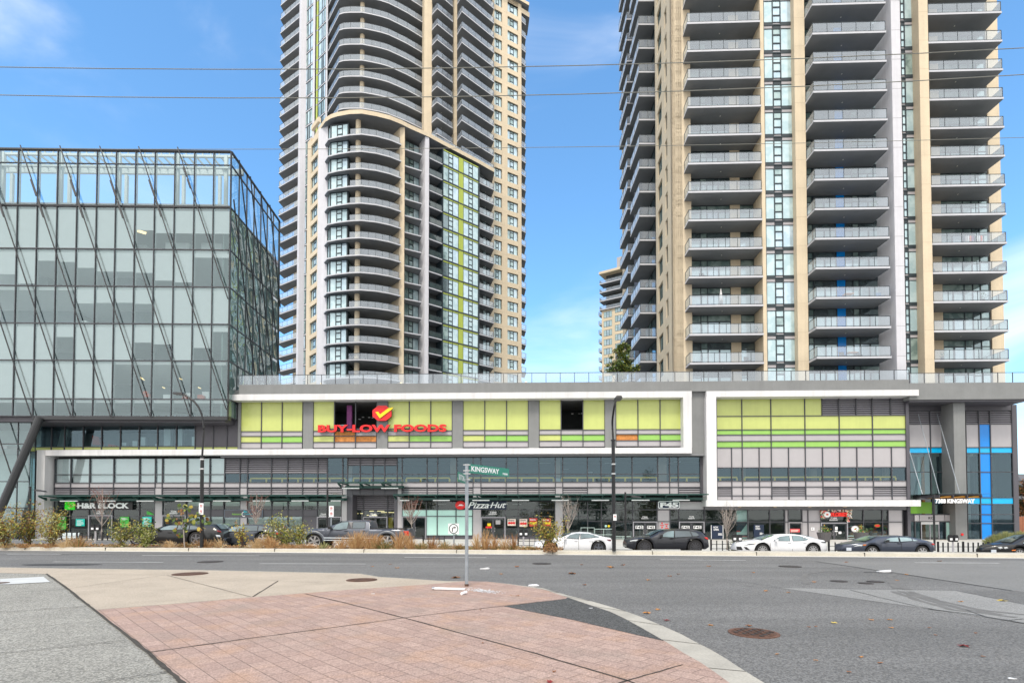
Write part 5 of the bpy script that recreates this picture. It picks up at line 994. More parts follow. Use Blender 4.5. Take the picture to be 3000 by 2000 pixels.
# per-floor kits built once at floor 0, then copied upward
def stack(proto_list, ks, base=0):
    for o, ch in proto_list:
        for k in ks:
            if k == base: continue
            dup(o, (0, 0, h * (k - base)), rt, ch)
def sidewin(v=0):
    vs = []
    for a, b in wu:
        mb = MB(); w3 = (b - a) / 3
        for i in range(3): pane(mb, SLf, a + w3 * i, a + w3 * (i + 1), lev(0) + .25, lev(0) + 2.25, -.22, rnd.choice([W_MID, W_DARK, W_BLUE, W_PALE]))
        vs.append((mb.build('side_window', rt), []))
    return vs
stack(sidewin(), NF)
def strip(a, b, style, v=-2.4):
    """glazed strip column: big | three small | big, with pale spandrel at slab"""
    u0, u1 = U(a, v), U(b, v); z = lev(0); mb = MB()
    if style == 0: cs = [(U(a, v), U(2274, v), 1), (U(2274, v), U(2297.5, v), 3), (U(2297.5, v), U(2334, v), 1)]
    else: cs = [(U(2654.5, v), U(2666, v), 3), (U(2666, v), U(2700, v), 1), (U(2700, v), U(2709, v), 0)]
    for x0, x1, n in cs:
        if n == 1: pane(mb, PF, x0, x1, z + .18, z + h - .46, v, pick())
        elif n == 3:
            zz_ = [z + .02, z + .22, z + .95, z + 1.85, z + h - .46]
            mb.rect(PF, x0 + .05, x1 - .05, z + .02, z + .16, v - .02, PALE)
            for q in range(1, 4): pane(mb, PF, x0, x1, zz_[q] - (.0 if q > 1 else .04), zz_[q + 1], v, pick(), .06)
        else: mb.rect(PF, x0, x1, z, z + h, v - .02, W_DARK)
        if n: mb.rect(PF, x0 + .03, x1 - .03, z + h - .44, z + h - .14, v - .02, PALE if n == 1 else MULT); mb.box(PF, x0, x1, v - .06, v + .03, z + h - .14, z + h + (.17 if n == 1 else .01), MULT)
        if n == 1: mb.box(PF, x0, x0 + .03, v - .06, v + .02, z + h - .459, z + h - .141, MULT)
    return mb.build('glazed_strip', rt)
for a, b, st in ((2247.5, 2335, 0), (2654, 2709, 1)):
    pr = [strip(a, b, st) for _ in range(4)]
    for k in NF:
        o = rnd.choice(pr)
        if k == 0: continue
        dup(o, (0, 0, h * k), rt)
    for o in pr[1:]: bpy.data.objects.remove(o)
mb = MB(); mb.box(PF, U(2334.5, -2.2), U(2338, -2.2), -3, -2.15, zb, ztop, MULT); mb.box(PF, U(2706, -2.3), U(2709, -2.3), -3, -2.25, zb, ztop, MULT); mb.box(PF, U(2003, -3.5), U(2005, -3.5), -5, -3.45, zb, ztop, MULT); mb.build('dark_trim', rt)
# recess walls behind the balconies
def recess(vb, items, name):
    res = []
    for q in range(3):
        mb = MB(); z = lev(0)
        for a, b, kind in items:
            u0, u1 = U(a, vb, 1000), U(b, vb, 1000)
            if kind in (CREAM, BLUE): mb.box(PF, u0, u1, vb - .1, vb + .06, z, z + h, kind)
            elif kind == 'S':   # sliding door: transom, two leaves
                pane(mb, PF, u0, u1, z + 2.1, z + h - .22, vb, rnd.choice([W_DARK, W_MID])); um = (u0 + u1) / 2; pane(mb, PF, u0, um, z + .02, z + 2.1, vb, pick(), .07); pane(mb, PF, um, u1, z + .02, z + 2.1, vb, pick(), .07)
            elif kind == 'T': pane(mb, PF, u0, u1, z + 2.0, z + h - .22, vb, rnd.choice([W_MID, W_DARK])); pane(mb, PF, u0, u1, z + .75, z + 2.0, vb, pick()); pane(mb, PF, u0, u1, z + .02, z + .75, vb, pick())
            else: pane(mb, PF, u0, u1, z + 2.1, z + h - .22, vb, W_MID); pane(mb, PF, u0, u1, z + .02, z + 2.1, vb, pick())
        a, b = U(items[0][0], vb), U(items[-1][1], vb); mb.box(PF, a, b, vb - .1, vb + .03, z + h - .22, z + h, MULT); res.append(mb.build(name, rt))
    for k in NF:
        if k == 0: continue
        dup(rnd.choice(res), (0, 0, h * k), rt)
    for o in res[1:]: bpy.data.objects.remove(o)
recess(-4.3, [(2003, 2018, 'P'), (2018, 2054, 'T'), (2054, 2074, 'P'), (2074, 2142, 'S'), (2142, 2171, CREAM), (2171, 2212, 'T')], 'window_wall')
recess(-2.85, [(2369, 2385, 'P'), (2385, 2454, 'S'), (2454, 2478, BLUE), (2478, 2502, 'T'), (2502, 2520, 'P'), (2520, 2579, 'S')], 'window_wall_blue')
recess(-4.25, [(2734, 2763, CREAM), (2763, 2828, 'S'), (2828, 2853, 'P'), (2853, 2876, 'T'), (2876, 2902, 'P')], 'window_wall_end')
mb = MB()
for a, b, v in ((2005, 2215, -4.6), (2369, 2582, -3.2), (2734, 2906, -4.6)): mb.box(PF, U(a, v), U(b, v), -5.5, v, zb, ztop, ROOMD)
mb.build('inner_lining', rt)
# balconies
LIT = []
def balcony(ul_, ur_, vf, vb, left_ret, right_open, name='balcony', rail_in=.06):
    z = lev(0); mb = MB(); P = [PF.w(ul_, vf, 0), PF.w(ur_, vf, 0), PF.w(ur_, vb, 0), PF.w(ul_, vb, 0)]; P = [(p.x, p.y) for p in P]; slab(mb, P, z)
    uc = (ul_ + ur_) / 2; mb.disc(PF, uc, z - .22, .05, .02, (vf + vb) / 2 - .05, (vf + vb) / 2 + .05, LAMPG, n=6)
    b = mb.build(name, rt); mb = MB(); r = rail_in; q = []
    if left_ret: q.append(PF.w(ul_ + r, vb + left_ret, 0))
    q += [PF.w(ul_ + r, vf - r, 0), PF.w(ur_ - r, vf - r, 0)]
    if right_open: q.append(PF.w(ur_ - r, vb + right_open, 0))
    railing(mb, [(p.x, p.y) for p in q], z); rl = mb.build('railing', b, rt); return (b, [rl])
bl = [balcony(U(2020, -1.85), U(2237, -1.95), -1.85, -4.35, 1.0, 0), balcony(U(2392.5, -.15), U(2612, -.15), -.15, -2.95, 1.2, 0, 'balcony_middle'), balcony(U(2737, -1.6), U(2957, -1.6), -1.6, -4.35, 0, .1, 'balcony_end')]
# left return of the slabs runs back to the pier
stack(bl, range(0, 21))
# ground terrace screens
# side balconies on the left flank
sXa, sXb = 15.9, 17.75
def sbal(xpxL, xpxR, Yf, Yb, name):
    zs = lev(0); xa = Gx(xpxL, Yf, 20); xb = Gx(xpxR, Yf, 20); mb = MB(); xl = xa - .05
    P = [(xa, Yf), (xb + 1.2, Yf), (xb + 1.2, Yb), (xl, Yb)]; slab(mb, P, zs); b = mb.build(name, rt); mb = MB(); railing(mb, [(xl + .05, Yb), (xa + .05, Yf + .05)], zs, glass=glassmat('frosted_railing', (.8, .85, .9), trans=.12, base=(.72, .74, .78), refl=.3)); railing(mb, [(xa + .05, Yf + .05), (xb + .3, Yf + .05)], zs)
    return (b, [mb.build('railing', b, rt)])
sb = [sbal(1876, 1921, 66.2, 71.2, 'side_balcony'), sbal(1841, 1857, 75.2, 80.5, 'side_balcony_rear')]
stack(sb, NF)
xw = PF.w(uP0, vp - 7.6, 0); mb = MB(); mb.abox(xw.x + .35, xw.x + 6, xw.y, 84, zb, ztop, ROOMD)
FL2 = Fr((xw.x + .3, 84), (xw.x + .3, xw.y + .1))
mb.abox(xw.x - .6, xw.x + .4, 72.2, 74.6, zb, ztop, DARKP); mb.abox(xw.x - .3, xw.x + .4, 81.5, 84, zb, ztop, CREAM); mb.build('flank_wall', rt)
mb = MB(); z = lev(0)
for a, b, m in ((.2, 2.4, W_MID), (10.0, 12.0, W_DARK), (12.0, 13.6, W_PALE), (13.6, 15.2, W_MID), (15.2, 17.2, W_DARK), (3, 6, W_MID), (6, 8, W_DARK)):
    if b < FL2.len: pane(mb, FL2, a, b, z + .05, z + h - .25, .06, m)
o = mb.build('flank_window', rt); stack([(o, [])], NF)
# crown ends above the picture
mb = MB(); mb.box(PF, X0 - .2, XR, -26, -1.0, ztop, ztop + .5, CREAM); mb.build('roof', rt)
# balcony things: a few outdoor items
def item(px, py, v, kind, label, root=None):
    z = lev(kind_floor(py)) ; return z
def floor_at(py, v, px):
    zz_ = PF.z(py, v, px); return lev(round((zz_ - tA) / h))
def bal_table(px, py, v, label):
    z = floor_at(py, v, px); u_ = U(px, v, py); t = thing('folding_table', label, 'table', PF.w(u_, v, z)); mb = MB(); mb.disc(PF, u_, z + .72, .01, .01, v - .01, v, LAMPG, n=4)
    mb = MB(); mb.box(PF, u_ - .45, u_ + .45, v - .6, v, z + .68, z + .72, PLY); mb.build('table_top', t)
    for sx in (-.35, .35): mb = MB(); mb.tube([PF.w(u_ + sx, v - .1, z + .02), PF.w(u_ - sx, v - .5, z + .68)], .02, BLACK, 5); mb.build('leg', t)
def chair(px, py, v, label, m):
    z = floor_at(py, v, px); u_ = U(px, v, py); t = thing('balcony_chair', label, 'chair', PF.w(u_, v, z)); mb = MB(); mb.box(PF, u_ - .25, u_ + .25, v - .5, v, z + .40, z + .45, m); mb.build('seat', t)
    mb = MB(); mb.hexa([PF.w(u_ - .25, v - .5, z + .45), PF.w(u_ + .25, v - .5, z + .45), PF.w(u_ + .25, v - .54, z + .45), PF.w(u_ - .25, v - .54, z + .45), PF.w(u_ - .25, v - .62, z + .95), PF.w(u_ + .25, v - .62, z + .95), PF.w(u_ + .25, v - .66, z + .95), PF.w(u_ - .25, v - .66, z + .95)], m); mb.build('backrest', t)
    for sx in (-.22, .22):
        for sv in (-.04, -.46): mb = MB(); mb.box(PF, u_ + sx - .02, u_ + sx + .02, v + sv - .02, v + sv + .02, z + .005, z + .40, BLACK); mb.build('leg', t)
bal_table(2500, 1040, -1.0, 'small wooden folding table on the lowest balcony of the middle column'); chair(2475, 1040, -1.2, 'chair left of the folding table on the lowest middle balcony', BLACK); chair(2520, 1040, -1.2, 'chair right of the folding table on the lowest middle balcony', BLACK)
bal_table(2490, 868, -1.0, 'wooden table on the third balcony up of the middle column'); chair(2585, 868, -1.0, 'blue draped chair at the right end of the third middle balcony', mat('blue_cloth', (.12, .25, .45), .8))
chair(2745, 795, -2.4, 'dark chair on the fourth balcony up of the right hand column', BLACK); chair(2225, 885, -2.6, 'pale chair at the right end of the third balcony of the left hand column', PALE)
chair(2193, 1053, -2.6, 'dark low chair on the lowest balcony of the left hand column', BLACK); chair(2930, 795, -2.4, 'dark chair in the open right corner of the fourth balcony of the right hand column', BLACK)
u_ = U(2112, -2.4, 875); z = floor_at(885, -2.4, 2112); t = thing('closed_parasol', 'closed white parasol standing on the third balcony of the left hand column', 'parasol', PF.w(u_, -2.4, z)); mb = MB(); mb.tube([PF.w(u_, -2.4, z), PF.w(u_, -2.4, z + 2.0)], .03, BLACK, 6); mb.build('pole', t); mb = MB(); mb.tube([PF.w(u_, -2.4, z + .25), PF.w(u_, -2.4, z + .5), PF.w(u_, -2.4, z + 1.2), PF.w(u_, -2.4, z + 1.9)], [.22, .24, .15, .03], WHITE, 8); mb.build('canopy', t)
u_ = U(2083, -2.2, 880); mb = MB(); mb.box(PF, U(2040, -2.3), U(2098, -2.3), -2.6, -2.2, z + .003, z + .22, mat('blue_cover', (.05, .16, .55), .6)); tag(mb.build('blue_cover', loc=PF.w(u_, -2.4, z)), 'low blue cover on the third balcony of the left hand column beside the closed parasol', 'cover')
u_ = U(2850, -1.8, 700); z = floor_at(705, -1.8, 2850); mb = MB()
for i in range(9): mb.box(PF, U(2822 + i * 6.5, -2.2, 700), U(2826.5 + i * 6.5, -2.2, 700), -2.3, -2.2, z + .35 + rnd.uniform(0, .15), z + .98, rnd.choice([PURP, PALE, NAVY, ORCHAIR, WHITE, PALE]))
mb.box(PF, U(2818, -2.2, 700), U(2884, -2.2, 700), -2.27, -2.23, z + .98, z + 1.0, BLACK)
for pxp in (2818, 2882): mb.box(PF, U(pxp, -2.2, 700), U(pxp + 2, -2.2, 700), -2.27, -2.23, z + .003, z + .98, BLACK)
tag(mb.build('drying_rack', loc=PF.w(u_, -1.8, z)), 'laundry hung on a rack on the fifth balcony up of the right hand column', 'laundry')

chair(2790, 455, -2.4, 'pale chair high on the right hand column of balconies', PALE); chair(2800, 110, -2.4, 'white folding chair near the top of the right hand column of balconies', WHITE); chair(2440, 780, -1.4, 'dark chair behind the glass of the middle column, fourth balcony up', BLACK); chair(2060, 795, -2.6, 'dark chair at the left of the left hand column, fourth balcony up', BLACK)
for px, py, v, l in ((2760, 1040, -2.2, 'tall dark pot plant on the lowest balcony of the right hand column'), (2880, 880, -2.2, 'green pot plant on the third balcony of the right hand column'), (2215, 970, -2.4, 'green pot plant on the second balcony of the left hand column'), (2560, 610, -.9, 'green pot plant on the sixth balcony of the middle column'), (2040, 540, -2.4, 'green pot plant on the seventh balcony of the left hand column')):
    z = floor_at(py, v, px); c = PF.w(U(px, v, py), v, z); t = thing('potted_plant', l, 'plant', c); mb = MB(); mb.tube([c, c + Vector((0, 0, .35))], [.14, .19], DARKP, 8); mb.build('pot', t); mb = MB()
    for i in range(90): q = c + Vector((rnd.gauss(0, .15), rnd.gauss(0, .15), rnd.uniform(.35, 1.05))); mb.face([q + Vector((rnd.uniform(-.09, .09), rnd.uniform(-.09, .09), rnd.uniform(-.09, .09))) for _ in range(3)], mat('pot_leaf', (.05, .12, .03), .7))
    mb.build('foliage', t)
# ------------------------------------------------------------------ left apartment tower
def pt(px, Y): return XY(px, Y, 40)
hL = 2.95
zW0 = EYE.z + 0  # window-top level: measured at px 1487 y 1093
def zat(px, py, Y):
    p = hit(px, py, (0, Y, 0), Vector((0, 1, 0))); return p.z
wt0 = zat(1487, 1093, 111.3); wt26 = zat(1487, 3.6, 111.3); hL = (wt26 - wt0) / 26
# slab level: phase of the big balconies (front corner px 1351)
s_ref = zat(1351, 35.0, 101.5)      # slab underside edge near y 35
kk = round((s_ref - wt0) / hL); sl0 = s_ref - kk * hL     # slab level nearest above wt0
def SL(k): return sl0 + hL * k
lt = thing('apartment_tower', 'tall cream corner tower with curved balconies and white fins on the left', 'tower', (pt(1250, 108)[0], 108, zt))
KB = -4; KT = 27
ztL = wt26 + 1.15
zbL = 10.0
def pxl(l): return [pt(p, Y) for p, Y in l]
wallpts = [(1239, 102.6), (1262, 103.2), (1326, 105.0), (1336, 105.4), (1400, 108.0), (1487, 111.3), (1528, 113.2)]
core = pxl([(849, 113.0), (880, 111.5), (880, 109.5), (955, 107.8), (1072, 104.5), (1239, 107.5)] + wallpts[1:])
mb = MB(); body = [(a, b + 1.6) for a, b in core] + [(-11, 137), (-38, 135)]
mb.prism(body, zbL, ztL - .1, CREAM); mb.build('core', lt)
mb = MB()
# cream front wall in pieces with two columns of window openings
WR = Fr(pt(1336, 105.4), pt(1528, 113.2))
fa = [Fr(pt(1239, 102.6), pt(1262, 103.2)), Fr(pt(1326, 105.0), pt(1337, 105.4))]
for f in fa: mb.box(f, 0, f.len, -1.5, .25, zbL, ztL, CREAM)
c1 = (WR.u(1448.5, 0, 100), WR.u(1471, 0, 100)); c2 = (WR.u(1487, 0, 100), WR.u(1518, 0, 100)); ub0 = WR.u(1434, 0, 600)
WRF = [(ub0, c1[0]), (c1[1], c2[0]), (c2[1], WR.len)]
for a, b in WRF: mb.box(WR, a, b, -.4, 0, zbL, ztL, CREAM)
wh = 2.02
for k in range(-1, 28):
    z1 = wt0 + hL * k; z0 = z1 - wh; zp = z1 - hL
    for a, b in (c1, c2): mb.box(WR, a, b, -.4, -.003, zp, z0, CREAM)
for a, b in (c1, c2): mb.box(WR, a, b, -.4, -.003, wt26, ztL, CREAM)
mb.build('wall', lt)
def dupL(o, ks, base, ch=None):
    for k in ks:
        if k != base: dup(o, (0, 0, hL * (k - base)), lt, ch)
def win3(fr, a, b, z0, z1, v, parent, name='window', ms=(W_BLUE, W_PALE, W_PALE, W_MID)):
    mb = MB(); w_ = b - a; mb.box(fr, a, b, v - .02, v + .05, z0, z0 + .05, MULT)
    x1, x2 = a + w_ * .30, a + w_ * .62; pane(mb, fr, a, x1, z0, z1, v, rnd.choice(ms), .05); pane(mb, fr, x2, b, z0, z1, v, rnd.choice(ms), .05)
    zs = [z0, z0 + (z1 - z0) * .30, z0 + (z1 - z0) * .78, z1]
    for q in range(3): pane(mb, fr, x1, x2, zs[q], zs[q + 1], v, rnd.choice(ms), .07)
    return mb.build(name, parent)
for a, b in (c1, c2):
    prs = [win3(WR, a, b, wt0 - wh, wt0, -.28, lt) for _ in range(4)]
    for k in range(0, 27):
        if k: dup(rnd.choice(prs), (0, 0, hL * k), lt)
    for o in prs[1:]: bpy.data.objects.remove(o)
mb = MB()
for k in range(0, 27):
    for u0, u1 in ((ub0, c1[0]), (c1[1], c2[0]), (c2[1], WR.len)): mb.box(WR, u0 + .01, u1 - .01, 0, .004, wt0 + hL * k + .5, wt0 + hL * k + .52, mat('form_joint', (.45, .36, .24), .8))
mb.build('form_joints', lt)
# generic balcony from plan polygon and railing line
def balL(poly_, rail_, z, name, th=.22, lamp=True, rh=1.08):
    mb = MB(); slab(mb, poly_, z, th)
    if lamp:
        cxm = sum(p[0] for p in poly_) / len(poly_); cym = sum(p[1] for p in poly_) / len(poly_); mb.abox(cxm - .07, cxm + .07, cym - .07, cym + .07, z - th - .03, z - th, LAMPG)
    b = mb.build(name, lt)
    if rail_:
        mb = MB(); railing(mb, rail_, z, rh, 1.5); return b, [mb.build('railing', b, lt)]
    return b, []
def ins(P, c, d=.08):
    o = []
    for x, y in P: v = Vector((c[0] - x, c[1] - y)); v.normalize(); o.append((x + v.x * d, y + v.y * d))
    return o
# big right balconies and small middle ones (upper part only)
kU0 = kk - 12  # lowest level carrying the upper balconies
B1 = pxl([(1351, 101.5), (1447, 107.3), (1434, 110.2), (1337, 106.2), (1337, 103.2)])
b_, r_ = balL(B1, ins([B1[4], B1[0], B1[1], B1[2]], pt(1390, 107)), SL(kk) + .2, 'balcony'); 
lowU = -2
B2 = pxl([(1278, 100.9), (1325, 103.7), (1325, 106), (1262, 105), (1262, 102.2)])
b2, r2 = balL(B2, ins([B2[4], B2[0], B2[1], B2[2]], pt(1295, 105)), SL(kk) + .2, 'balcony_small')
cm = pxl([(954, 103.5), (987, 98.9), (1000, 98.6), (1020, 98.5), (1056, 98.5), (1085, 98.9), (1110, 99.3), (1133, 99.8), (1160, 100.7), (1190, 101.8), (1215, 102.9), (1239, 104.0)])
B3 = cm + pxl([(1239, 107.8), (1072, 105), (956, 107.5)])
b3, r3 = balL(B3, ins(cm, pt(1080, 108)), SL(kk) + .2, 'curved_balcony')
# which levels: from the cornice up to the roof
zcorn = zat(1056, 337, 90.6)
kmin = math.ceil((zcorn + 1.0 - (sl0 + .2)) / hL)
top_ks = range(kmin, 27)
dupL(b_, top_ks, kk, r_); dupL(b2, top_ks, kk, r2); dupL(b3, top_ks, kk, r3)
# window walls behind them (dark glass)
def gwall(fr, z, name, items):
    mb = MB()
    for a, b, m in items: pane(mb, fr, a, b, z + .02, z + hL - .25, .06, m, .06)
    mb.box(fr, 0, fr.len, -.05, .05, z + hL - .25, z + hL, MULT); return mb.build(name, lt)
zz0 = SL(kk) + .2
frs = [Fr(pt(955, 107.6), pt(1072, 104.3)), Fr(pt(1072, 104.3), pt(1239, 107.3)), Fr(pt(1262, 104.6), pt(1326, 106.2)), Fr(pt(1337, 106.4), pt(1434, 110.0))]
for i, f in enumerate(frs):
    n = max(2, round(f.len / 1.6)); s = f.len / n; o = gwall(f, zz0, 'window_wall', [(s * j, s * (j + 1), rnd.choice([W_DARK, W_MID, W_DARK])) for j in range(n)]); dupL(o, range(kmin - 1, 27), kk)
for px, Y in ((1056, 99.9),):
    c = pt(px, Y); mb = MB(); mb.tube([(c[0], c[1], zcorn + .5), (c[0], c[1], ztL)], .42, CREAM, 14, False); mb.build('round_column', lt, smooth=True)
# roof slab with corner overhang
mb = MB(); roofp = [(a, b) for a, b in pxl([(849, 112.5), (955, 102), (1056, 98.4), (1239, 102.4), (1336, 104.6), (1551, 113.4), (1545, 117)])] + [(-9, 137), (-38, 135)]
mb.prism(roofp, ztL - .1, ztL + .55, CREAM, CONC, SLABU); mb.build('roof', lt)
# small balconies sticking out past the right edge
B4 = pxl([(1528, 113.4), (1541, 114.4), (1536, 118), (1524, 116.5)])
b4, r4 = balL(B4, [B4[0], B4[1], B4[2]], wt0 - wh - .1 + hL, 'edge_balcony', lamp=False); dupL(b4, range(0, 27), 1, r4)
mb = MB(); mb.prism(pxl([(1528, 113.3), (1552, 114.5), (1545, 119), (1520, 118)]), wt26 - .55, wt26 + .5, CREAM, CONC, SLABU); mb.build('corner_canopy', lt)
# glazed bays with olive strip on the left front
G1 = Fr(pt(880, 108.4), pt(916, 105.9)); G2 = Fr(pt(926, 105.4), pt(953, 103.3)); G0 = Fr(pt(916, 105.9), pt(926, 105.4))
prs = []
for q in range(3):
    mb = MB(); z = zz0
    for fr, xs in ((G1, (0, .25, .42, .62, .84)), (G2, (0, .38, .58, .8))):
        for a, b in zip(xs, xs[1:]): pane(mb, fr, fr.len * a, fr.len * b, z + .16, z + hL - .16, 0, rnd.choice([W_MID, W_BLUE, W_DARK, W_PALE, W_BLUE]), .07)
        mb.box(fr, 0, fr.len * .84, -.05, .02, z - .10, z + .10, WHITEC); mb.box(fr, 0, fr.len * .84, -.06, .03, z + hL - .16, z + hL - .10, MULT); mb.box(fr, 0, fr.len * .84, -.06, .03, z + .10, z + .16, MULT)
        mb.box(fr, fr.len * .84, fr.len, -.05, .06, z - .1, z + hL - .1, WHITEC)
    mb.box(G0, .25, .7, -.3, -.1, z + .12, z + hL - .12, OLIVE); mb.box(G0, .7, G0.len, -.5, -.2, z - .1, z + hL - .1, MULT); mb.box(G0, 0, .25, -.5, -.2, z - .1, z + hL - .1, MULT); mb.box(G0, .25, .7, -.3, -.08, z - .12, z + .12, PALE)
    prs.append(mb.build('glazed_bay', lt))
for k in range(KB, 27):
    if k != kk: dup(rnd.choice(prs), (0, 0, hL * (k - kk)), lt)
for o in prs[1:]: bpy.data.objects.remove(o)
mb = MB(); mb.prism(pxl([(881, 108.6), (917, 106.2), (926, 105.8), (953, 103.8), (957, 108), (881, 111.5)]), zbL, ztL, ROOMD); mb.build('inner_lining', lt)
# white fin and the left balconies
mb = MB(); mb.prism(pxl([(868.5, 108.0), (874, 107.4), (890.5, 107.7), (890, 110.5), (869, 111)]), zbL, ztL, WHITEC); mb.build('white_fin', lt)
zt_ref = zat(812, 1 + 335 / 5.6, 113.2); kt = round((zt_ref - SL(0)) / hL)
B5 = pxl([(811.5, 113.0), (869, 109.2), (880, 111.5), (832, 116.0)])
zL5 = zt_ref
b5, r5 = balL(B5, [(B5[3][0] + .05, B5[3][1] - .08), (B5[0][0] + .12, B5[0][1]), (B5[1][0], B5[1][1] + .1)], zL5 + .2, 'left_balcony', lamp=False)
dupL(b5, range(KB, 28), kt, r5)
# ---- lower projecting block
front = pxl([(930, 94.4), (949, 92.2), (965, 91.4), (985, 90.9), (1020, 90.4), (1056, 90.3), (1100, 90.9), (1140, 91.7), (1174, 92.8), (1200, 93.9), (1235, 95.2), (1256, 96.0), (1297, 98.0), (1350, 100.6), (1404, 103.4), (1448, 106.0)])
zc1 = zcorn + .72
mb = MB(); cp = front + pxl([(1440, 110), (1336, 106.5), (1239, 103.5), (1072, 104), (955, 103), (900, 99.6)])
mb.prism(cp, zcorn, zc1, CREAM, CONC, SLABU); mb.build('cornice', lt)
mb = MB(); railing(mb, ins(pxl([(1262, 97.2), (1297, 98.8), (1350, 101.4), (1404, 104.2), (1440, 106.4)]), pt(1330, 108), .1), zc1, 1.0, 1.4); mb.build('roof_railing', lt)
LB = thing  # alias
mb = MB(); lo = pxl([(899, 100.5), (931, 97.2), (1040, 98.5), (1118, 101), (1160, 99.5), (1224, 99.5), (1256, 98.8), (1404, 105.6), (1430, 108.5)]) + [(-12, 118), (-32, 116), (-37, 103)]
mb.prism(lo, zbL, zcorn + .01, ROOMD); mb.build('lower_core', lt)
mb = MB(); mb.prism(pxl([(929, 93.9), (957, 93.3), (960, 95.6), (931, 96.4)]), zbL, zcorn, WHITEC); mb.build('white_fin', lt)
mb = MB(); mb.prism(pxl([(1226, 97.9), (1244, 95.8), (1255.5, 96.1), (1256.5, 99.2), (1228, 100.2)]), zbL, zcorn, WHITEC); mb.build('white_fin', lt)
mb = MB(); mb.prism(pxl([(1117, 98.6), (1169, 93.6), (1183.5, 93.5), (1186, 99.8), (1140, 101)]), zbL, zcorn, CREAM)
CS = Fr(pt(897, 98.4), pt(929.5, 94.6)); w1a, w1b = CS.u(908, 0, 800), CS.u(928, 0, 800)
mb.box(CS, 0, w1a, -.5, 0, zbL, zcorn + .7, CREAM); mb.box(CS, w1b, CS.len, -.5, 0, zbL, zcorn + .7, CREAM)
s0 = zat(1056, 1000.0, 90.3); nLow = 16
# levels of the lower block slabs
hLo = (zat(1056, 391.0, 90.3) - s0) / 12
def SLo(k): return s0 + hLo * k
for k in range(-3, 14): mb.box(CS, w1a, w1b, -.5, -.003, SLo(k) + hLo - .45, SLo(k) + hLo + .38, CREAM)
mb.build('lower_wall', lt)
LOK = range(-2, 14)
LOK = [k for k in LOK if SLo(k) < zcorn - 1.8]
def dupLo(o, base=0, ch=None, ks=None):
    for k in (ks or LOK):
        if k != base: dup(o, (0, 0, hLo * (k - base)), lt, ch)
o = win3(CS, w1a, w1b, SLo(0) + .38, SLo(0) + hLo - .45, -.3, lt, 'flank_window'); dupLo(o, ks=range(-3, 13))
# curved slabs
cl = pxl([(948, 92.9), (958, 91.6), (985, 91.0), (1020, 90.5), (1056, 90.3), (1100, 90.8), (1140, 91.7), (1174, 92.9)])
B6 = cl + pxl([(1120, 99.2), (1045, 97.5), (962, 95)])
rl_ = ins(pxl([(1022, 90.6), (1056, 90.4), (1100, 90.9), (1140, 91.8), (1170, 92.8), (1168, 93.8)]), pt(1090, 99), .1)
b6, r6 = balL(B6, rl_, SLo(0), 'curved_balcony'); dupLo(b6, 0, r6)
c = pt(1046.5, 92.0); mb = MB(); mb.tube([(c[0], c[1], zbL), (c[0], c[1], zcorn)], .44, CREAM, 16, False); mb.build('round_column', lt, smooth=True)
# bay window behind the slab edge
BW = [Fr(pt(957.5, 93.6), pt(964.5, 92.2)), Fr(pt(964.5, 92.2), pt(1018, 91.6)), Fr(pt(1018, 91.6), pt(1039, 95.2))]
prs = []
for q in range(4):
    mb = MB(); z = SLo(0); zt3 = z + hLo - .22
    pane(mb, BW[0], 0, BW[0].len, z, zt3, 0, rnd.choice([W_PALE, W_MID]), .06)
    L1 = BW[1].len; 
    for a, b, n in ((0, .04, 0), (.04, .37, 1), (.37, .66, 3), (.66, .95, 1), (.95, 1, 0)):
        if n == 0: mb.box(BW[1], L1 * a, L1 * b, -.05, .03, z, zt3, MULT)
        elif n == 1: pane(mb, BW[1], L1 * a, L1 * b, z + .1, zt3 - .1, 0, rnd.choice([W_PALE, W_PALE, W_BLUE]), .05)
        else:
            for z0_, z1_ in ((.1, .95), (.95, 1.95), (1.95, hLo - .32)): pane(mb, BW[1], L1 * a, L1 * b, z + z0_, z + z1_, 0, W_PALE, .09)
    mb.box(BW[1], 0, L1, -.04, .032, zt3 - .1, z + hLo - .2, MULT)
    mb.box(BW[2], 0, BW[2].len * .2, -.05, .04, z, zt3, MULT); pane(mb, BW[2], BW[2].len * .2, BW[2].len, z, zt3, 0, rnd.choice([W_MID, W_DARK]), .06)
    prs.append(mb.build('bay_window', lt))
for k in range(-2, 13):
    if k and SLo(k) < zcorn - 1: dup(rnd.choice(prs), (0, 0, hLo * k), lt)
kx = LOK[-1] + 1
for o in prs[1:]: bpy.data.objects.remove(o)
RB = Fr(pt(1039, 95.3), pt(1118, 98.4)); mb = MB(); z = SLo(0); n = 5; s = RB.len / n
for j in range(n):
    if j == 4: mb.box(RB, s * j, RB.len, -.1, .05, z, z + hLo, CREAM)
    else: pane(mb, RB, s * j, s * (j + 1), z, z + 2.1, .03, rnd.choice([W_MID, W_DARK, W_PALE]), .06); pane(mb, RB, s * j, s * (j + 1), z + 2.1, z + hLo - .2, .03, W_DARK, .05)
mb.box(RB, 0, s * 4, -.05, .05, z + hLo - .2, z + hLo, MULT); dupLo(mb.build('window_wall_low', lt))
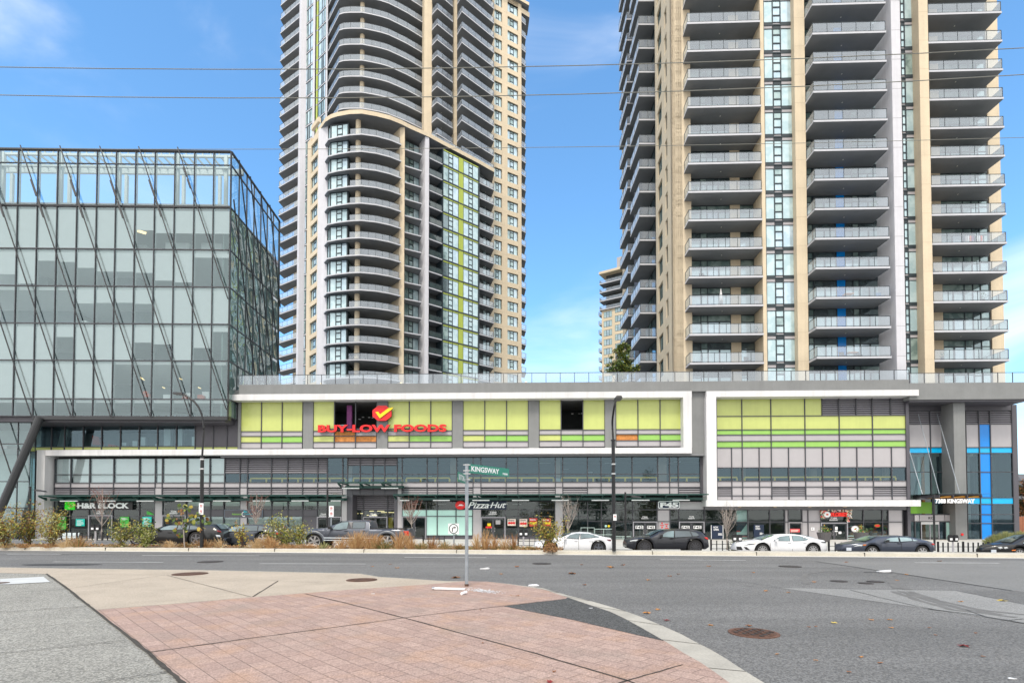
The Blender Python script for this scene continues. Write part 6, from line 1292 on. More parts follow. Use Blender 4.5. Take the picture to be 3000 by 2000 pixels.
# recessed narrow windows with ledges
RW = Fr(pt(1184, 95.8), pt(1226, 97.8)); LE = pxl([(1184, 94.1), (1234.5, 95.6), (1226, 97.9), (1184, 96.1)])
z = SLo(0); mb = MB(); slab(mb, LE, z, .2); o = mb.build('ledge', lt); dupLo(o)
mb = MB(); w_ = RW.len
pane(mb, RW, 0, w_ * .30, z, z + hLo - .2, .03, W_MID, .05)
for z0_, z1_ in ((0, .9), (.9, 1.9), (1.9, hLo - .2)): pane(mb, RW, w_ * .30, w_ * .6, z + z0_, z + z1_, .03, rnd.choice([W_DARK, W_MID]), .08)
pane(mb, RW, w_ * .6, w_, z, z + hLo - .2, .03, W_PALE, .05); o = mb.build('recessed_window', lt); dupLo(o)
# dark loggias
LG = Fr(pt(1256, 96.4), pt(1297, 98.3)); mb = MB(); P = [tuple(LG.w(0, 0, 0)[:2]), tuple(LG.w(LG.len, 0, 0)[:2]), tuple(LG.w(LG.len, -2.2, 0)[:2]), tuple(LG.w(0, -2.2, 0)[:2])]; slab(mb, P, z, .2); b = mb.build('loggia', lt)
mb = MB(); railing(mb, [tuple(LG.w(.05, -.06, 0)[:2]), tuple(LG.w(LG.len - .05, -.06, 0)[:2])], z, 1.05, 1.3, glassmat('dark_rail_glass', (.5, .62, .62), trans=.8, base=(.1, .16, .17), refl=.6)); r7 = [mb.build('railing', b, lt)]
dupLo(b, 0, r7)
mb = MB()
for j in range(2): pane(mb, LG, LG.len * j / 2, LG.len * (j + 1) / 2, z, z + hLo - .2, -2.15, W_DARK if j else W_MID, .07)
mb.box(LG, LG.len - .15, LG.len, -2.1, .05, z, z + hLo, MULT); dupLo(mb.build('loggia_window', lt))
# glazed facade with olive strips
GF = Fr(pt(1297, 98.2), pt(1404, 103.5)); W = GF.len; cs = [0, .155, .265, .405, .475, .535, .595 + .09, .80, .985, 1.0]
cs = [GF.u(p, 0, 800) for p in (1297.5, 1314, 1326, 1343, 1357, 1373, 1384, 1401, 1404)]
prs = []
for q in range(4):
    mb = MB()
    kinds = ['D', 'n', 'w', 'o', 'w', 'n', 'w', 'x']
    for a, b, k_ in zip(cs, cs[1:], kinds):
        if k_ in 'wD': pane(mb, GF, a, b, z + .05, z + hLo - .42, 0, rnd.choice([W_DARK, W_MID, W_MID]) if k_ == 'D' else rnd.choice([W_PALE, W_BLUE, W_PALE]), .05)
        elif k_ == 'n':
            for z0_, z1_ in ((.05, .75), (.75, 1.75), (1.75, hLo - .42)): pane(mb, GF, a, b, z + z0_, z + z1_, 0, W_PALE, .08)
        elif k_ == 'o': mb.box(GF, a, b, -.05, .0, z + .05, z + hLo - .42, OLIVE)
        else: mb.box(GF, a, b, -.05, .06, z - .2, z + hLo - .2, MULT)
        if k_ != 'x': mb.box(GF, a + .03, b - .03, -.05, .01, z + hLo - .42, z + hLo - .20 + .0, OLIVE); mb.box(GF, a, b, -.05, .03, z - .20, z + .05, MULT); mb.box(GF, a, a + .04, -.05, .035, z + hLo - .42, z + hLo - .2, MULT)
    prs.append(mb.build('glazed_facade', lt))
ksg = list(LOK)
for k in ksg:
    if k: dup(rnd.choice(prs), (0, 0, hLo * k), lt)
for o in prs[1:]: bpy.data.objects.remove(o)
# end balconies of the lower block
EB = pxl([(1404, 103.7), (1447, 106.0), (1436, 109.6), (1400, 107.5)]); b8, r8 = balL(EB, ins([EB[0], EB[1], EB[2]], pt(1420, 108), .08), SLo(0), 'end_balcony'); dupLo(b8, 0, r8)
EW = Fr(pt(1404, 106.2), pt(1434, 108.0)); mb = MB()
for j in range(3): pane(mb, EW, EW.len * j / 3, EW.len * (j + 1) / 3, z, z + hLo - .2, .06, rnd.choice([W_PALE, W_MID, W_DARK]), .07)
dupLo(mb.build('end_window', lt))
# ------------------------------------------------------------------ distant tower in the gap, with terrace tree
dt = thing('apartment_tower', 'small distant cream tower seen in the gap between the two big towers', 'tower', (Gx(1810, 172, 20), 172, -1))
DF = Fr(XY(1763, 173.5, 60), XY(1860, 167.5, 60)); hD = 2.95
def DZ(py, px=1780): return DF.z(py, 0, px)
zD = DZ(905); mb = MB(); mb.box(DF, 0, DF.len + 8, -16, 0, 0, zD, CREAM); mb.build('wall', dt)
mb = MB(); mb.box(DF, .8, DF.len + 8, -14, -1.8, zD, DZ(800), ROOMD); mb.box(DF, 4, DF.len + 8, -12, -3, DZ(790), DZ(748), PALE); mb.build('upper_wall', dt)
mb = MB(); mb.box(DF, -.7, DF.len + 8, -14, .6, DZ(800), DZ(793), CREAM); mb.build('roof', dt)
for i in range(4):
    z = DZ(905) + .1 + hD * .95 * i; mb = MB(); P = [tuple(DF.w(a, b, 0)[:2]) for a, b in ((-.6, .5), (DF.len + 6, .5), (DF.len + 6, -3), (-.6, -3))]; slab(mb, P, z, .3); b = mb.build('balcony', dt); mb = MB(); railing(mb, [tuple(DF.w(-.5, -3, 0)[:2]), tuple(DF.w(-.5, .4, 0)[:2]), tuple(DF.w(DF.len + 5, .4, 0)[:2])], z, 1.0, 2.2); mb.build('railing', b, dt)
w_a, w_b = (DF.u(1769, 0, 950), DF.u(1793, 0, 950)), (DF.u(1802, 0, 950), DF.u(1826, 0, 950))
for a, b in (w_a, w_b):
    zt4 = DZ(912 if a < 3 else 903, 1780); mb = MB(); mb.box(DF, a, b, -.02, .012, zt4 - 2.0, zt4, MULT)
    for q in range(3): mb.rect(DF, a + (b - a) * (q / 3) + .08, a + (b - a) * (q + 1) / 3 - .06, zt4 - 1.9, zt4 - .1, .02, [W_PALE, W_BLUE, W_PALE][q])
    o = mb.build('window', dt)
    for k in range(1, 9): dup(o, (0, 0, -hD * k), dt)
mb = MB(); P = [tuple(DF.w(a, b, 0)[:2]) for a, b in ((-1.3, -.5), (-.05, -.5), (-.05, -3), (-1.3, -3))]; slab(mb, P, zD - 1.2, .3); railing(mb, [P[1], P[0], P[3]], zD - 1.2, 1.0, 2.2); o = mb.build('corner_balcony', dt)
for k in range(1, 8): dup(o, (0, 0, -hD * k), dt)
# ------------------------------------------------------------------ parked cars
TYREB = mat('tyre_rubber', (.018, .018, .019), .85, var=.1, scale=20)
CGL = opaque_glass('car_glass', (.025, .04, .045), (.09, .14, .15), rough=.03, sc=1.2, refl=.2)
CGD = opaque_glass('car_glass_tinted', (.012, .014, .018), (.03, .035, .045), rough=.03, sc=1.2, refl=.12)
RIMS = mat('alloy_rim', (.55, .55, .56), .3, metal=.7, var=.05); RIMB = mat('black_rim', (.09, .09, .10), .3, metal=.6)
PLAS = mat('black_trim_plastic', (.02, .02, .022), .5); REDL = mat('tail_lamp_red', (.55, .015, .01), .2, emit=.1); HLP = mat('head_lamp', (.65, .68, .7), .1); AMB = mat('amber_lamp', (.8, .22, .04), .2); PLATE = mat('number_plate', (.6, .65, .72), .4)
def paint(name, col, m=.0): return mat(name, col, .36, metal=m, var=.03, coat=.6, spec=.35)
def car(label, Yc, gz, s, ox, oy, top, wheels, wr, belt, sill, windows, body, wid=1.8, rim=RIMS, spokes=5, tint=0, lights=(), glass_ws=None, sub='saloon_car', cat='car', roofx=None, extra=None, handles=(), seams=(), mirror=None, cabin=None, taper=.22, tl=.7):
    """all numbers are picture positions in the crop (x,y) with scale s; Yc = distance of the near side"""
    def wx(x, y=600): p = hit(ox + x / s, oy + y / s, (0, Yc, 0), Vector((0, 1, 0))); return p.x, p.z
    TP = [wx(x, y) for x, y in top]; WC = [(wx(x, y)[0], gz + wr) for x, y in wheels]; zb = wx(0, belt)[1]; zs = wx(0, sill)[1]
    x0, x1 = TP[0][0], TP[-1][0]; fr = Fr((0, Yc), (1, Yc))
    def ztop_(x):
        for a, b in zip(TP, TP[1:]):
            if a[0] <= x <= b[0]: return a[1] + (b[1] - a[1]) * (x - a[0]) / max(1e-6, b[0] - a[0])
        return TP[0][1] if x < x0 else TP[-1][1]
    xs = sorted(set([x0 + (x1 - x0) * i / 72 for i in range(73)] + [p[0] for p in TP] + [c[0] + k * (wr + .07) * math.cos(math.pi * j / 12) for c in WC for k in (1,) for j in range(13)]))
    xs = [x for x in xs if x0 <= x <= x1]
    ca, cb = (wx(cabin[0])[0], wx(cabin[1])[0]) if cabin else (x0 + (x1 - x0) * .3, x1 - (x1 - x0) * .12)
    def bot(x):
        z = zs
        e = min(x - x0, x1 - x) / (x1 - x0)
        if e < .05: z = zs + (.05 - e) * 2.2
        for c in WC:
            d = abs(x - c[0]); r = wr + .075
            if d < r: z = max(z, c[1] + math.sqrt(r * r - d * d))
        return z
    def ins_(x):
        e = x - x0; e2 = x1 - x; return max(taper * max(0, 1 - e / tl) ** 2.0, .22 * max(0, 1 - e2 / .7) ** 2.2)
    rings = []
    for x in xs:
        t = ztop_(x); b = min(bot(x), t - .02); y0 = Yc + ins_(x); W2 = wid - 2 * ins_(x); cab = ca < x < cb and t > zb + .04
        bl = min(zb, t - .03) if cab else t - .05
        bl = max(bl, b + .005); m1 = b + (bl - b) * .35; m2 = b + (bl - b) * .8
        h_ = max(0, t - bl); inset = min(.30, h_ * .48) if cab else .03
        half = [(0.03, b), (0.0, b + (bl - b) * .06), (-.02, m1), (-.015, m2), (.02, bl), (.02 + inset * .9, max(bl, t - .07 if cab else bl + .02)), (.12 + inset, t - (.015 if cab else .01)), (W2 / 2, t + (.02 if cab else .015))]
        ring = [(x, y0 + d, z) for d, z in half] + [(x, y0 + W2 - d, z) for d, z in half[-2::-1]]; rings.append(ring)
    gz0 = gz
    root = thing(sub, label, cat, ((x0 + x1) / 2, Yc + wid / 2, gz)); root['group'] = 'cars parked along the frontage lane'
    mb = MB(); n = len(rings[0])
    for a, b in zip(rings, rings[1:]):
        for j in range(n - 1): mb.face([a[j], b[j], b[j + 1], a[j + 1]], body)
        mb.face([a[0], a[n - 1], b[n - 1], b[0]], PLAS)
    mb.face(rings[0][::-1], body); mb.face(rings[-1], body); bo = mb.build('body', root)
    bm = bmesh.new(); bm.from_mesh(bo.data); bmesh.ops.remove_doubles(bm, verts=bm.verts, dist=.0008); bmesh.ops.recalc_face_normals(bm, faces=bm.faces); bm.to_mesh(bo.data); bm.free()
    for p in bo.data.polygons: p.use_smooth = True
    bo.data.set_sharp_from_angle(angle=R(38))
    def side_y(x, z):
        t = ztop_(x); 
        if z <= zb: return Yc + ins_(x) - .02
        h_ = max(.05, t - zb); k = min(1, (z - zb) / h_); return Yc + ins_(x) + .02 + min(.30, h_ * .48) * .9 * k
    for wi, W_ in enumerate(windows):
        poly = [wx(x, y) for x, y in W_]; cx_ = sum(p[0] for p in poly) / len(poly); cz_ = sum(p[1] for p in poly) / len(poly)
        for side in (0, 1):
            mb = MB(); f = 1.0
            def P(x, z, off): y = side_y(x, z) - off; return (x, y if side == 0 else 2 * Yc + wid - y, z)
            big = [(cx_ + (x - cx_) * 1.07, cz_ + (z - cz_) * 1.14) for x, z in poly]
            for i in range(len(poly)): a, b = i, (i + 1) % len(poly); mb.face([P(*big[a], .010), P(*big[b], .010), P(*poly[b], .016), P(*poly[a], .016)], PLAS)
            for i in range(len(poly)): a, b = i, (i + 1) % len(poly); mb.face([P(*poly[a], .016), P(*poly[b], .016), P(cx_, cz_, .016)], CGD if (tint and wi >= tint) else CGL)
            mb.build('side_window', root)
    # windscreen and rear window from the profile between cabin ends and roof
    if glass_ws:
        for (xa, xb) in glass_ws:
            mb = MB(); N_ = 5; L_ = []
            for i in range(N_ + 1):
                x = wx(xa + (xb - xa) * i / N_)[0]; t = ztop_(x) + .028; k = min(.30, max(0, t - zb) * .48); L_.append([(x, Yc + .16 + k + q * (wid - .32 - 2 * k), t + .012 * (1 - (2 * q - 1) ** 2)) for q in (0, .25, .5, .75, 1)])
            for a, b in zip(L_, L_[1:]):
                for j in range(4): mb.face([a[j], b[j], b[j + 1], a[j + 1]], CGL)
            mb.build('windscreen' if xa < (top[0][0] + top[-1][0]) / 2 else 'rear_window', root)
    def wheel(cx_, cz_, far):
        y = Yc + .03 if not far else Yc + wid - .25; f2 = Fr((0, y), (1, y)); mb = MB(); mb.disc(f2, cx_, cz_, wr, wr, -.22, 0, TYREB, n=28); w_ = mb.build('wheel', root)
        if far: return
        mb = MB(); n_ = 28
        for i in range(n_):
            a, b = 2 * math.pi * i / n_, 2 * math.pi * (i + 1) / n_
            def q(r, v, t_): return f2.w(cx_ + r * math.cos(t_), v, cz_ + r * math.sin(t_))
            mb.face([q(wr * .72, .012, a), q(wr * .72, .012, b), q(wr * .64, .004, b), q(wr * .64, .004, a)], rim); mb.face([q(wr * .64, .004, a), q(wr * .64, .004, b), q(0, -.0 + .002, b), q(0, .002, a)], PLAS)
        for i in range(spokes):
            a = 2 * math.pi * i / spokes + .3; d = .16 if spokes < 8 else .10
            mb.face([q(wr * .12, .02, a - .9), q(wr * .66, .014, a - d), q(wr * .66, .014, a + d), q(wr * .12, .02, a + .9)], rim)
        mb.disc(f2, cx_, cz_, wr * .13, wr * .13, .0, .024, rim, n=10); mb.build('rim', w_, root)
    for c in WC: wheel(c[0], c[1], False); wheel(c[0], c[1], True)
    for nm, m, pts in lights:
        poly = [wx(x, y) for x, y in pts]; cx_ = sum(p[0] for p in poly) / len(poly); cz_ = sum(p[1] for p in poly) / len(poly); mb = MB()
        for i in range(len(poly)): a, b = poly[i], poly[(i + 1) % len(poly)]; mb.face([(a[0], side_y(*a) - .014, a[1]), (b[0], side_y(*b) - .014, b[1]), (cx_, side_y(cx_, cz_) - .028, cz_)], m)
        mb.build(nm, root)
    mb = MB()
    for xa, ya, xb, yb in seams:
        a, b = wx(xa, ya), wx(xb, yb); mb.face([(a[0] - .008, side_y(*a) - .008, a[1]), (a[0] + .008, side_y(*a) - .008, a[1]), (b[0] + .008, side_y(*b) - .008, b[1]), (b[0] - .008, side_y(*b) - .008, b[1])], PLAS)
    if seams: mb.build('door_seam', root)
    for x, y in handles:
        a = wx(x, y); mb = MB(); mb.box(fr, a[0] - .09, a[0] + .09, .015, .05, a[1] - .018, a[1] + .018, body); mb.build('door_handle', root)
    if mirror:
        a = wx(*mirror); mb = MB(); mb.hexa([fr.w(a[0] - .10, .19, a[1] - .07), fr.w(a[0] + .08, .19, a[1] - .07), fr.w(a[0] + .10, -.02, a[1] - .05), fr.w(a[0] - .02, -.02, a[1] - .05), fr.w(a[0] - .05, .19, a[1] + .07), fr.w(a[0] + .08, .19, a[1] + .07), fr.w(a[0] + .10, -.02, a[1] + .03), fr.w(a[0] - .0, -.02, a[1] + .03)], body if 'white' in label else PLAS); mb.build('wing_mirror', root)
    if extra: extra(root, wx, fr)
    return root
WP = paint('white_car_paint', (.78, .79, .82)); DGP = paint('dark_blue_grey_paint', (.055, .066, .095), .35); BLKP = paint('black_car_paint', (.010, .011, .013)); GRP = paint('graphite_paint', (.085, .095, .12), .4); BMP = paint('matt_black_paint', (.022, .024, .031), .3)
def front_plate(x, y): 
    def f(root, wx, fr): a = wx(x, y); mb = MB(); mb.abox(a[0] - .03, a[0] + .22, fr.A.y - .02, fr.A.y + .02, a[1] - .08, a[1] + .08, PLATE); mb.build('number_plate', root)
    return f
# white fastback behind the lamp post
car('white fastback car beside the tall black lamp post', 30.5, -.50, 7.84, 1560, 1500, [(55, 760), (70, 700), (200, 655), (450, 612), (680, 572), (800, 520), (930, 482), (1130, 462), (1330, 474), (1500, 518), (1640, 563), (1760, 585), (1822, 594), (1838, 660), (1845, 800)], [(410, 820), (1520, 820)], .345, 600, 880,
    [[(775, 590), (870, 520), (1000, 490), (1092, 488), (1058, 597)], [(1118, 488), (1290, 492), (1420, 520), (1430, 578), (1105, 595)], [(1440, 535), (1548, 556), (1515, 572), (1440, 577)]], WP, rim=mat('grey_rim', (.13, .14, .17), .35, metal=.5), lights=[('tail_lamp', mat('dark_tail_lamp', (.16, .03, .05), .2), [(1690, 615), (1815, 622), (1812, 660), (1760, 655)])],
    glass_ws=[(690, 900), (1380, 1600)], handles=[(1000, 650), (1330, 655)], seams=[(1060, 600, 1060, 850), (745, 610, 720, 850), (1360, 600, 1380, 720)], mirror=(745, 590), cabin=(680, 1640))
def bm_extra(root, wx, fr):
    mb = MB(); a, b = wx(1180, 392), wx(1620, 396); mb.tube([(a[0], fr.A.y + .4, a[1] + .03), (b[0], fr.A.y + .4, b[1] + .03)], .02, PLAS, 5); mb.build('roof_rail', root)
car('black sport utility car in front of the gym doors', 30.2, -.50, 7.84, 1820, 1500, [(150, 780), (152, 690), (180, 630), (300, 592), (500, 570), (680, 552), (800, 490), (920, 430), (1050, 402), (1250, 390), (1600, 394), (1800, 412), (1900, 448), (1975, 520), (2025, 590), (2040, 700), (2050, 760), (2045, 830)], [(545, 805), (1702, 805)], .40, 575, 850,
    [[(935, 560), (1000, 480), (1090, 438), (1232, 424), (1208, 570)], [(1258, 424), (1590, 434), (1628, 550), (1240, 568)], [(1612, 440), (1740, 466), (1800, 522), (1740, 545), (1650, 548)]], BMP, 1.7, RIMB, 10, 1, taper=.35, tl=1.0,
    lights=[('head_lamp', HLP, [(225, 650), (300, 632), (395, 622), (350, 660), (215, 672)]), ('tail_lamp', REDL, [(1915, 570), (1990, 575), (2025, 610), (2010, 632), (1955, 605)])], glass_ws=[(690, 1030), (1890, 2000)], handles=[(1150, 605), (1560, 600)], seams=[(1215, 575, 1215, 820), (850, 600, 800, 820), (1640, 575, 1560, 740)], mirror=(905, 540), cabin=(680, 2000), extra=bm_extra, sub='sport_utility_car')
car('white saloon car with swept sporty front, the second white car along the kerb', 29.8, -.60, 7.35, 2140, 1500, [(180, 810), (185, 735), (215, 685), (300, 652), (550, 626), (700, 608), (850, 545), (1000, 503), (1150, 484), (1300, 478), (1500, 481), (1650, 500), (1750, 532), (1900, 573), (2060, 600), (2092, 640), (2125, 720), (2130, 820)], [(697, 805), (1785, 812)], .35, 622, 860,
    [[(930, 610), (1010, 560), (1100, 524), (1288, 508), (1282, 614)], [(1352, 508), (1500, 511), (1580, 530), (1590, 606), (1352, 613)], [(1602, 540), (1695, 580), (1640, 600), (1604, 604)]], WP, lights=[('head_lamp', mat('smoked_lamp', (.16, .17, .18), .15), [(345, 705), (420, 668), (560, 657), (500, 690), (290, 720)]), ('grille', PLAS, [(185, 740), (270, 740), (300, 812), (195, 808)]), ('air_intake', PLAS, [(310, 745), (370, 748), (435, 812), (360, 805)]), ('indicator', AMB, [(500, 665), (540, 660), (520, 680)]), ('tail_lamp', PLAS, [(1940, 636), (2080, 632), (2080, 660), (1990, 655)])],
    glass_ws=[(710, 1000), (1690, 1880)], handles=[(1270, 648), (1600, 645)], seams=[(1325, 615, 1330, 830), (850, 640, 860, 830), (1640, 610, 1610, 760)], mirror=(965, 598), cabin=(700, 1900), spokes=10, wid=1.55, taper=.42, tl=1.2)
car('dark blue grey saloon car parked by the lobby entrance', 29.2, -.64, 7.35, 2460, 1500, [(148, 820), (150, 745), (170, 695), (250, 680), (400, 657), (580, 636), (700, 592), (850, 537), (950, 516), (1200, 508), (1450, 512), (1600, 530), (1800, 580), (1950, 610), (2050, 640), (2098, 690), (2120, 760), (2118, 820)], [(712, 850), (1790, 850)], .335, 632, 870,
    [[(960, 625), (1040, 572), (1120, 548), (1285, 538), (1276, 628)], [(1318, 538), (1470, 542), (1560, 560), (1575, 612), (1318, 628)], [(1588, 572), (1695, 612), (1592, 618)]], DGP, lights=[('head_lamp', HLP, [(330, 740), (400, 700), (500, 695), (480, 725)]), ('indicator', AMB, [(500, 692), (575, 690), (545, 715), (505, 712)]), ('tail_lamp', REDL, [(1985, 665), (2070, 672), (2095, 705), (2010, 700)])],
    glass_ws=[(590, 850), (1640, 1850)], handles=[(1280, 665), (1690, 655)], seams=[(1325, 635, 1325, 820), (885, 640, 885, 820), (1740, 640, 1640, 790)], mirror=(990, 615), cabin=(590, 1950), spokes=7, wid=1.5, taper=.42, tl=1.2, extra=front_plate(160, 790))
car('black car entering at the right edge with round twin headlamps', 28.6, -.70, 6.03, 2740, 1380, [(965, 1430), (968, 1370), (1010, 1335), (1120, 1305), (1250, 1292), (1370, 1276), (1568, 1190), (1750, 1125), (1900, 1110), (2150, 1115), (2350, 1160), (2520, 1240), (2680, 1280), (2730, 1330), (2740, 1430)], [(1500, 1450), (2400, 1450)], .33, 1285, 1470,
    [[(1560, 1270), (1680, 1190), (1790, 1150), (1960, 1140), (1955, 1275)], [(1990, 1140), (2150, 1140), (2330, 1190), (2440, 1260), (1990, 1275)]], BLKP, lights=[('head_lamp', HLP, [(1145, 1345), (1200, 1330), (1215, 1355), (1180, 1372)]), ('head_lamp', HLP, [(1225, 1345), (1270, 1330), (1295, 1352), (1250, 1370)]), ('indicator', AMB, [(1345, 1385), (1420, 1383), (1400, 1402), (1350, 1402)])],
    glass_ws=[(1380, 1700)], handles=[(1940, 1310)], mirror=(1600, 1262), cabin=(1370, 2500), spokes=9, wid=1.35, taper=.5, tl=1.4, extra=front_plate(1000, 1410))
def truck_extra(root, wx, fr):
    a, b = wx(560, 462), wx(1530, 470); mb = MB(); mb.tube([(a[0], fr.A.y - .1, a[1]), (b[0], fr.A.y - .1, b[1])], .03, GALV, 6); mb.tube([(a[0], fr.A.y - .08, a[1] - .12), (b[0], fr.A.y - .08, b[1] - .12)], .03, GALV, 6); mb.build('side_step', root)
    a, b = wx(1372, 300), wx(2050, 300); mb = MB(); mb.abox(a[0], b[0], fr.A.y + .06, fr.A.y + .2, a[1] - .01, a[1] + .04, PLAS); mb.build('bed_rail', root)
    for x in (370, 1690):
        c = wx(x, 400)[0]; mb = MB(); L_ = []
        for i in range(17): t_ = math.pi * i / 16; L_.append([(c + r * math.cos(t_), fr.A.y - o_, -.16 + .42 + r * .95 * math.sin(t_)) for r, o_ in ((.62, .015), (.56, .05), (.48, .04))])
        for p, q in zip(L_, L_[1:]):
            for j in (0, 1): mb.face([p[j], q[j], q[j + 1], p[j + 1]], mat('flare_grey', (.13, .145, .17), .4))
        mb.build('wheel_flare', root)
car('dark grey crew cab pickup truck behind the dry grass', 29.0, -.16, 6.19, 860, 1500, [(168, 450), (166, 380), (175, 330), (250, 302), (420, 294), (560, 290), (625, 258), (740, 205), (850, 162), (960, 147), (1150, 143), (1300, 146), (1355, 155), (1370, 180), (1376, 296), (1700, 297), (2050, 297), (2080, 305), (2098, 400), (2100, 500)], [(370, 530), (1690, 540)], .43, 315, 520,
    [[(700, 305), (760, 225), (860, 184), (978, 175), (965, 295), (830, 312)], [(1065, 176), (1280, 176), (1290, 278), (1270, 288), (1065, 290)]], GRP, 1.95, RIMS, 6, 1, lights=[('head_lamp', HLP, [(172, 345), (235, 338), (215, 395), (190, 400)]), ('indicator', AMB, [(185, 365), (215, 360), (205, 395)]), ('tail_lamp', REDL, [(1990, 340), (2080, 338), (2085, 430), (2010, 428), (2015, 385)]), ('window_post', mat('dark_post', (.05, .05, .06), .3), [(990, 178), (1055, 178), (1055, 290), (985, 292)])],  # window post: dark strip between the cab side windows
    glass_ws=[(620, 830)], handles=[(950, 335), (1270, 335)], seams=[(1055, 300, 1055, 450), (680, 330, 620, 450), (1362, 190, 1362, 470)], mirror=(668, 280), cabin=(600, 1374), extra=truck_extra, sub='pickup_truck', cat='pickup truck')
car('dark grey estate car half hidden between bushes left of the pickup', 29.6, .02, 7.84, 640, 1480, [(-430, 800), (-425, 690), (-330, 630), (-100, 600), (80, 572), (200, 492), (320, 455), (450, 438), (700, 431), (950, 442), (1150, 462), (1300, 480), (1400, 560), (1470, 610), (1500, 700), (1540, 770), (1520, 850)], [(-60, 850), (1010, 850)], .36, 598, 870,
    [[(200, 590), (290, 505), (400, 465), (540, 455), (535, 590)], [(560, 457), (870, 463), (880, 578), (565, 586)], [(900, 468), (1040, 488), (1115, 548), (1000, 576), (903, 580)]], paint('slate_paint', (.07, .08, .10), .4), 1.85, RIMS, 5, 1, lights=[('tail_lamp', REDL, [(1275, 625), (1380, 622), (1450, 650), (1400, 668), (1300, 655)])], glass_ws=[(90, 380), (1290, 1400)], handles=[(480, 640), (850, 638)], seams=[(548, 600, 548, 830), (910, 600, 860, 760), (170, 620, 150, 830)], mirror=(130, 585), cabin=(80, 1400), sub='estate_car')
car('glossy black sport utility car at the left behind the bushes', 28.8, .06, 7.84, 380, 1480, [(-40, 820), (-35, 720), (10, 650), (150, 612), (420, 576), (560, 552), (700, 475), (850, 437), (1000, 424), (1300, 418), (1700, 430), (1910, 440), (1990, 500), (2090, 580), (2112, 650), (2118, 740), (2170, 760), (2160, 830)], [(148, 860), (1513, 865)], .37, 575, 880,
    [[(670, 558), (760, 495), (880, 462), (1060, 455), (1050, 552)], [(1085, 455), (1330, 458), (1340, 545), (1080, 552)], [(1360, 462), (1480, 470), (1560, 505), (1500, 545), (1365, 546)]], BLKP, 1.9, mat('dark_alloy', (.2, .2, .22), .3, metal=.5), 5, 1, lights=[('tail_lamp', mat('dark_red_lamp', (.2, .02, .02), .2), [(1990, 560), (2080, 585), (2085, 620), (2010, 600)]), ('number_plate', PLATE, [(1975, 670), (2060, 680), (2075, 720), (1995, 722)])], glass_ws=[(570, 800), (1900, 2060)], handles=[(920, 620), (1290, 615)], seams=[(1068, 560, 1068, 780), (610, 600, 600, 790), (1360, 560, 1330, 720)], mirror=(640, 545), cabin=(560, 2060), sub='sport_utility_car')
# ------------------------------------------------------------------ street furniture
def curve(pts, n=10):
    o = []; P = [Vector(p) for p in pts]; P = [P[0] * 2 - P[1]] + P + [P[-1] * 2 - P[-2]]
    for i in range(1, len(P) - 2):
        for j in range(n):
            t = j / n; o.append(.5 * ((2 * P[i]) + (-P[i - 1] + P[i + 1]) * t + (2 * P[i - 1] - 5 * P[i] + 4 * P[i + 1] - P[i + 2]) * t * t + (-P[i - 1] + 3 * P[i] - 3 * P[i + 1] + P[i + 2]) * t ** 3))
    return o + [P[-2]]
def AT(px, py, Y): return hit(px, py, (0, Y, 0), Vector((0, 1, 0)))
REDS = mat('red_symbol', (.6, .02, .02), .5)
def nopark(root, fr, u, z, w_, hh, n=2):
    mb = MB(); mb.box(fr, u - w_ / 2, u + w_ / 2, .10, .115, z - hh, z, WSIGN); p = mb.build('sign_plate', root); mb = MB()
    for i in range(n):
        zc = z - hh * (.22 + .48 * i) if n > 1 else z - hh * .33; r = w_ * .27
        for k in range(16):
            a, b = 2 * math.pi * k / 16, 2 * math.pi * (k + 1) / 16; mb.face([fr.w(u + r * math.cos(a), .117, zc + r * math.sin(a)), fr.w(u + r * math.cos(b), .117, zc + r * math.sin(b)), fr.w(u + r * .72 * math.cos(b), .117, zc + r * .72 * math.sin(b)), fr.w(u + r * .72 * math.cos(a), .117, zc + r * .72 * math.sin(a))], REDS)
        text_mesh(mb, 'P', fr, u - r * .3, u + r * .35, zc - r * .5, zc + r * .5, .1165, .118, BLACK, .02)
        mb.face([fr.w(u - r * .75, .119, zc + r * .55), fr.w(u - r * .55, .119, zc + r * .75), fr.w(u + r * .75, .119, zc - r * .55), fr.w(u + r * .55, .119, zc - r * .75)], REDS)
        mb.box(fr, u - r, u + r, .116, .118, zc - r * 1.55, zc - r * 1.35, BLACK)
    mb.build('sign_print', p, root)
# tall roadway lamps on the kerb island
fr1 = Fr((0, 25.6), (1, 25.6)); L1 = thing('street_lamp', 'tall black roadway lamp with arm curving left over the bushes', 'street lamp', AT(591, 1600, 25.6), 'tall roadway lamps')
mb = MB(); b = AT(591, 1604, 25.6); mb.tube([b, AT(591.5, 1420, 25.6), AT(592.5, 1335, 25.6)], [.085, .082, .08], BLACK, 10); mb.build('pole', L1)
mb = MB(); mb.tube(curve([AT(592.5, 1335, 25.6), AT(596, 1275, 25.6), AT(596, 1245, 25.6), AT(588, 1205, 25.6), AT(567, 1174, 25.6), AT(538, 1155, 25.6)], 6), .045, BLACK, 8); mb.tube([AT(592.5, 1336, 25.6), AT(592.6, 1334, 25.6)], .10, BLACK, 10); mb.build('arm', L1)
mb = MB(); a = AT(525, 1151, 25.6); mb.hexa([a + Vector(v) for v in ((-.24, -.16, -.06), (.22, -.13, -.09), (.22, .13, -.09), (-.24, .16, -.06), (-.22, -.10, .03), (.2, -.10, .02), (.2, .10, .02), (-.22, .10, .03))], BLACK); mb.build('lamp_head', L1)
u_, z_ = fr1.uz(593.5, 1473); nopark(L1, fr1, u_, z_, .21, .54); mb = MB()
for y in (1343, 1371): mb.tube([AT(592, y, 25.6), AT(592.05, y + 4, 25.6)], .095, GALV2, 10)
mb.build('clamp', L1)
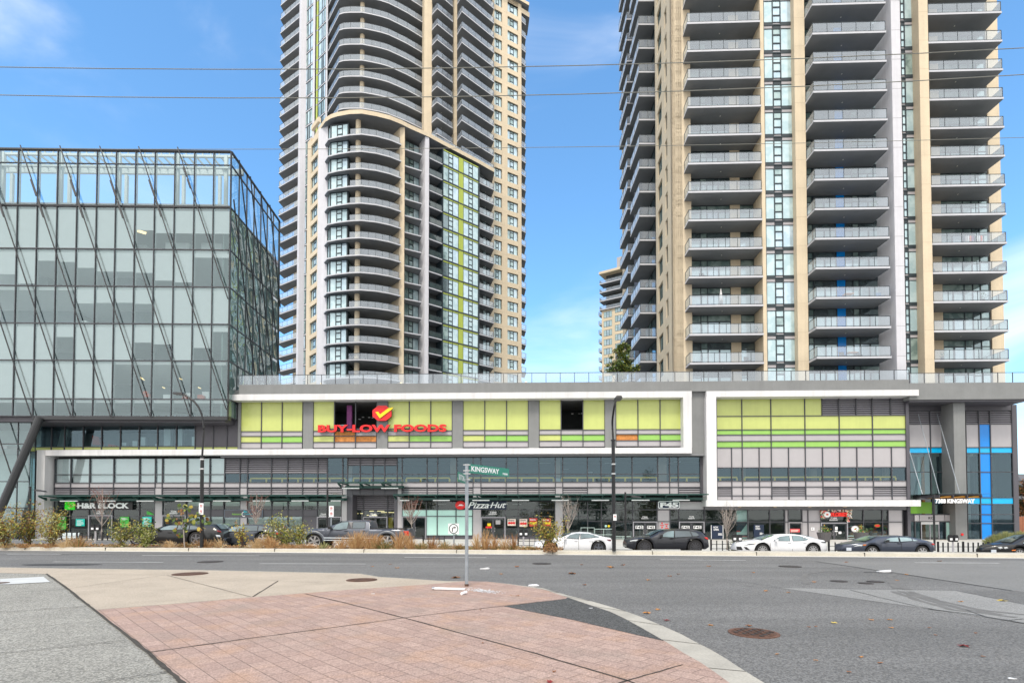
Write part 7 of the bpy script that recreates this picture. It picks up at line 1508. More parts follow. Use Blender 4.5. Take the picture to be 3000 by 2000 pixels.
Y2 = 22.9; fr2 = Fr((0, Y2), (1, Y2)); L2 = thing('street_lamp', 'tall black roadway lamp in front of the lime windows, arm bending right', 'street lamp', AT(1799, 1612, Y2), 'tall roadway lamps')
mb = MB(); mb.tube([AT(1799, 1613, Y2), AT(1797.5, 1450, Y2), AT(1796.5, 1288, Y2)], [.082, .078, .074], BLACK, 10); mb.build('pole', L2)
mb = MB(); mb.tube(curve([AT(1796.5, 1290, Y2), AT(1794, 1240, Y2), AT(1796, 1215, Y2 - .3), AT(1801, 1185, Y2 - .9), AT(1806, 1170, Y2 - 1.7)], 6), .042, BLACK, 8); mb.tube([AT(1796.4, 1291, Y2), AT(1796.3, 1287, Y2)], .10, BLACK, 10); mb.build('arm', L2)
mb = MB(); a = AT(1810, 1166, Y2 - 1.9); mb.hexa([a + Vector(v) for v in ((-.13, -.30, -.05), (.13, -.28, -.05), (.15, .3, -.05), (-.13, .3, -.05), (-.09, -.25, .05), (.09, -.25, .05), (.10, .26, .05), (-.09, .26, .05))], BLACK); mb.build('lamp_head', L2)
u_, z_ = fr2.uz(1800, 1505.6); nopark(L2, fr2, u_, z_, .14, .26, 1); mb = MB()
for y in (1357, 1385): mb.tube([AT(1797, y, Y2), AT(1797.05, y + 4, Y2)], .086, GALV2, 10)
mb.build('clamp', L2)
# black pedestrian lamps at the shops
def ped(px, ytop, hx, lab, Y=37.0, side=1):
    g = zside(Gx(px, Y, 0), Y); base = AT(px, 1550, Y); base.z = g; t = thing('pedestrian_lamp', lab, 'street lamp', base, 'short black lamps along the shop pavement')
    top = AT(px, ytop, Y); mb = MB(); mb.tube([base, Vector((base.x, Y, top.z))], .062, BLACK, 8); mb.build('pole', t)
    za = top.z - .22; mb = MB(); mb.tube([(base.x, Y, za), (base.x + side * .45, Y, za - .02)], .02, BLACK, 6); mb.build('arm', t)
    mb = MB(); f = Fr((0, Y), (1, Y)); x = base.x + side * .72; mb.hexa([f.w(x - .32, .16, za - .10), f.w(x + .34, .16, za - .16), f.w(x + .34, -.16, za - .16), f.w(x - .32, -.16, za - .10), f.w(x - .26, .10, za + .02), f.w(x + .28, .10, za - .08), f.w(x + .28, -.1, za - .08), f.w(x - .26, -.1, za + .02)], BLACK); mb.build('lamp_head', t)
ped(85.5, 1424, 1, 'short black lamp in front of the slanted column at the far left')
ped(958.5, 1434, 1, 'short black lamp left of the garage style shop entrance')
ped(1832.5, 1441, 1, 'short black lamp just right of the tall lamp pole with the no parking sign')
ped(2737, 1447, -1, 'short black lamp in front of the orange lobby canopy', 36.0, -1)
# street name post
B = G(1367, 1716, ZS + .008); YP = B.y; PT = thing('street_name_sign', 'grey steel post with green KINGSWAY street name blades', 'sign', B)
mb = MB(); top = AT(1367, 1359, YP); mb.tube([B, Vector((B.x, B.y, top.z))], .038, GALV, 14); mb.build('post', PT, smooth=False)
mb = MB(); mb.tube([B, B + Vector((0, 0, .05))], .046, IRON, 14); mb.build('post_base', PT)
mb = MB()
for y in (1361, 1378, 1387, 1404): z = AT(1367, y, YP).z; mb.tube([(B.x, YP, z - .012), (B.x, YP, z + .012)], .050, GALV2, 12); mb.box(Fr((B.x - .08, YP), (B.x + .08, YP)), 0, .16, -.02, .02, z - .01, z + .01, GALV2)
mb.build('clamp', PT)
def blade(A, Bp, z0, z1, words):
    f = Fr(A, Bp); mb = MB(); mb.box(f, 0, f.len, -.006, .006, z0, z1, SGREEN); b_ = mb.build('name_blade', PT); mb = MB()
    for body, a, b, c, d in words: text_mesh(mb, body, f, f.len * a, f.len * b, z0 + (z1 - z0) * c, z0 + (z1 - z0) * d, .0065, .009, WSIGN, .022)
    mb.build('lettering', b_, PT)
za, zb_ = AT(1374, 1384.2, YP).z, AT(1374, 1357.6, YP).z
xe = (1491 - 1500) / F * 13.55
blade((B.x + .045, YP + .03), (xe, 13.55), za, zb_, [('KINGSWAY', .05, .73, .20, .80), ('7300', .82, .96, .16, .40)])
z0, z1 = AT(1358, 1416, YP - .1).z, AT(1358, 1389.5, YP - .1).z
A2 = (Gx(1342, 11.35, 2.4), 11.35); blade(A2, (B.x - .03, YP - .05), z0, z1, [('SUTTON', .04, .80, .2, .8), ('ST', .85, .96, .2, .5)])
# turn right plate on its own post
Y3 = 24.9; f3 = Fr((0, Y3 + .2), (1, Y3 - .1)); u_, z_ = f3.uz(1329, 1548); base = f3.w(u_, -.05, .1); t = thing('turn_right_sign', 'square white sign with turn right arrow in a ring, in the planted strip', 'sign', base)
r = .27; mb = MB(); mb.box(f3, u_ - r, u_ + r, 0, .012, z_ - r * .92, z_ + r * .92, WSIGN); mb.build('sign_plate', t)
mb = MB(); rg = mat('ring_dark_green', (.0, .06, .05), .5)
for k in range(28):
    a, b = 2 * math.pi * k / 28, 2 * math.pi * (k + 1) / 28; mb.face([f3.w(u_ + q * math.cos(c), .0135, z_ + q * math.sin(c)) for q, c in ((.235, a), (.235, b), (.195, b), (.195, a))], rg)
for pl in ([(-.08, -.14), (-.035, -.14), (-.035, 0), (0.01, .04), (.06, .04), (.06, .085), (-.01, .085), (-.08, .02)], [(.05, .0), (.13, .0625), (.05, .125)]): mb.face([f3.w(u_ + a, .0135, z_ + b) for a, b in pl], BLACK)
mb.build('arrow_ring', t); mb = MB(); mb.tube([f3.w(u_, -.04, -.2), f3.w(u_, -.04, z_ + .2)], .035, GALV, 8); mb.build('post', t)
# no stopping plates on a post by the pickup
Y4 = 35.0; f4 = Fr((0, Y4), (1, Y4)); u_, z_ = f4.uz(972.5, 1481); t = thing('parking_sign', 'white parking plates on a grey post above the pickup cab', 'sign', f4.w(u_, 0, -.5)); nopark(t, f4, u_, z_, .30, .70); mb = MB(); mb.tube([f4.w(u_ - .03, .04, -.6), f4.w(u_ - .03, .04, z_ - .05)], .04, GALV, 8); mb.build('post', t)
def meter(px, ytop, Y, lab):
    g = zside(Gx(px, Y, 0), Y); p = AT(px, ytop, Y); f = Fr((p.x - 1, Y), (p.x + 1, Y)); t = thing('parking_meter', lab, 'parking meter', (p.x, Y, g), 'twin headed parking meters')
    mb = MB(); mb.tube([(p.x, Y, g), (p.x, Y, p.z - .32)], .05, PALE, 8); mb.build('post', t); mb = MB(); mb.box(f, .76, 1.24, -.05, .05, p.z - .38, p.z - .32, BLACK); mb.build('yoke', t)
    for s in (-.15, .15):
        mb = MB(); pts = [(1 + s - .11, p.z - .32), (1 + s + .11, p.z - .32), (1 + s + .12, p.z - .1), (1 + s + .07, p.z), (1 + s - .07, p.z), (1 + s - .12, p.z - .1)]; mb.poly(f, pts, -.07, .07, BLACK); h_ = mb.build('meter_head', t); mb = MB(); mb.box(f, 1 + s - .07, 1 + s + .07, .071, .078, p.z - .3, p.z - .18, WSIGN); mb.build('meter_plate', h_, t)
meter(280.5, 1536, 33, 'twin parking meter in front of the tax shop door'); meter(1533.5, 1551, 31.5, 'twin parking meter in front of the pizza shop windows'); meter(2159, 1565, 30.5, 'twin parking meter just left of the white saloon car'); meter(2791.5, 1566, 30.8, 'twin parking meter between the blue grey car and the black car')
# low black picket fences round the pavement planters
def picket(pa, pb, Y, ybase, lab, hh=.62, step=.34):
    a, b = Gx(pa, Y, 0), Gx(pb, Y, 0); f = Fr((a, Y), (b, Y)); g = zside((a + b) / 2, Y); t = thing('low_fence', lab, 'fence', (a, Y, g), 'low black planter fences'); mb = MB()
    for zz_ in (g + .12, g + hh * .62): mb.box(f, 0, f.len, -.015, .015, zz_, zz_ + .03, BLACK)
    mb.build('rail', t); n = max(2, round(f.len / step)); mb = MB()
    for i in range(n + 1): uu = f.len * i / n; wd = .045 if i % 5 == 0 else .020; mb.box(f, uu - wd, uu + wd, -.035, .035 + .001 * (i % 2), g, g + hh + (.05 if i % 5 == 0 else 0), BLACK)
    mb.build('pickets', t)
picket(150, 345, 36.5, 0, 'low black picket fence in front of the tax shop'); picket(1240, 1302, 33.5, 0, 'low black fence left of the turn right sign'); picket(1518, 1600, 33.5, 0, 'low black fence behind the autumn bush'); picket(2083, 2150, 32.5, 0, 'low black picket fence between the two sport and saloon cars'); picket(2428, 2484, 32.0, 0, 'low black picket fence behind the rear of the white saloon'); picket(2748, 2910, 32.0, 0, 'low black picket fence in front of the blue glass lobby', .70, .30)
# planter pots at the florist
for px, lab in ((2415, 'grey woven planter left of the florist door'), (2522, 'grey woven planter right of the florist door')):
    Y = 49.5; c = AT(px, 1581, Y); c.z = -.72; t = thing('flower_planter', lab, 'planter', c); mb = MB(); mb.tube([c, c + Vector((0, 0, .85))], [.42, .62], mat('woven_planter', (.10, .095, .10), .8, var=.2, scale=14), 12); mb.build('pot', t); mb = MB()
    for i in range(150): a_ = rnd.uniform(0, 6.28); r_ = rnd.uniform(0, .55); h_ = .85 + rnd.uniform(0, .75) * (1 - r_); q = c + Vector((r_ * math.cos(a_), r_ * math.sin(a_), h_)); s_ = .08; mb.face([q + Vector((rnd.uniform(-s_, s_), rnd.uniform(-s_, s_), rnd.uniform(-s_, s_))) for _ in range(3)], rnd.choice([FL[3], LGRN, ORANGE, mat('dark_leaf', (.03, .07, .02), .7)]))
    mb.build('foliage', t)
# benches and rails on the shop pavement
def tube_rail(px0, px1, y0, Y, lab, mid=2, m=None):
    m = m or mat('pale_green_rail', (.40, .52, .49), .4); a, b = AT(px0, y0, Y), AT(px1, y0, Y); g = -.72; t = thing('hand_rail', lab, 'railing', (a.x, Y, g)); mb = MB(); mb.tube([(a.x, Y, g), (a.x, Y, a.z), (b.x, Y, b.z), (b.x, Y, g)], .035, m, 6); mb.build('frame', t); mb = MB(); n = max(1, round((b.x - a.x) / .8))
    for i in range(1, n): x = a.x + (b.x - a.x) * i / n; mb.tube([(x, Y, g), (x, Y, a.z)], .025, m, 5)
    zz_ = g + (a.z - g) * .5; mb.tube([(a.x, Y, zz_), (b.x, Y, zz_)], .025, m, 5); mb.build('bars', t)
tube_rail(1702, 1741, 1545, 52.5, 'pale green hoop rail behind the white fastback roof'); tube_rail(1743, 1794, 1549, 52.5, 'pale green barred rail left of the gym doors'); tube_rail(1802, 1848, 1571, 52, 'low pale green rail right of the tall lamp pole'); tube_rail(2484, 2568, 1569, 52, 'pale green bench rail in front of the florist windows')
t = thing('bench', 'grey bench in front of the tax shop left window', 'bench', AT(195, 1560, 45)); g = -.68; f = Fr((AT(168, 1560, 45).x, 45), (AT(217, 1560, 45).x, 45)); mb = MB(); mb.box(f, 0, f.len, -.4, 0, g + .42, g + .47, PSTEEL); mb.build('seat', t); mb = MB(); mb.hexa([f.w(.0, -.40, g + .5), f.w(f.len, -.40, g + .5), f.w(f.len, -.45, g + .5), f.w(0, -.45, g + .5), f.w(.0, -.55, g + .9), f.w(f.len, -.55, g + .9), f.w(f.len, -.6, g + .9), f.w(0, -.6, g + .9)], PSTEEL); mb.build('backrest', t)
for uu in (.1, f.len - .15): mb = MB(); mb.box(f, uu, uu + .05, -.42, -.02, g, g + .42, BLACK); mb.build('leg', t)
# little bollard lamps on the terrace
for px, lab in ((941, 'bollard lamp on the terrace below the white fin'), (1175, 'bollard lamp on the terrace below the cream wall edge'), (1541, 'bollard lamp on the terrace right of the left tower')):
    p = PF.w(PU(px, -2.5, 1105), -2.5, zt); t = thing('bollard_lamp', lab, 'lamp', p, 'terrace bollard lamps'); mb = MB(); mb.tube([p, p + Vector((0, 0, .85))], .09, DARKP, 8); mb.build('post', t); mb = MB(); mb.tube([p + Vector((0, 0, .85)), p + Vector((0, 0, .93))], .10, WARM, 8); mb.build('lamp_head', t)
p = PF.w(PU(1786, -3, 1110), -3, zt); mb = MB(); mb.tube([p + Vector((0, 0, .25)), p + Vector((0, 0, .33)), p + Vector((0, 0, .48)), p + Vector((0, 0, .56))], [.06, .14, .14, .05], WARM, 10); mb.tube([p, p + Vector((0, 0, .26))], .05, DARKP, 6); tag(mb.build('globe_lamp', loc=p), 'round warm lamp glowing behind the railing under the terrace tree', 'lamp')
# overhead wires
WIRE = mat('aluminium_wire', (.26, .26, .23), .6, var=.05)
def wire(pts, Y, r, lab):
    W_ = [(AT(x, y, Y).x, AT(x, y, Y).z) for x, y in pts]
    (xa, za), (xb, zb2), (xc, zc_) = W_
    def zq(x): return za * (x - xb) * (x - xc) / ((xa - xb) * (xa - xc)) + zb2 * (x - xa) * (x - xc) / ((xb - xa) * (xb - xc)) + zc_ * (x - xa) * (x - xb) / ((xc - xa) * (xc - xb))
    mb = MB(); mb.tube([(x, Y, zq(x)) for x in [-70 + 4 * i for i in range(36)]], r, WIRE, 5); tag(mb.build('overhead_wire', loc=(0, Y, W_[1][1])), lab, 'wire', 'overhead wires')
wire([(0, 197), (1530, 196), (3000, 141)], 18.5, .014, 'highest of the three overhead wires crossing the towers')
wire([(0, 279), (1530, 280), (3000, 219)], 18.5, .014, 'middle one of the three overhead wires crossing the towers')
wire([(0, 435), (1500, 433), (3000, 403)], 18.9, .009, 'thin lowest overhead wire of the three')
# ------------------------------------------------------------------ beyond the lobby at the far right
t = thing('timber_fence', 'red brown timber fence past the right end of the lobby', 'fence', (Gx(2995, 56, 0), 56, -1)); mb = MB(); f = Fr((Gx(2984, 57, 0), 57), (Gx(3140, 57, 0), 57)); n = 14
for i in range(n): mb.box(f, f.len * i / n + .01, f.len * (i + 1) / n - .01, 0, .04, -1, AT(2990, 1512, 57).z, mat('fence_wood', (.27, .10, .05), .7, var=.15))
mb.build('boards', t)
t = thing('house', 'pale house with grey roof beyond the trees at the right edge', 'house', (Gx(3010, 90, 0), 90, -1)); f = Fr((Gx(2985, 90, 5), 90), (Gx(3250, 90, 5), 90)); z1 = AT(2990, 1408, 90).z; mb = MB(); mb.box(f, .6, f.len, -8, 0, -1, z1, PALE); mb.build('wall', t)
mb = MB(); mb.hexa([f.w(0, .6, z1), f.w(f.len, .6, z1), f.w(f.len, -8, z1), f.w(0, -8, z1), f.w(1.5, -2, z1 + 1.3), f.w(f.len, -2, z1 + 1.3), f.w(f.len, -5, z1 + 1.3), f.w(1.5, -5, z1 + 1.3)], mat('roof_slate', (.13, .13, .14), .8)); mb.build('roof', t); mb = MB(); mb.box(f, 1, 2.2, -.05, .03, z1 - 2, z1 - .6, DARKP); mb.build('window', t)
# ------------------------------------------------------------------ vegetation
def lm(n, c): return mat(n, c, .6, var=.15, scale=6)
YG = [lm('leaf_green', (.085, .135, .02)), lm('leaf_yellow_green', (.26, .27, .045)), lm('leaf_gold', (.42, .33, .06)), lm('leaf_pale', (.42, .42, .20)), lm('leaf_rust', (.24, .11, .03)), lm('leaf_deep', (.035, .06, .012))]
TWIG = mat('twig_bark', (.10, .065, .045), .9, var=.2, scale=12); BARKP = mat('pale_bark', (.33, .29, .26), .9, var=.2, scale=10); STRAW = [mat('dry_straw', (.50, .32, .15), .8, var=.2, scale=9), mat('dry_rust_straw', (.36, .18, .07), .8, var=.2, scale=9), mat('dry_pale_straw', (.58, .44, .26), .8, var=.15, scale=9), mat('dull_green_blade', (.14, .15, .045), .8)]
def leafq(mb, p, s, m, flat=.5):
    a = Vector((rnd.gauss(0, 1), rnd.gauss(0, 1), rnd.gauss(0, flat))).normalized(); b = a.cross(Vector((rnd.gauss(0, 1), rnd.gauss(0, 1), rnd.gauss(0, 1)))).normalized()
    mb.face([p - a * s, p + b * s * .42, p + a * s, p - b * s * .42], m)
def shrub(px0, px1, ytop, Y, lab, pal, n=900, ls=.05, stems=7, name='shrub', bare=.25, gz=.12, group='shrubs planted along the kerb'):
    xc = Gx((px0 + px1) / 2, Y, .5); hw = abs(Gx(px1, Y, .5) - Gx(px0, Y, .5)) / 2; H = AT((px0 + px1) / 2, ytop, Y).z - gz; t = thing(name, lab, 'shrub', (xc, Y, gz), group); tips = []; mb = MB()
    for i in range(stems):
        a = rnd.uniform(0, 6.28); rr_ = rnd.uniform(.1, 1.1); tx, ty = hw * rr_ * math.cos(a), min(.7, hw) * rr_ * math.sin(a); hh = H * rnd.uniform(.45, 1.02) * (1 - .18 * rr_ ** 2)
        P = [Vector((xc + rnd.uniform(-.05, .05), Y, gz))]
        for k in range(1, 6): f = k / 5; P.append(Vector((xc + tx * f ** 1.2 + rnd.gauss(0, .03), Y + ty * f ** 1.2 + rnd.gauss(0, .03), gz + hh * f)))
        mb.tube(P, [.018, .015, .012, .01, .007, .004], TWIG, 4); tips += [(P[k], k / 5) for k in range(1, 6)]
        for k in range(2, 6):
            for _ in range(2):
                d = Vector((rnd.gauss(0, .2), rnd.gauss(0, .16), rnd.uniform(.08, .3))) * (.4 + .5 * hw); mb.tube([P[k], P[k] + d], [.007, .003], TWIG, 3, False); tips.append((P[k] + d, k / 5 + .1)); tips.append((P[k] + d * .6, k / 5))
    mb.build('stems', t); mb = MB(); tips = [q for q in tips if q[1] > bare * .6]; ls *= 1.15; bare = min(bare, .3)
    for i in range(int(n * 1.15)):
        p, f = rnd.choice(tips); q = p + Vector((rnd.gauss(0, .10), rnd.gauss(0, .10), rnd.gauss(0, .10)))
        if q.z < gz + .03: continue
        leafq(mb, q, ls * rnd.uniform(.6, 1.25), rnd.choice(pal), .9)
    mb.build('foliage', t); return t
A_, B_, C_, D_, E_, F_ = YG
olive = [A_, C_, B_, C_, E_, B_, E_, D_]
YB = 26.2
shrub(-60, 85, 1495, 25.9, 'olive brown leafy bush at the left picture edge', olive, 1500, .055, 12); shrub(30, 145, 1478, 26.6, 'tall bush with bronze leaves in front of the white frame foot', [E_, C_, B_, A_, C_, E_], 1200, .05, 12); shrub(95, 215, 1470, 26.0, 'tall airy bush with pale twinkling leaves, second from the left group', [D_, C_, B_, E_, C_, D_], 1300, .05, 13)
shrub(312, 402, 1523, 26.0, 'green gold bush between the tax shop and the black car', [A_, B_, C_, D_], 800, .05, 9); shrub(385, 462, 1533, 25.6, 'pale green drooping bush in front of the black car nose', [D_, B_, A_, B_], 900, .055, 9)
shrub(785, 880, 1511, 25.7, 'bright yellow green bush left of the pickup', [D_, B_, B_, C_, A_], 1000, .05, 10); shrub(842, 910, 1530, 25.9, 'smaller yellow green bush touching the pickup bumper', [D_, B_, C_, A_], 500, .05, 7)
shrub(765, 812, 1545, 26.0, 'low pale bush over the tail of the estate car', [D_, B_, E_], 350, .045, 6)
shrub(686, 737, 1540, 25.6, 'small round golden bush on a thin stem in front of the estate car', [C_, B_, C_, E_], 260, .055, 5, bare=.5)
shrub(1548, 1662, 1516, 24.0, 'autumn bush with gold and green leaves by the front of the white fastback', [B_, A_, C_, C_, B_, E_], 1300, .045, 12, bare=.3)
# broad-leaved sapling
Y = 25.5; x = Gx(541, Y, .5); t = thing('sapling', 'sapling with large green and brown heart shaped leaves over the black car', 'sapling', (x, Y, .1)); mb = MB(); zt5 = AT(530, 1487, Y).z; tr = [Vector((x, Y, .1)), Vector((x - .05, Y, .9)), Vector((x - .12, Y, 1.5)), Vector((Gx(534, Y, 1), Y, zt5))]; mb.tube(tr, [.03, .025, .018, .008], BARKP, 6); tips = []
for px, py in ((492, 1519), (500, 1526), (510, 1515), (520, 1535), (528, 1500), (545, 1492), (560, 1510), (575, 1503), (590, 1507), (600, 1530), (608, 1526), (540, 1520), (553, 1535), (575, 1530), (512, 1553), (590, 1548), (533, 1486), (545, 1550), (565, 1520), (523, 1566)):
    e = AT(px, py, Y + rnd.uniform(-.3, .3)); s0_ = tr[1] + (tr[2] - tr[1]) * rnd.random(); mb.tube([s0_, (s0_ + e) / 2 + Vector((0, 0, .05)), e], [.009, .006, .003], TWIG, 3, False); tips.append(e)
mb.build('stem', t); mb = MB()
for e in tips:
    for _ in range(rnd.choice((3, 4, 5))):
        p = e + Vector((rnd.gauss(0, .09), rnd.gauss(0, .09), rnd.gauss(0, .07))); a = Vector((rnd.gauss(0, 1), rnd.gauss(0, .5), rnd.gauss(-.3, .6))).normalized(); b = a.cross(Vector((rnd.gauss(0, .3), 1, rnd.gauss(0, .3)))).normalized(); s = rnd.uniform(.07, .12)
        mb.face([p - a * s, p - a * s * .5 + b * s * .7, p + a * s * .4 + b * s * .6, p + a * s, p + a * s * .4 - b * s * .6, p - a * s * .5 - b * s * .7], rnd.choice([A_, A_, B_, E_, C_, F_]))
mb.build('foliage', t)
# grass tufts
def tuft(px, w_, ytop, lab, pal, n=220, Y=None, lean=0.0, gz=.12, seeds=.3, group='dry grass tufts along the kerb', name='dry_grass_tuft', cat='grass tuft'):
    Y = Y or (25.9 - .1075 * 0 if px < 700 else 25.2 - (px - 700) * .0012); xc = Gx(px, Y, .4); hw = w_ / 2 / F * Y; H = AT(px, ytop, Y).z - gz; mb = MB()
    for i in range(n):
        a = rnd.uniform(0, 6.28); r = rnd.random() ** .7; h_ = H * rnd.uniform(.35, 1) * (1 - .35 * r * r); bx, by = xc + hw * .35 * r * math.cos(a), Y + .25 * r * math.sin(a); dx, dy = hw * r * math.cos(a) * .9 + lean * h_, .3 * r * math.sin(a); wd = rnd.uniform(.004, .009) * (2.2 if name == 'feather_grass' else 1)
        p = [Vector((bx, by, gz)), Vector((bx + dx * .35, by + dy * .3, gz + h_ * .55)), Vector((bx + dx, by + dy, gz + h_))]; m = rnd.choice(pal); o = Vector((wd, 0, 0))
        mb.face([p[0] - o, p[0] + o, p[1] + o, p[1] - o], m); mb.face([p[1] - o, p[1] + o, p[2] + o * .3, p[2] - o * .3], m)
        if rnd.random() < seeds:
            for _ in range(4): leafq(mb, p[2] - Vector((0, 0, rnd.uniform(0, .15))) + Vector((rnd.gauss(0, .015), 0, 0)), .022, m, 1)
    o_ = mb.build(name, loc=(xc, Y, gz)); tag(o_, lab, cat, group)
S0, S1, S2, S3 = STRAW
for a in ((195, 70, 1566, 'pale straw tuft in front of the tax shop fence', [S0, S2, S2]), (232, 70, 1564, 'green brown tuft right beside the pale straw tuft', [S0, S3, S1, E_]), (14, 60, 1585, 'low straw tuft under the leftmost bush', [S0, S2]), (75, 60, 1588, 'low rusty tuft between the two leftmost bushes', [S1, S0]), (150, 70, 1588, 'low tan tuft under the bush with pale leaves', [S0, S1]), (350, 60, 1588, 'low tan tuft under the green gold bush', [S0, S3]),
          (500, 50, 1578, 'leaning straw tuft in front of the black car door', [S0, S2], 120, None, -.5), (545, 60, 1585, 'low tan tuft at the foot of the sapling', [S0, S1, S3]), (605, 60, 1575, 'orange straw tuft leaning at the black car tail', [S0, S1], 200, None, -.45), (645, 40, 1570, 'straw stalks between the black car and the estate car', [S0, S2], 80, None, -.4), (755, 60, 1572, 'pale tuft in front of the estate car rear wheel', [S2, S0], 260), (795, 60, 1562, 'rusty leaning tuft at the estate car tail', [S1, S0], 260, None, -.35),
          (845, 90, 1588, 'low orange litter tuft under the yellow green bush', [S1, S0], 200), (905, 70, 1588, 'low rusty tuft in front of the pickup front wheel', [S1, S0]), (948, 30, 1580, 'small grey green tuft behind the pickup front wheel', [S3, D_], 90, None, 0, .12, 0), (1000, 60, 1562, 'thin straw stalks below the pickup front door', [S0, S1], 110), (1045, 90, 1548, 'large orange tuft below the pickup rear door', [S1, S0, S0], 420, None, .1), (1090, 80, 1556, 'large orange tuft right below the pickup cab end', [S0, S1], 320, None, .25),
          (1125, 80, 1578, 'green grey tuft left of the pickup rear wheel', [S3, S3, S0], 260), (1170, 60, 1545, 'tall rusty stalks in front of the pickup rear wheel', [S1, S0], 160, None, .1), (1205, 50, 1552, 'rusty stalks in front of the pickup tail lamp', [S1, S0], 140, None, -.3), (1235, 60, 1582, 'low tan tuft behind the pickup bumper', [S0, S3]), (1268, 50, 1565, 'thin brown stalks left of the turn right sign', [S1, E_], 80), (1300, 60, 1580, 'low green brown tuft left beside the turn right sign', [S3, S0], 160), (1345, 50, 1588, 'low brown tuft right beside the turn right sign', [S1, S3], 120),
          (1398, 40, 1552, 'tall brown stalks right of the street name post', [S1, S0, S2], 110), (1422, 40, 1540, 'tallest brown stalks left of the pizza shop door', [S1, S0], 90), (1448, 50, 1560, 'brown stalks in front of the pizza shop door', [S1, S0], 120), (1478, 40, 1562, 'brown stalks right of the pizza shop door', [S1, S2], 90), (1505, 40, 1555, 'lone brown stalks left of the parking meter', [S1, E_], 60), (1500, 60, 1592, 'low green tuft left of the parking meter', [S3, S0], 160), (1545, 60, 1596, 'low green tuft under the parking meter', [S3, S0], 160), (1400, 90, 1592, 'low tan tuft right of the street name post', [S0, S3], 200), (1455, 60, 1594, 'low tan tuft under the pizza door stalks', [S0, S3], 150)):
    tuft(*a)
# dome-shaped brown clump
c = AT(1612, 1607, 22.9); mb = MB()
for i in range(1500):
    a, b = rnd.uniform(0, 6.28), math.acos(rnd.random()); r = rnd.uniform(.8, 1); p = Vector((c.x + .30 * r * math.sin(b) * math.cos(a), 22.9 + .3 * r * math.sin(b) * math.sin(a), .12 + .40 * r * math.cos(b))); leafq(mb, p, .03, rnd.choice([S1, E_, TWIG, S1, S0]), 1)
tag(mb.build('dead_clump', loc=c), 'rounded dead brown clump at the foot of the autumn bush', 'shrub')
mb = MB()
for i in range(5200):
    u_ = rnd.uniform(-2, ub); v_ = -rnd.uniform(.36, 2.6); p = KF.w(u_, v_, .13 + rnd.uniform(0, .07)); leafq(mb, p, rnd.uniform(.02, .07), rnd.choice([S0, S1, S1, E_, S2, S3]), .3)
tag(mb.build('leaf_litter'), kind='stuff')
BL = {740: 'grey boulder in front of the estate car rear door', 772: 'small grey boulder under the estate car tail', 880: 'large pale boulder just left of the pickup front wheel', 912: 'pale boulder in front of the pickup front wheel', 1005: 'largest pale boulder below the pickup front door', 1035: 'pale boulder left of the large orange grass tuft', 1245: 'pale boulder behind the pickup bumper', 1285: 'small boulder left of the turn right sign', 645: 'small boulder between the black car and the estate car', 590: 'small boulder at the foot of the left tall lamp'}
for px, s in ((740, .2), (772, .15), (880, .25), (912, .2), (1005, .28), (1035, .2), (1245, .2), (1285, .16), (645, .12), (590, .12)):
    p = AT(px, 1596, 26.0); p.z = .12; mb = MB(); ring = []
    for j, (rr_, zz_) in enumerate(((1, 0), (.95, .45), (.6, .8))): ring.append([(p.x + s * 1.5 * rr_ * rnd.uniform(.85, 1.1) * math.cos(k * .785), p.y + s * rr_ * math.sin(k * .785), p.z + s * zz_ * rnd.uniform(.85, 1.15)) for k in range(8)])
    for a, b in zip(ring, ring[1:]):
        for k in range(8): mb.face([a[k], a[(k + 1) % 8], b[(k + 1) % 8], b[k]], CONC)
    mb.face(ring[-1], CONC); tag(mb.build('boulder', loc=p), BL[px], 'boulder', 'boulders in the planted strip')
# bare young street trees
def bare_tree(px, ytop, ysplit, Y, lab, spread=.9, red=0):
    g = zside(Gx(px, Y, 0), Y); x = Gx(px, Y, 1); H = AT(px, ytop, Y).z; t = thing('bare_tree', lab, 'tree', (x, Y, g), 'bare young trees on the shop pavement'); zs_ = AT(px, ysplit, Y).z; mb = MB()
    mb.tube([(x, Y, g), (x + .01, Y, (g + zs_) / 2), (x, Y, zs_), (x + .02, Y, (zs_ + H) / 2), (x, Y, H - .3)], [.06, .055, .048, .028, .01], BARKP, 6); mb.build('trunk', t); mb = MB(); BR = mat('red_twig', (.22, .09, .07), .9) if red else BARKP
    for i in range(16):
        a = rnd.uniform(0, 6.28); z0 = zs_ - .3 + (H - zs_) * rnd.uniform(0, .6); ln = (H - z0) * rnd.uniform(.45, .85); sp = spread * rnd.uniform(.4, 1); P = [Vector((x, Y, z0))]
        for k in range(1, 5): f = k / 4; P.append(Vector((x + sp * math.cos(a) * f ** .7 + rnd.gauss(0, .02), Y + sp * math.sin(a) * f ** .7, z0 + ln * f)))
        mb.tube(P, [.022, .017, .012, .008, .004], BARKP, 4, False)
        for k in (1, 2, 3, 4):
            for _ in range(2): d = Vector((rnd.gauss(0, .16), rnd.gauss(0, .16), rnd.uniform(.12, .5))); mb.tube([P[k], P[k] + d * .5 + Vector((0, 0, .02)), P[k] + d], [.009, .006, .003], BR, 3, False)
    mb.build('branches', t)
    mb = MB()
    for i in range(60): q = Vector((x + rnd.gauss(0, spread * .5), Y + rnd.gauss(0, spread * .5), zs_ + (H - zs_) * rnd.random())); leafq(mb, q, .025, LEAFM[0], 1)
    mb.build('dead_leaves', t)
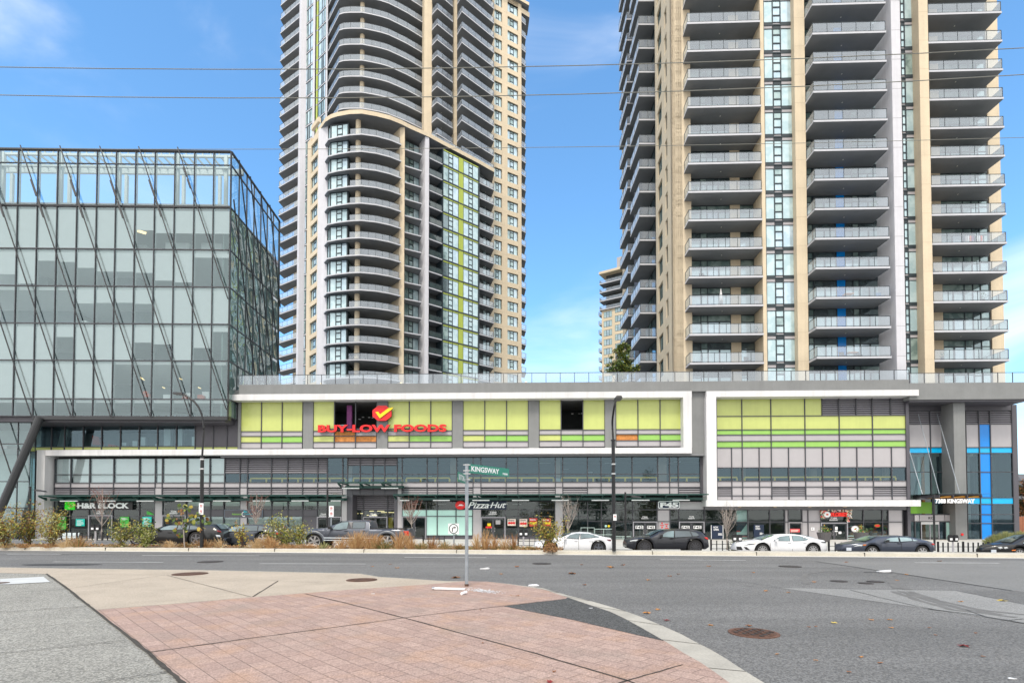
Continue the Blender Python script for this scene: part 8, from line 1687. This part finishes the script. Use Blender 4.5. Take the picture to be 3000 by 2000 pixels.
bare_tree(298, 1418, 1530, 38, 'bare young tree in front of the tax shop sign', 1.0, 1); bare_tree(750, 1436, 1530, 38.5, 'bare young tree in front of the beauty shop sign', .9, 1); bare_tree(1206, 1453, 1530, 37, 'bare young tree left of the green film windows', .8, 1); bare_tree(1663, 1448, 1545, 38, 'bare pale tree rising behind the roof of the white fastback', .7); bare_tree(2129, 1478, 1560, 34.5, 'bare pale tree in front of the navy window board', .75)
# dark green hedge shrub by the meter, ornamental grass at the right
shrub(2140, 2172, 1583, 32.6, 'small dark green shrub behind the parking meter near the white saloon', [F_, A_, F_], 700, .05, 9, gz=-.62, bare=0, group=None); shrub(2165, 2195, 1588, 32.8, 'small bronze shrub beside the dark green shrub', [E_, A_, TWIG], 350, .05, 7, gz=-.62, bare=0, group=None)
OG = [mat('feather_grass', (.20, .22, .075), .7, var=.2), mat('feather_grass_pale', (.34, .33, .14), .7, var=.2), mat('feather_grass_dark', (.10, .13, .04), .7)]
for px, w_, yt_, l in ((2915, 60, 1562, 'leftmost clump of green feather grass in front of the blue glass'), (2948, 70, 1553, 'middle clump of green feather grass at the right'), (2988, 70, 1551, 'right clump of green feather grass above the black car bonnet')):
    tuft(px, w_, yt_, l, OG, 2600, 36, 0, -.75, .12, 'feather grass clumps by the lobby', 'feather_grass')
for i, px in enumerate((1862, 1872, 1885)): tuft(px, 22, 1577, 'short reddish dry stalks between the lamp post and the black car' if i == 1 else ('dry stalks touching the lamp post base' if i == 0 else 'dry stalks touching the black car nose'), [S2, S1, mat('pinkish_straw', (.45, .28, .22), .8)], 110, 31.6, 0, -.5, .1, None)
# leafy trees: terrace tree and reddish tree at the right edge
def tree(px, ybase, Y, zbase, lobes, lab, pal, n, ls, trunkm=TWIG):
    x = Gx(px, Y, zbase); t = thing('leafy_tree', lab, 'tree', (x, Y, zbase)); L_ = [(AT(a, b, Y + dy), r / F * Y) for a, b, dy, r in lobes]; mb = MB(); topz = max(l[0].z for l in L_)
    mb.tube([(x, Y, zbase), (x + .05, Y, zbase + (topz - zbase) * .5), (x, Y, topz)], [.12, .08, .02], trunkm, 7); mb.build('trunk', t); mb = MB()
    for c, r in L_:
        mb.tube([Vector((x, Y, zbase + (c.z - zbase) * .6)), c], [.04, .01], trunkm, 5, False)
        for _ in range(5): mb.tube([c, c + Vector((rnd.gauss(0, r * .6), rnd.gauss(0, r * .6), rnd.gauss(0, r * .6)))], [.015, .004], trunkm, 3, False)
    mb.build('limbs', t); mb = MB(); tot = sum(r * r for _, r in L_)
    for c, r in L_:
        subs = [c + Vector((rnd.gauss(0, r * .5), rnd.gauss(0, r * .5), rnd.gauss(0, r * .5))) for _ in range(9)]
        for i in range(int(n * r * r / tot)):
            p = rnd.choice(subs) + Vector((rnd.gauss(0, r * .24), rnd.gauss(0, r * .24), rnd.gauss(0, r * .24))); leafq(mb, p, ls * rnd.uniform(.6, 1.2), rnd.choice(pal), .7)
    mb.build('crown', t)
DG = [A_, F_, lm('leaf_mid', (.06, .11, .02)), B_]
tree(1806, 1115, 62, zt, [(1820, 1015, 0, 11), (1812, 1028, 0, 13), (1838, 1022, .5, 11), (1826, 1045, 0, 17), (1815, 1062, -.5, 18), (1838, 1068, .3, 16), (1800, 1082, 0, 15), (1825, 1085, 0, 18), (1848, 1082, 0, 13), (1860, 1080, 0, 8), (1785, 1086, 0, 9), (1815, 1105, 0, 16)], 'small leafy tree on the podium terrace in the gap between the towers', DG, 4200, .16)
tree(3004, 1590, 60, -1, [(2992, 1440, 0, 14), (3002, 1425, 0, 18), (2990, 1470, 1, 12), (3005, 1480, 0, 22), (2996, 1505, 0, 16), (3020, 1450, 0, 26)], 'dark reddish brown tree at the extreme right edge beside the lobby', [E_, lm('leaf_maroon', (.10, .035, .02)), F_, lm('leaf_brown', (.14, .06, .03))], 5000, .13)
tuft(1560, 60, 1601, 'low brown tuft right of the parking meter', [S1, S3], 150); 
# trees on the near side of the street, behind the viewer: they are what the shop glass mirrors
for k, (x_, y_, r_, pal, lab) in enumerate(((-30, -24, 5.5, [C_, B_, lm('leaf_mid', (.06, .11, .02))], 'wide golden tree behind the viewer at the left'), (-14, -34, 6, DG, 'dark green tree behind the viewer, left of the middle'), (4, -30, 5.5, [C_, C_, B_, E_], 'golden orange tree behind the viewer near the middle'), (16, -28, 6.5, DG, 'tall dark tree behind the viewer, right of the middle'), (31, -32, 6, [C_, B_, E_], 'golden tree behind the viewer at the right'), (46, -26, 6, DG, 'dark tree behind the viewer at the far right'))):
    t = thing('leafy_tree', lab, 'tree', (x_, y_, 0)); mb = MB(); mb.tube([(x_, y_, 0), (x_ + .2, y_, r_ * .8), (x_, y_, r_ * 1.7)], [.3, .2, .05], TWIG, 8); mb.build('trunk', t); mb = MB()
    cs_ = [Vector((x_ + rnd.gauss(0, r_ * .42), y_ + rnd.gauss(0, r_ * .35), max(1.2, r_ * .75 + rnd.gauss(0, r_ * .4)))) for _ in range(30)]
    for i in range(3200): p = rnd.choice(cs_) + Vector((rnd.gauss(0, .8), rnd.gauss(0, .8), rnd.gauss(0, .7))); leafq(mb, p, .30, rnd.choice(pal), .7)
    mb.build('crown', t)
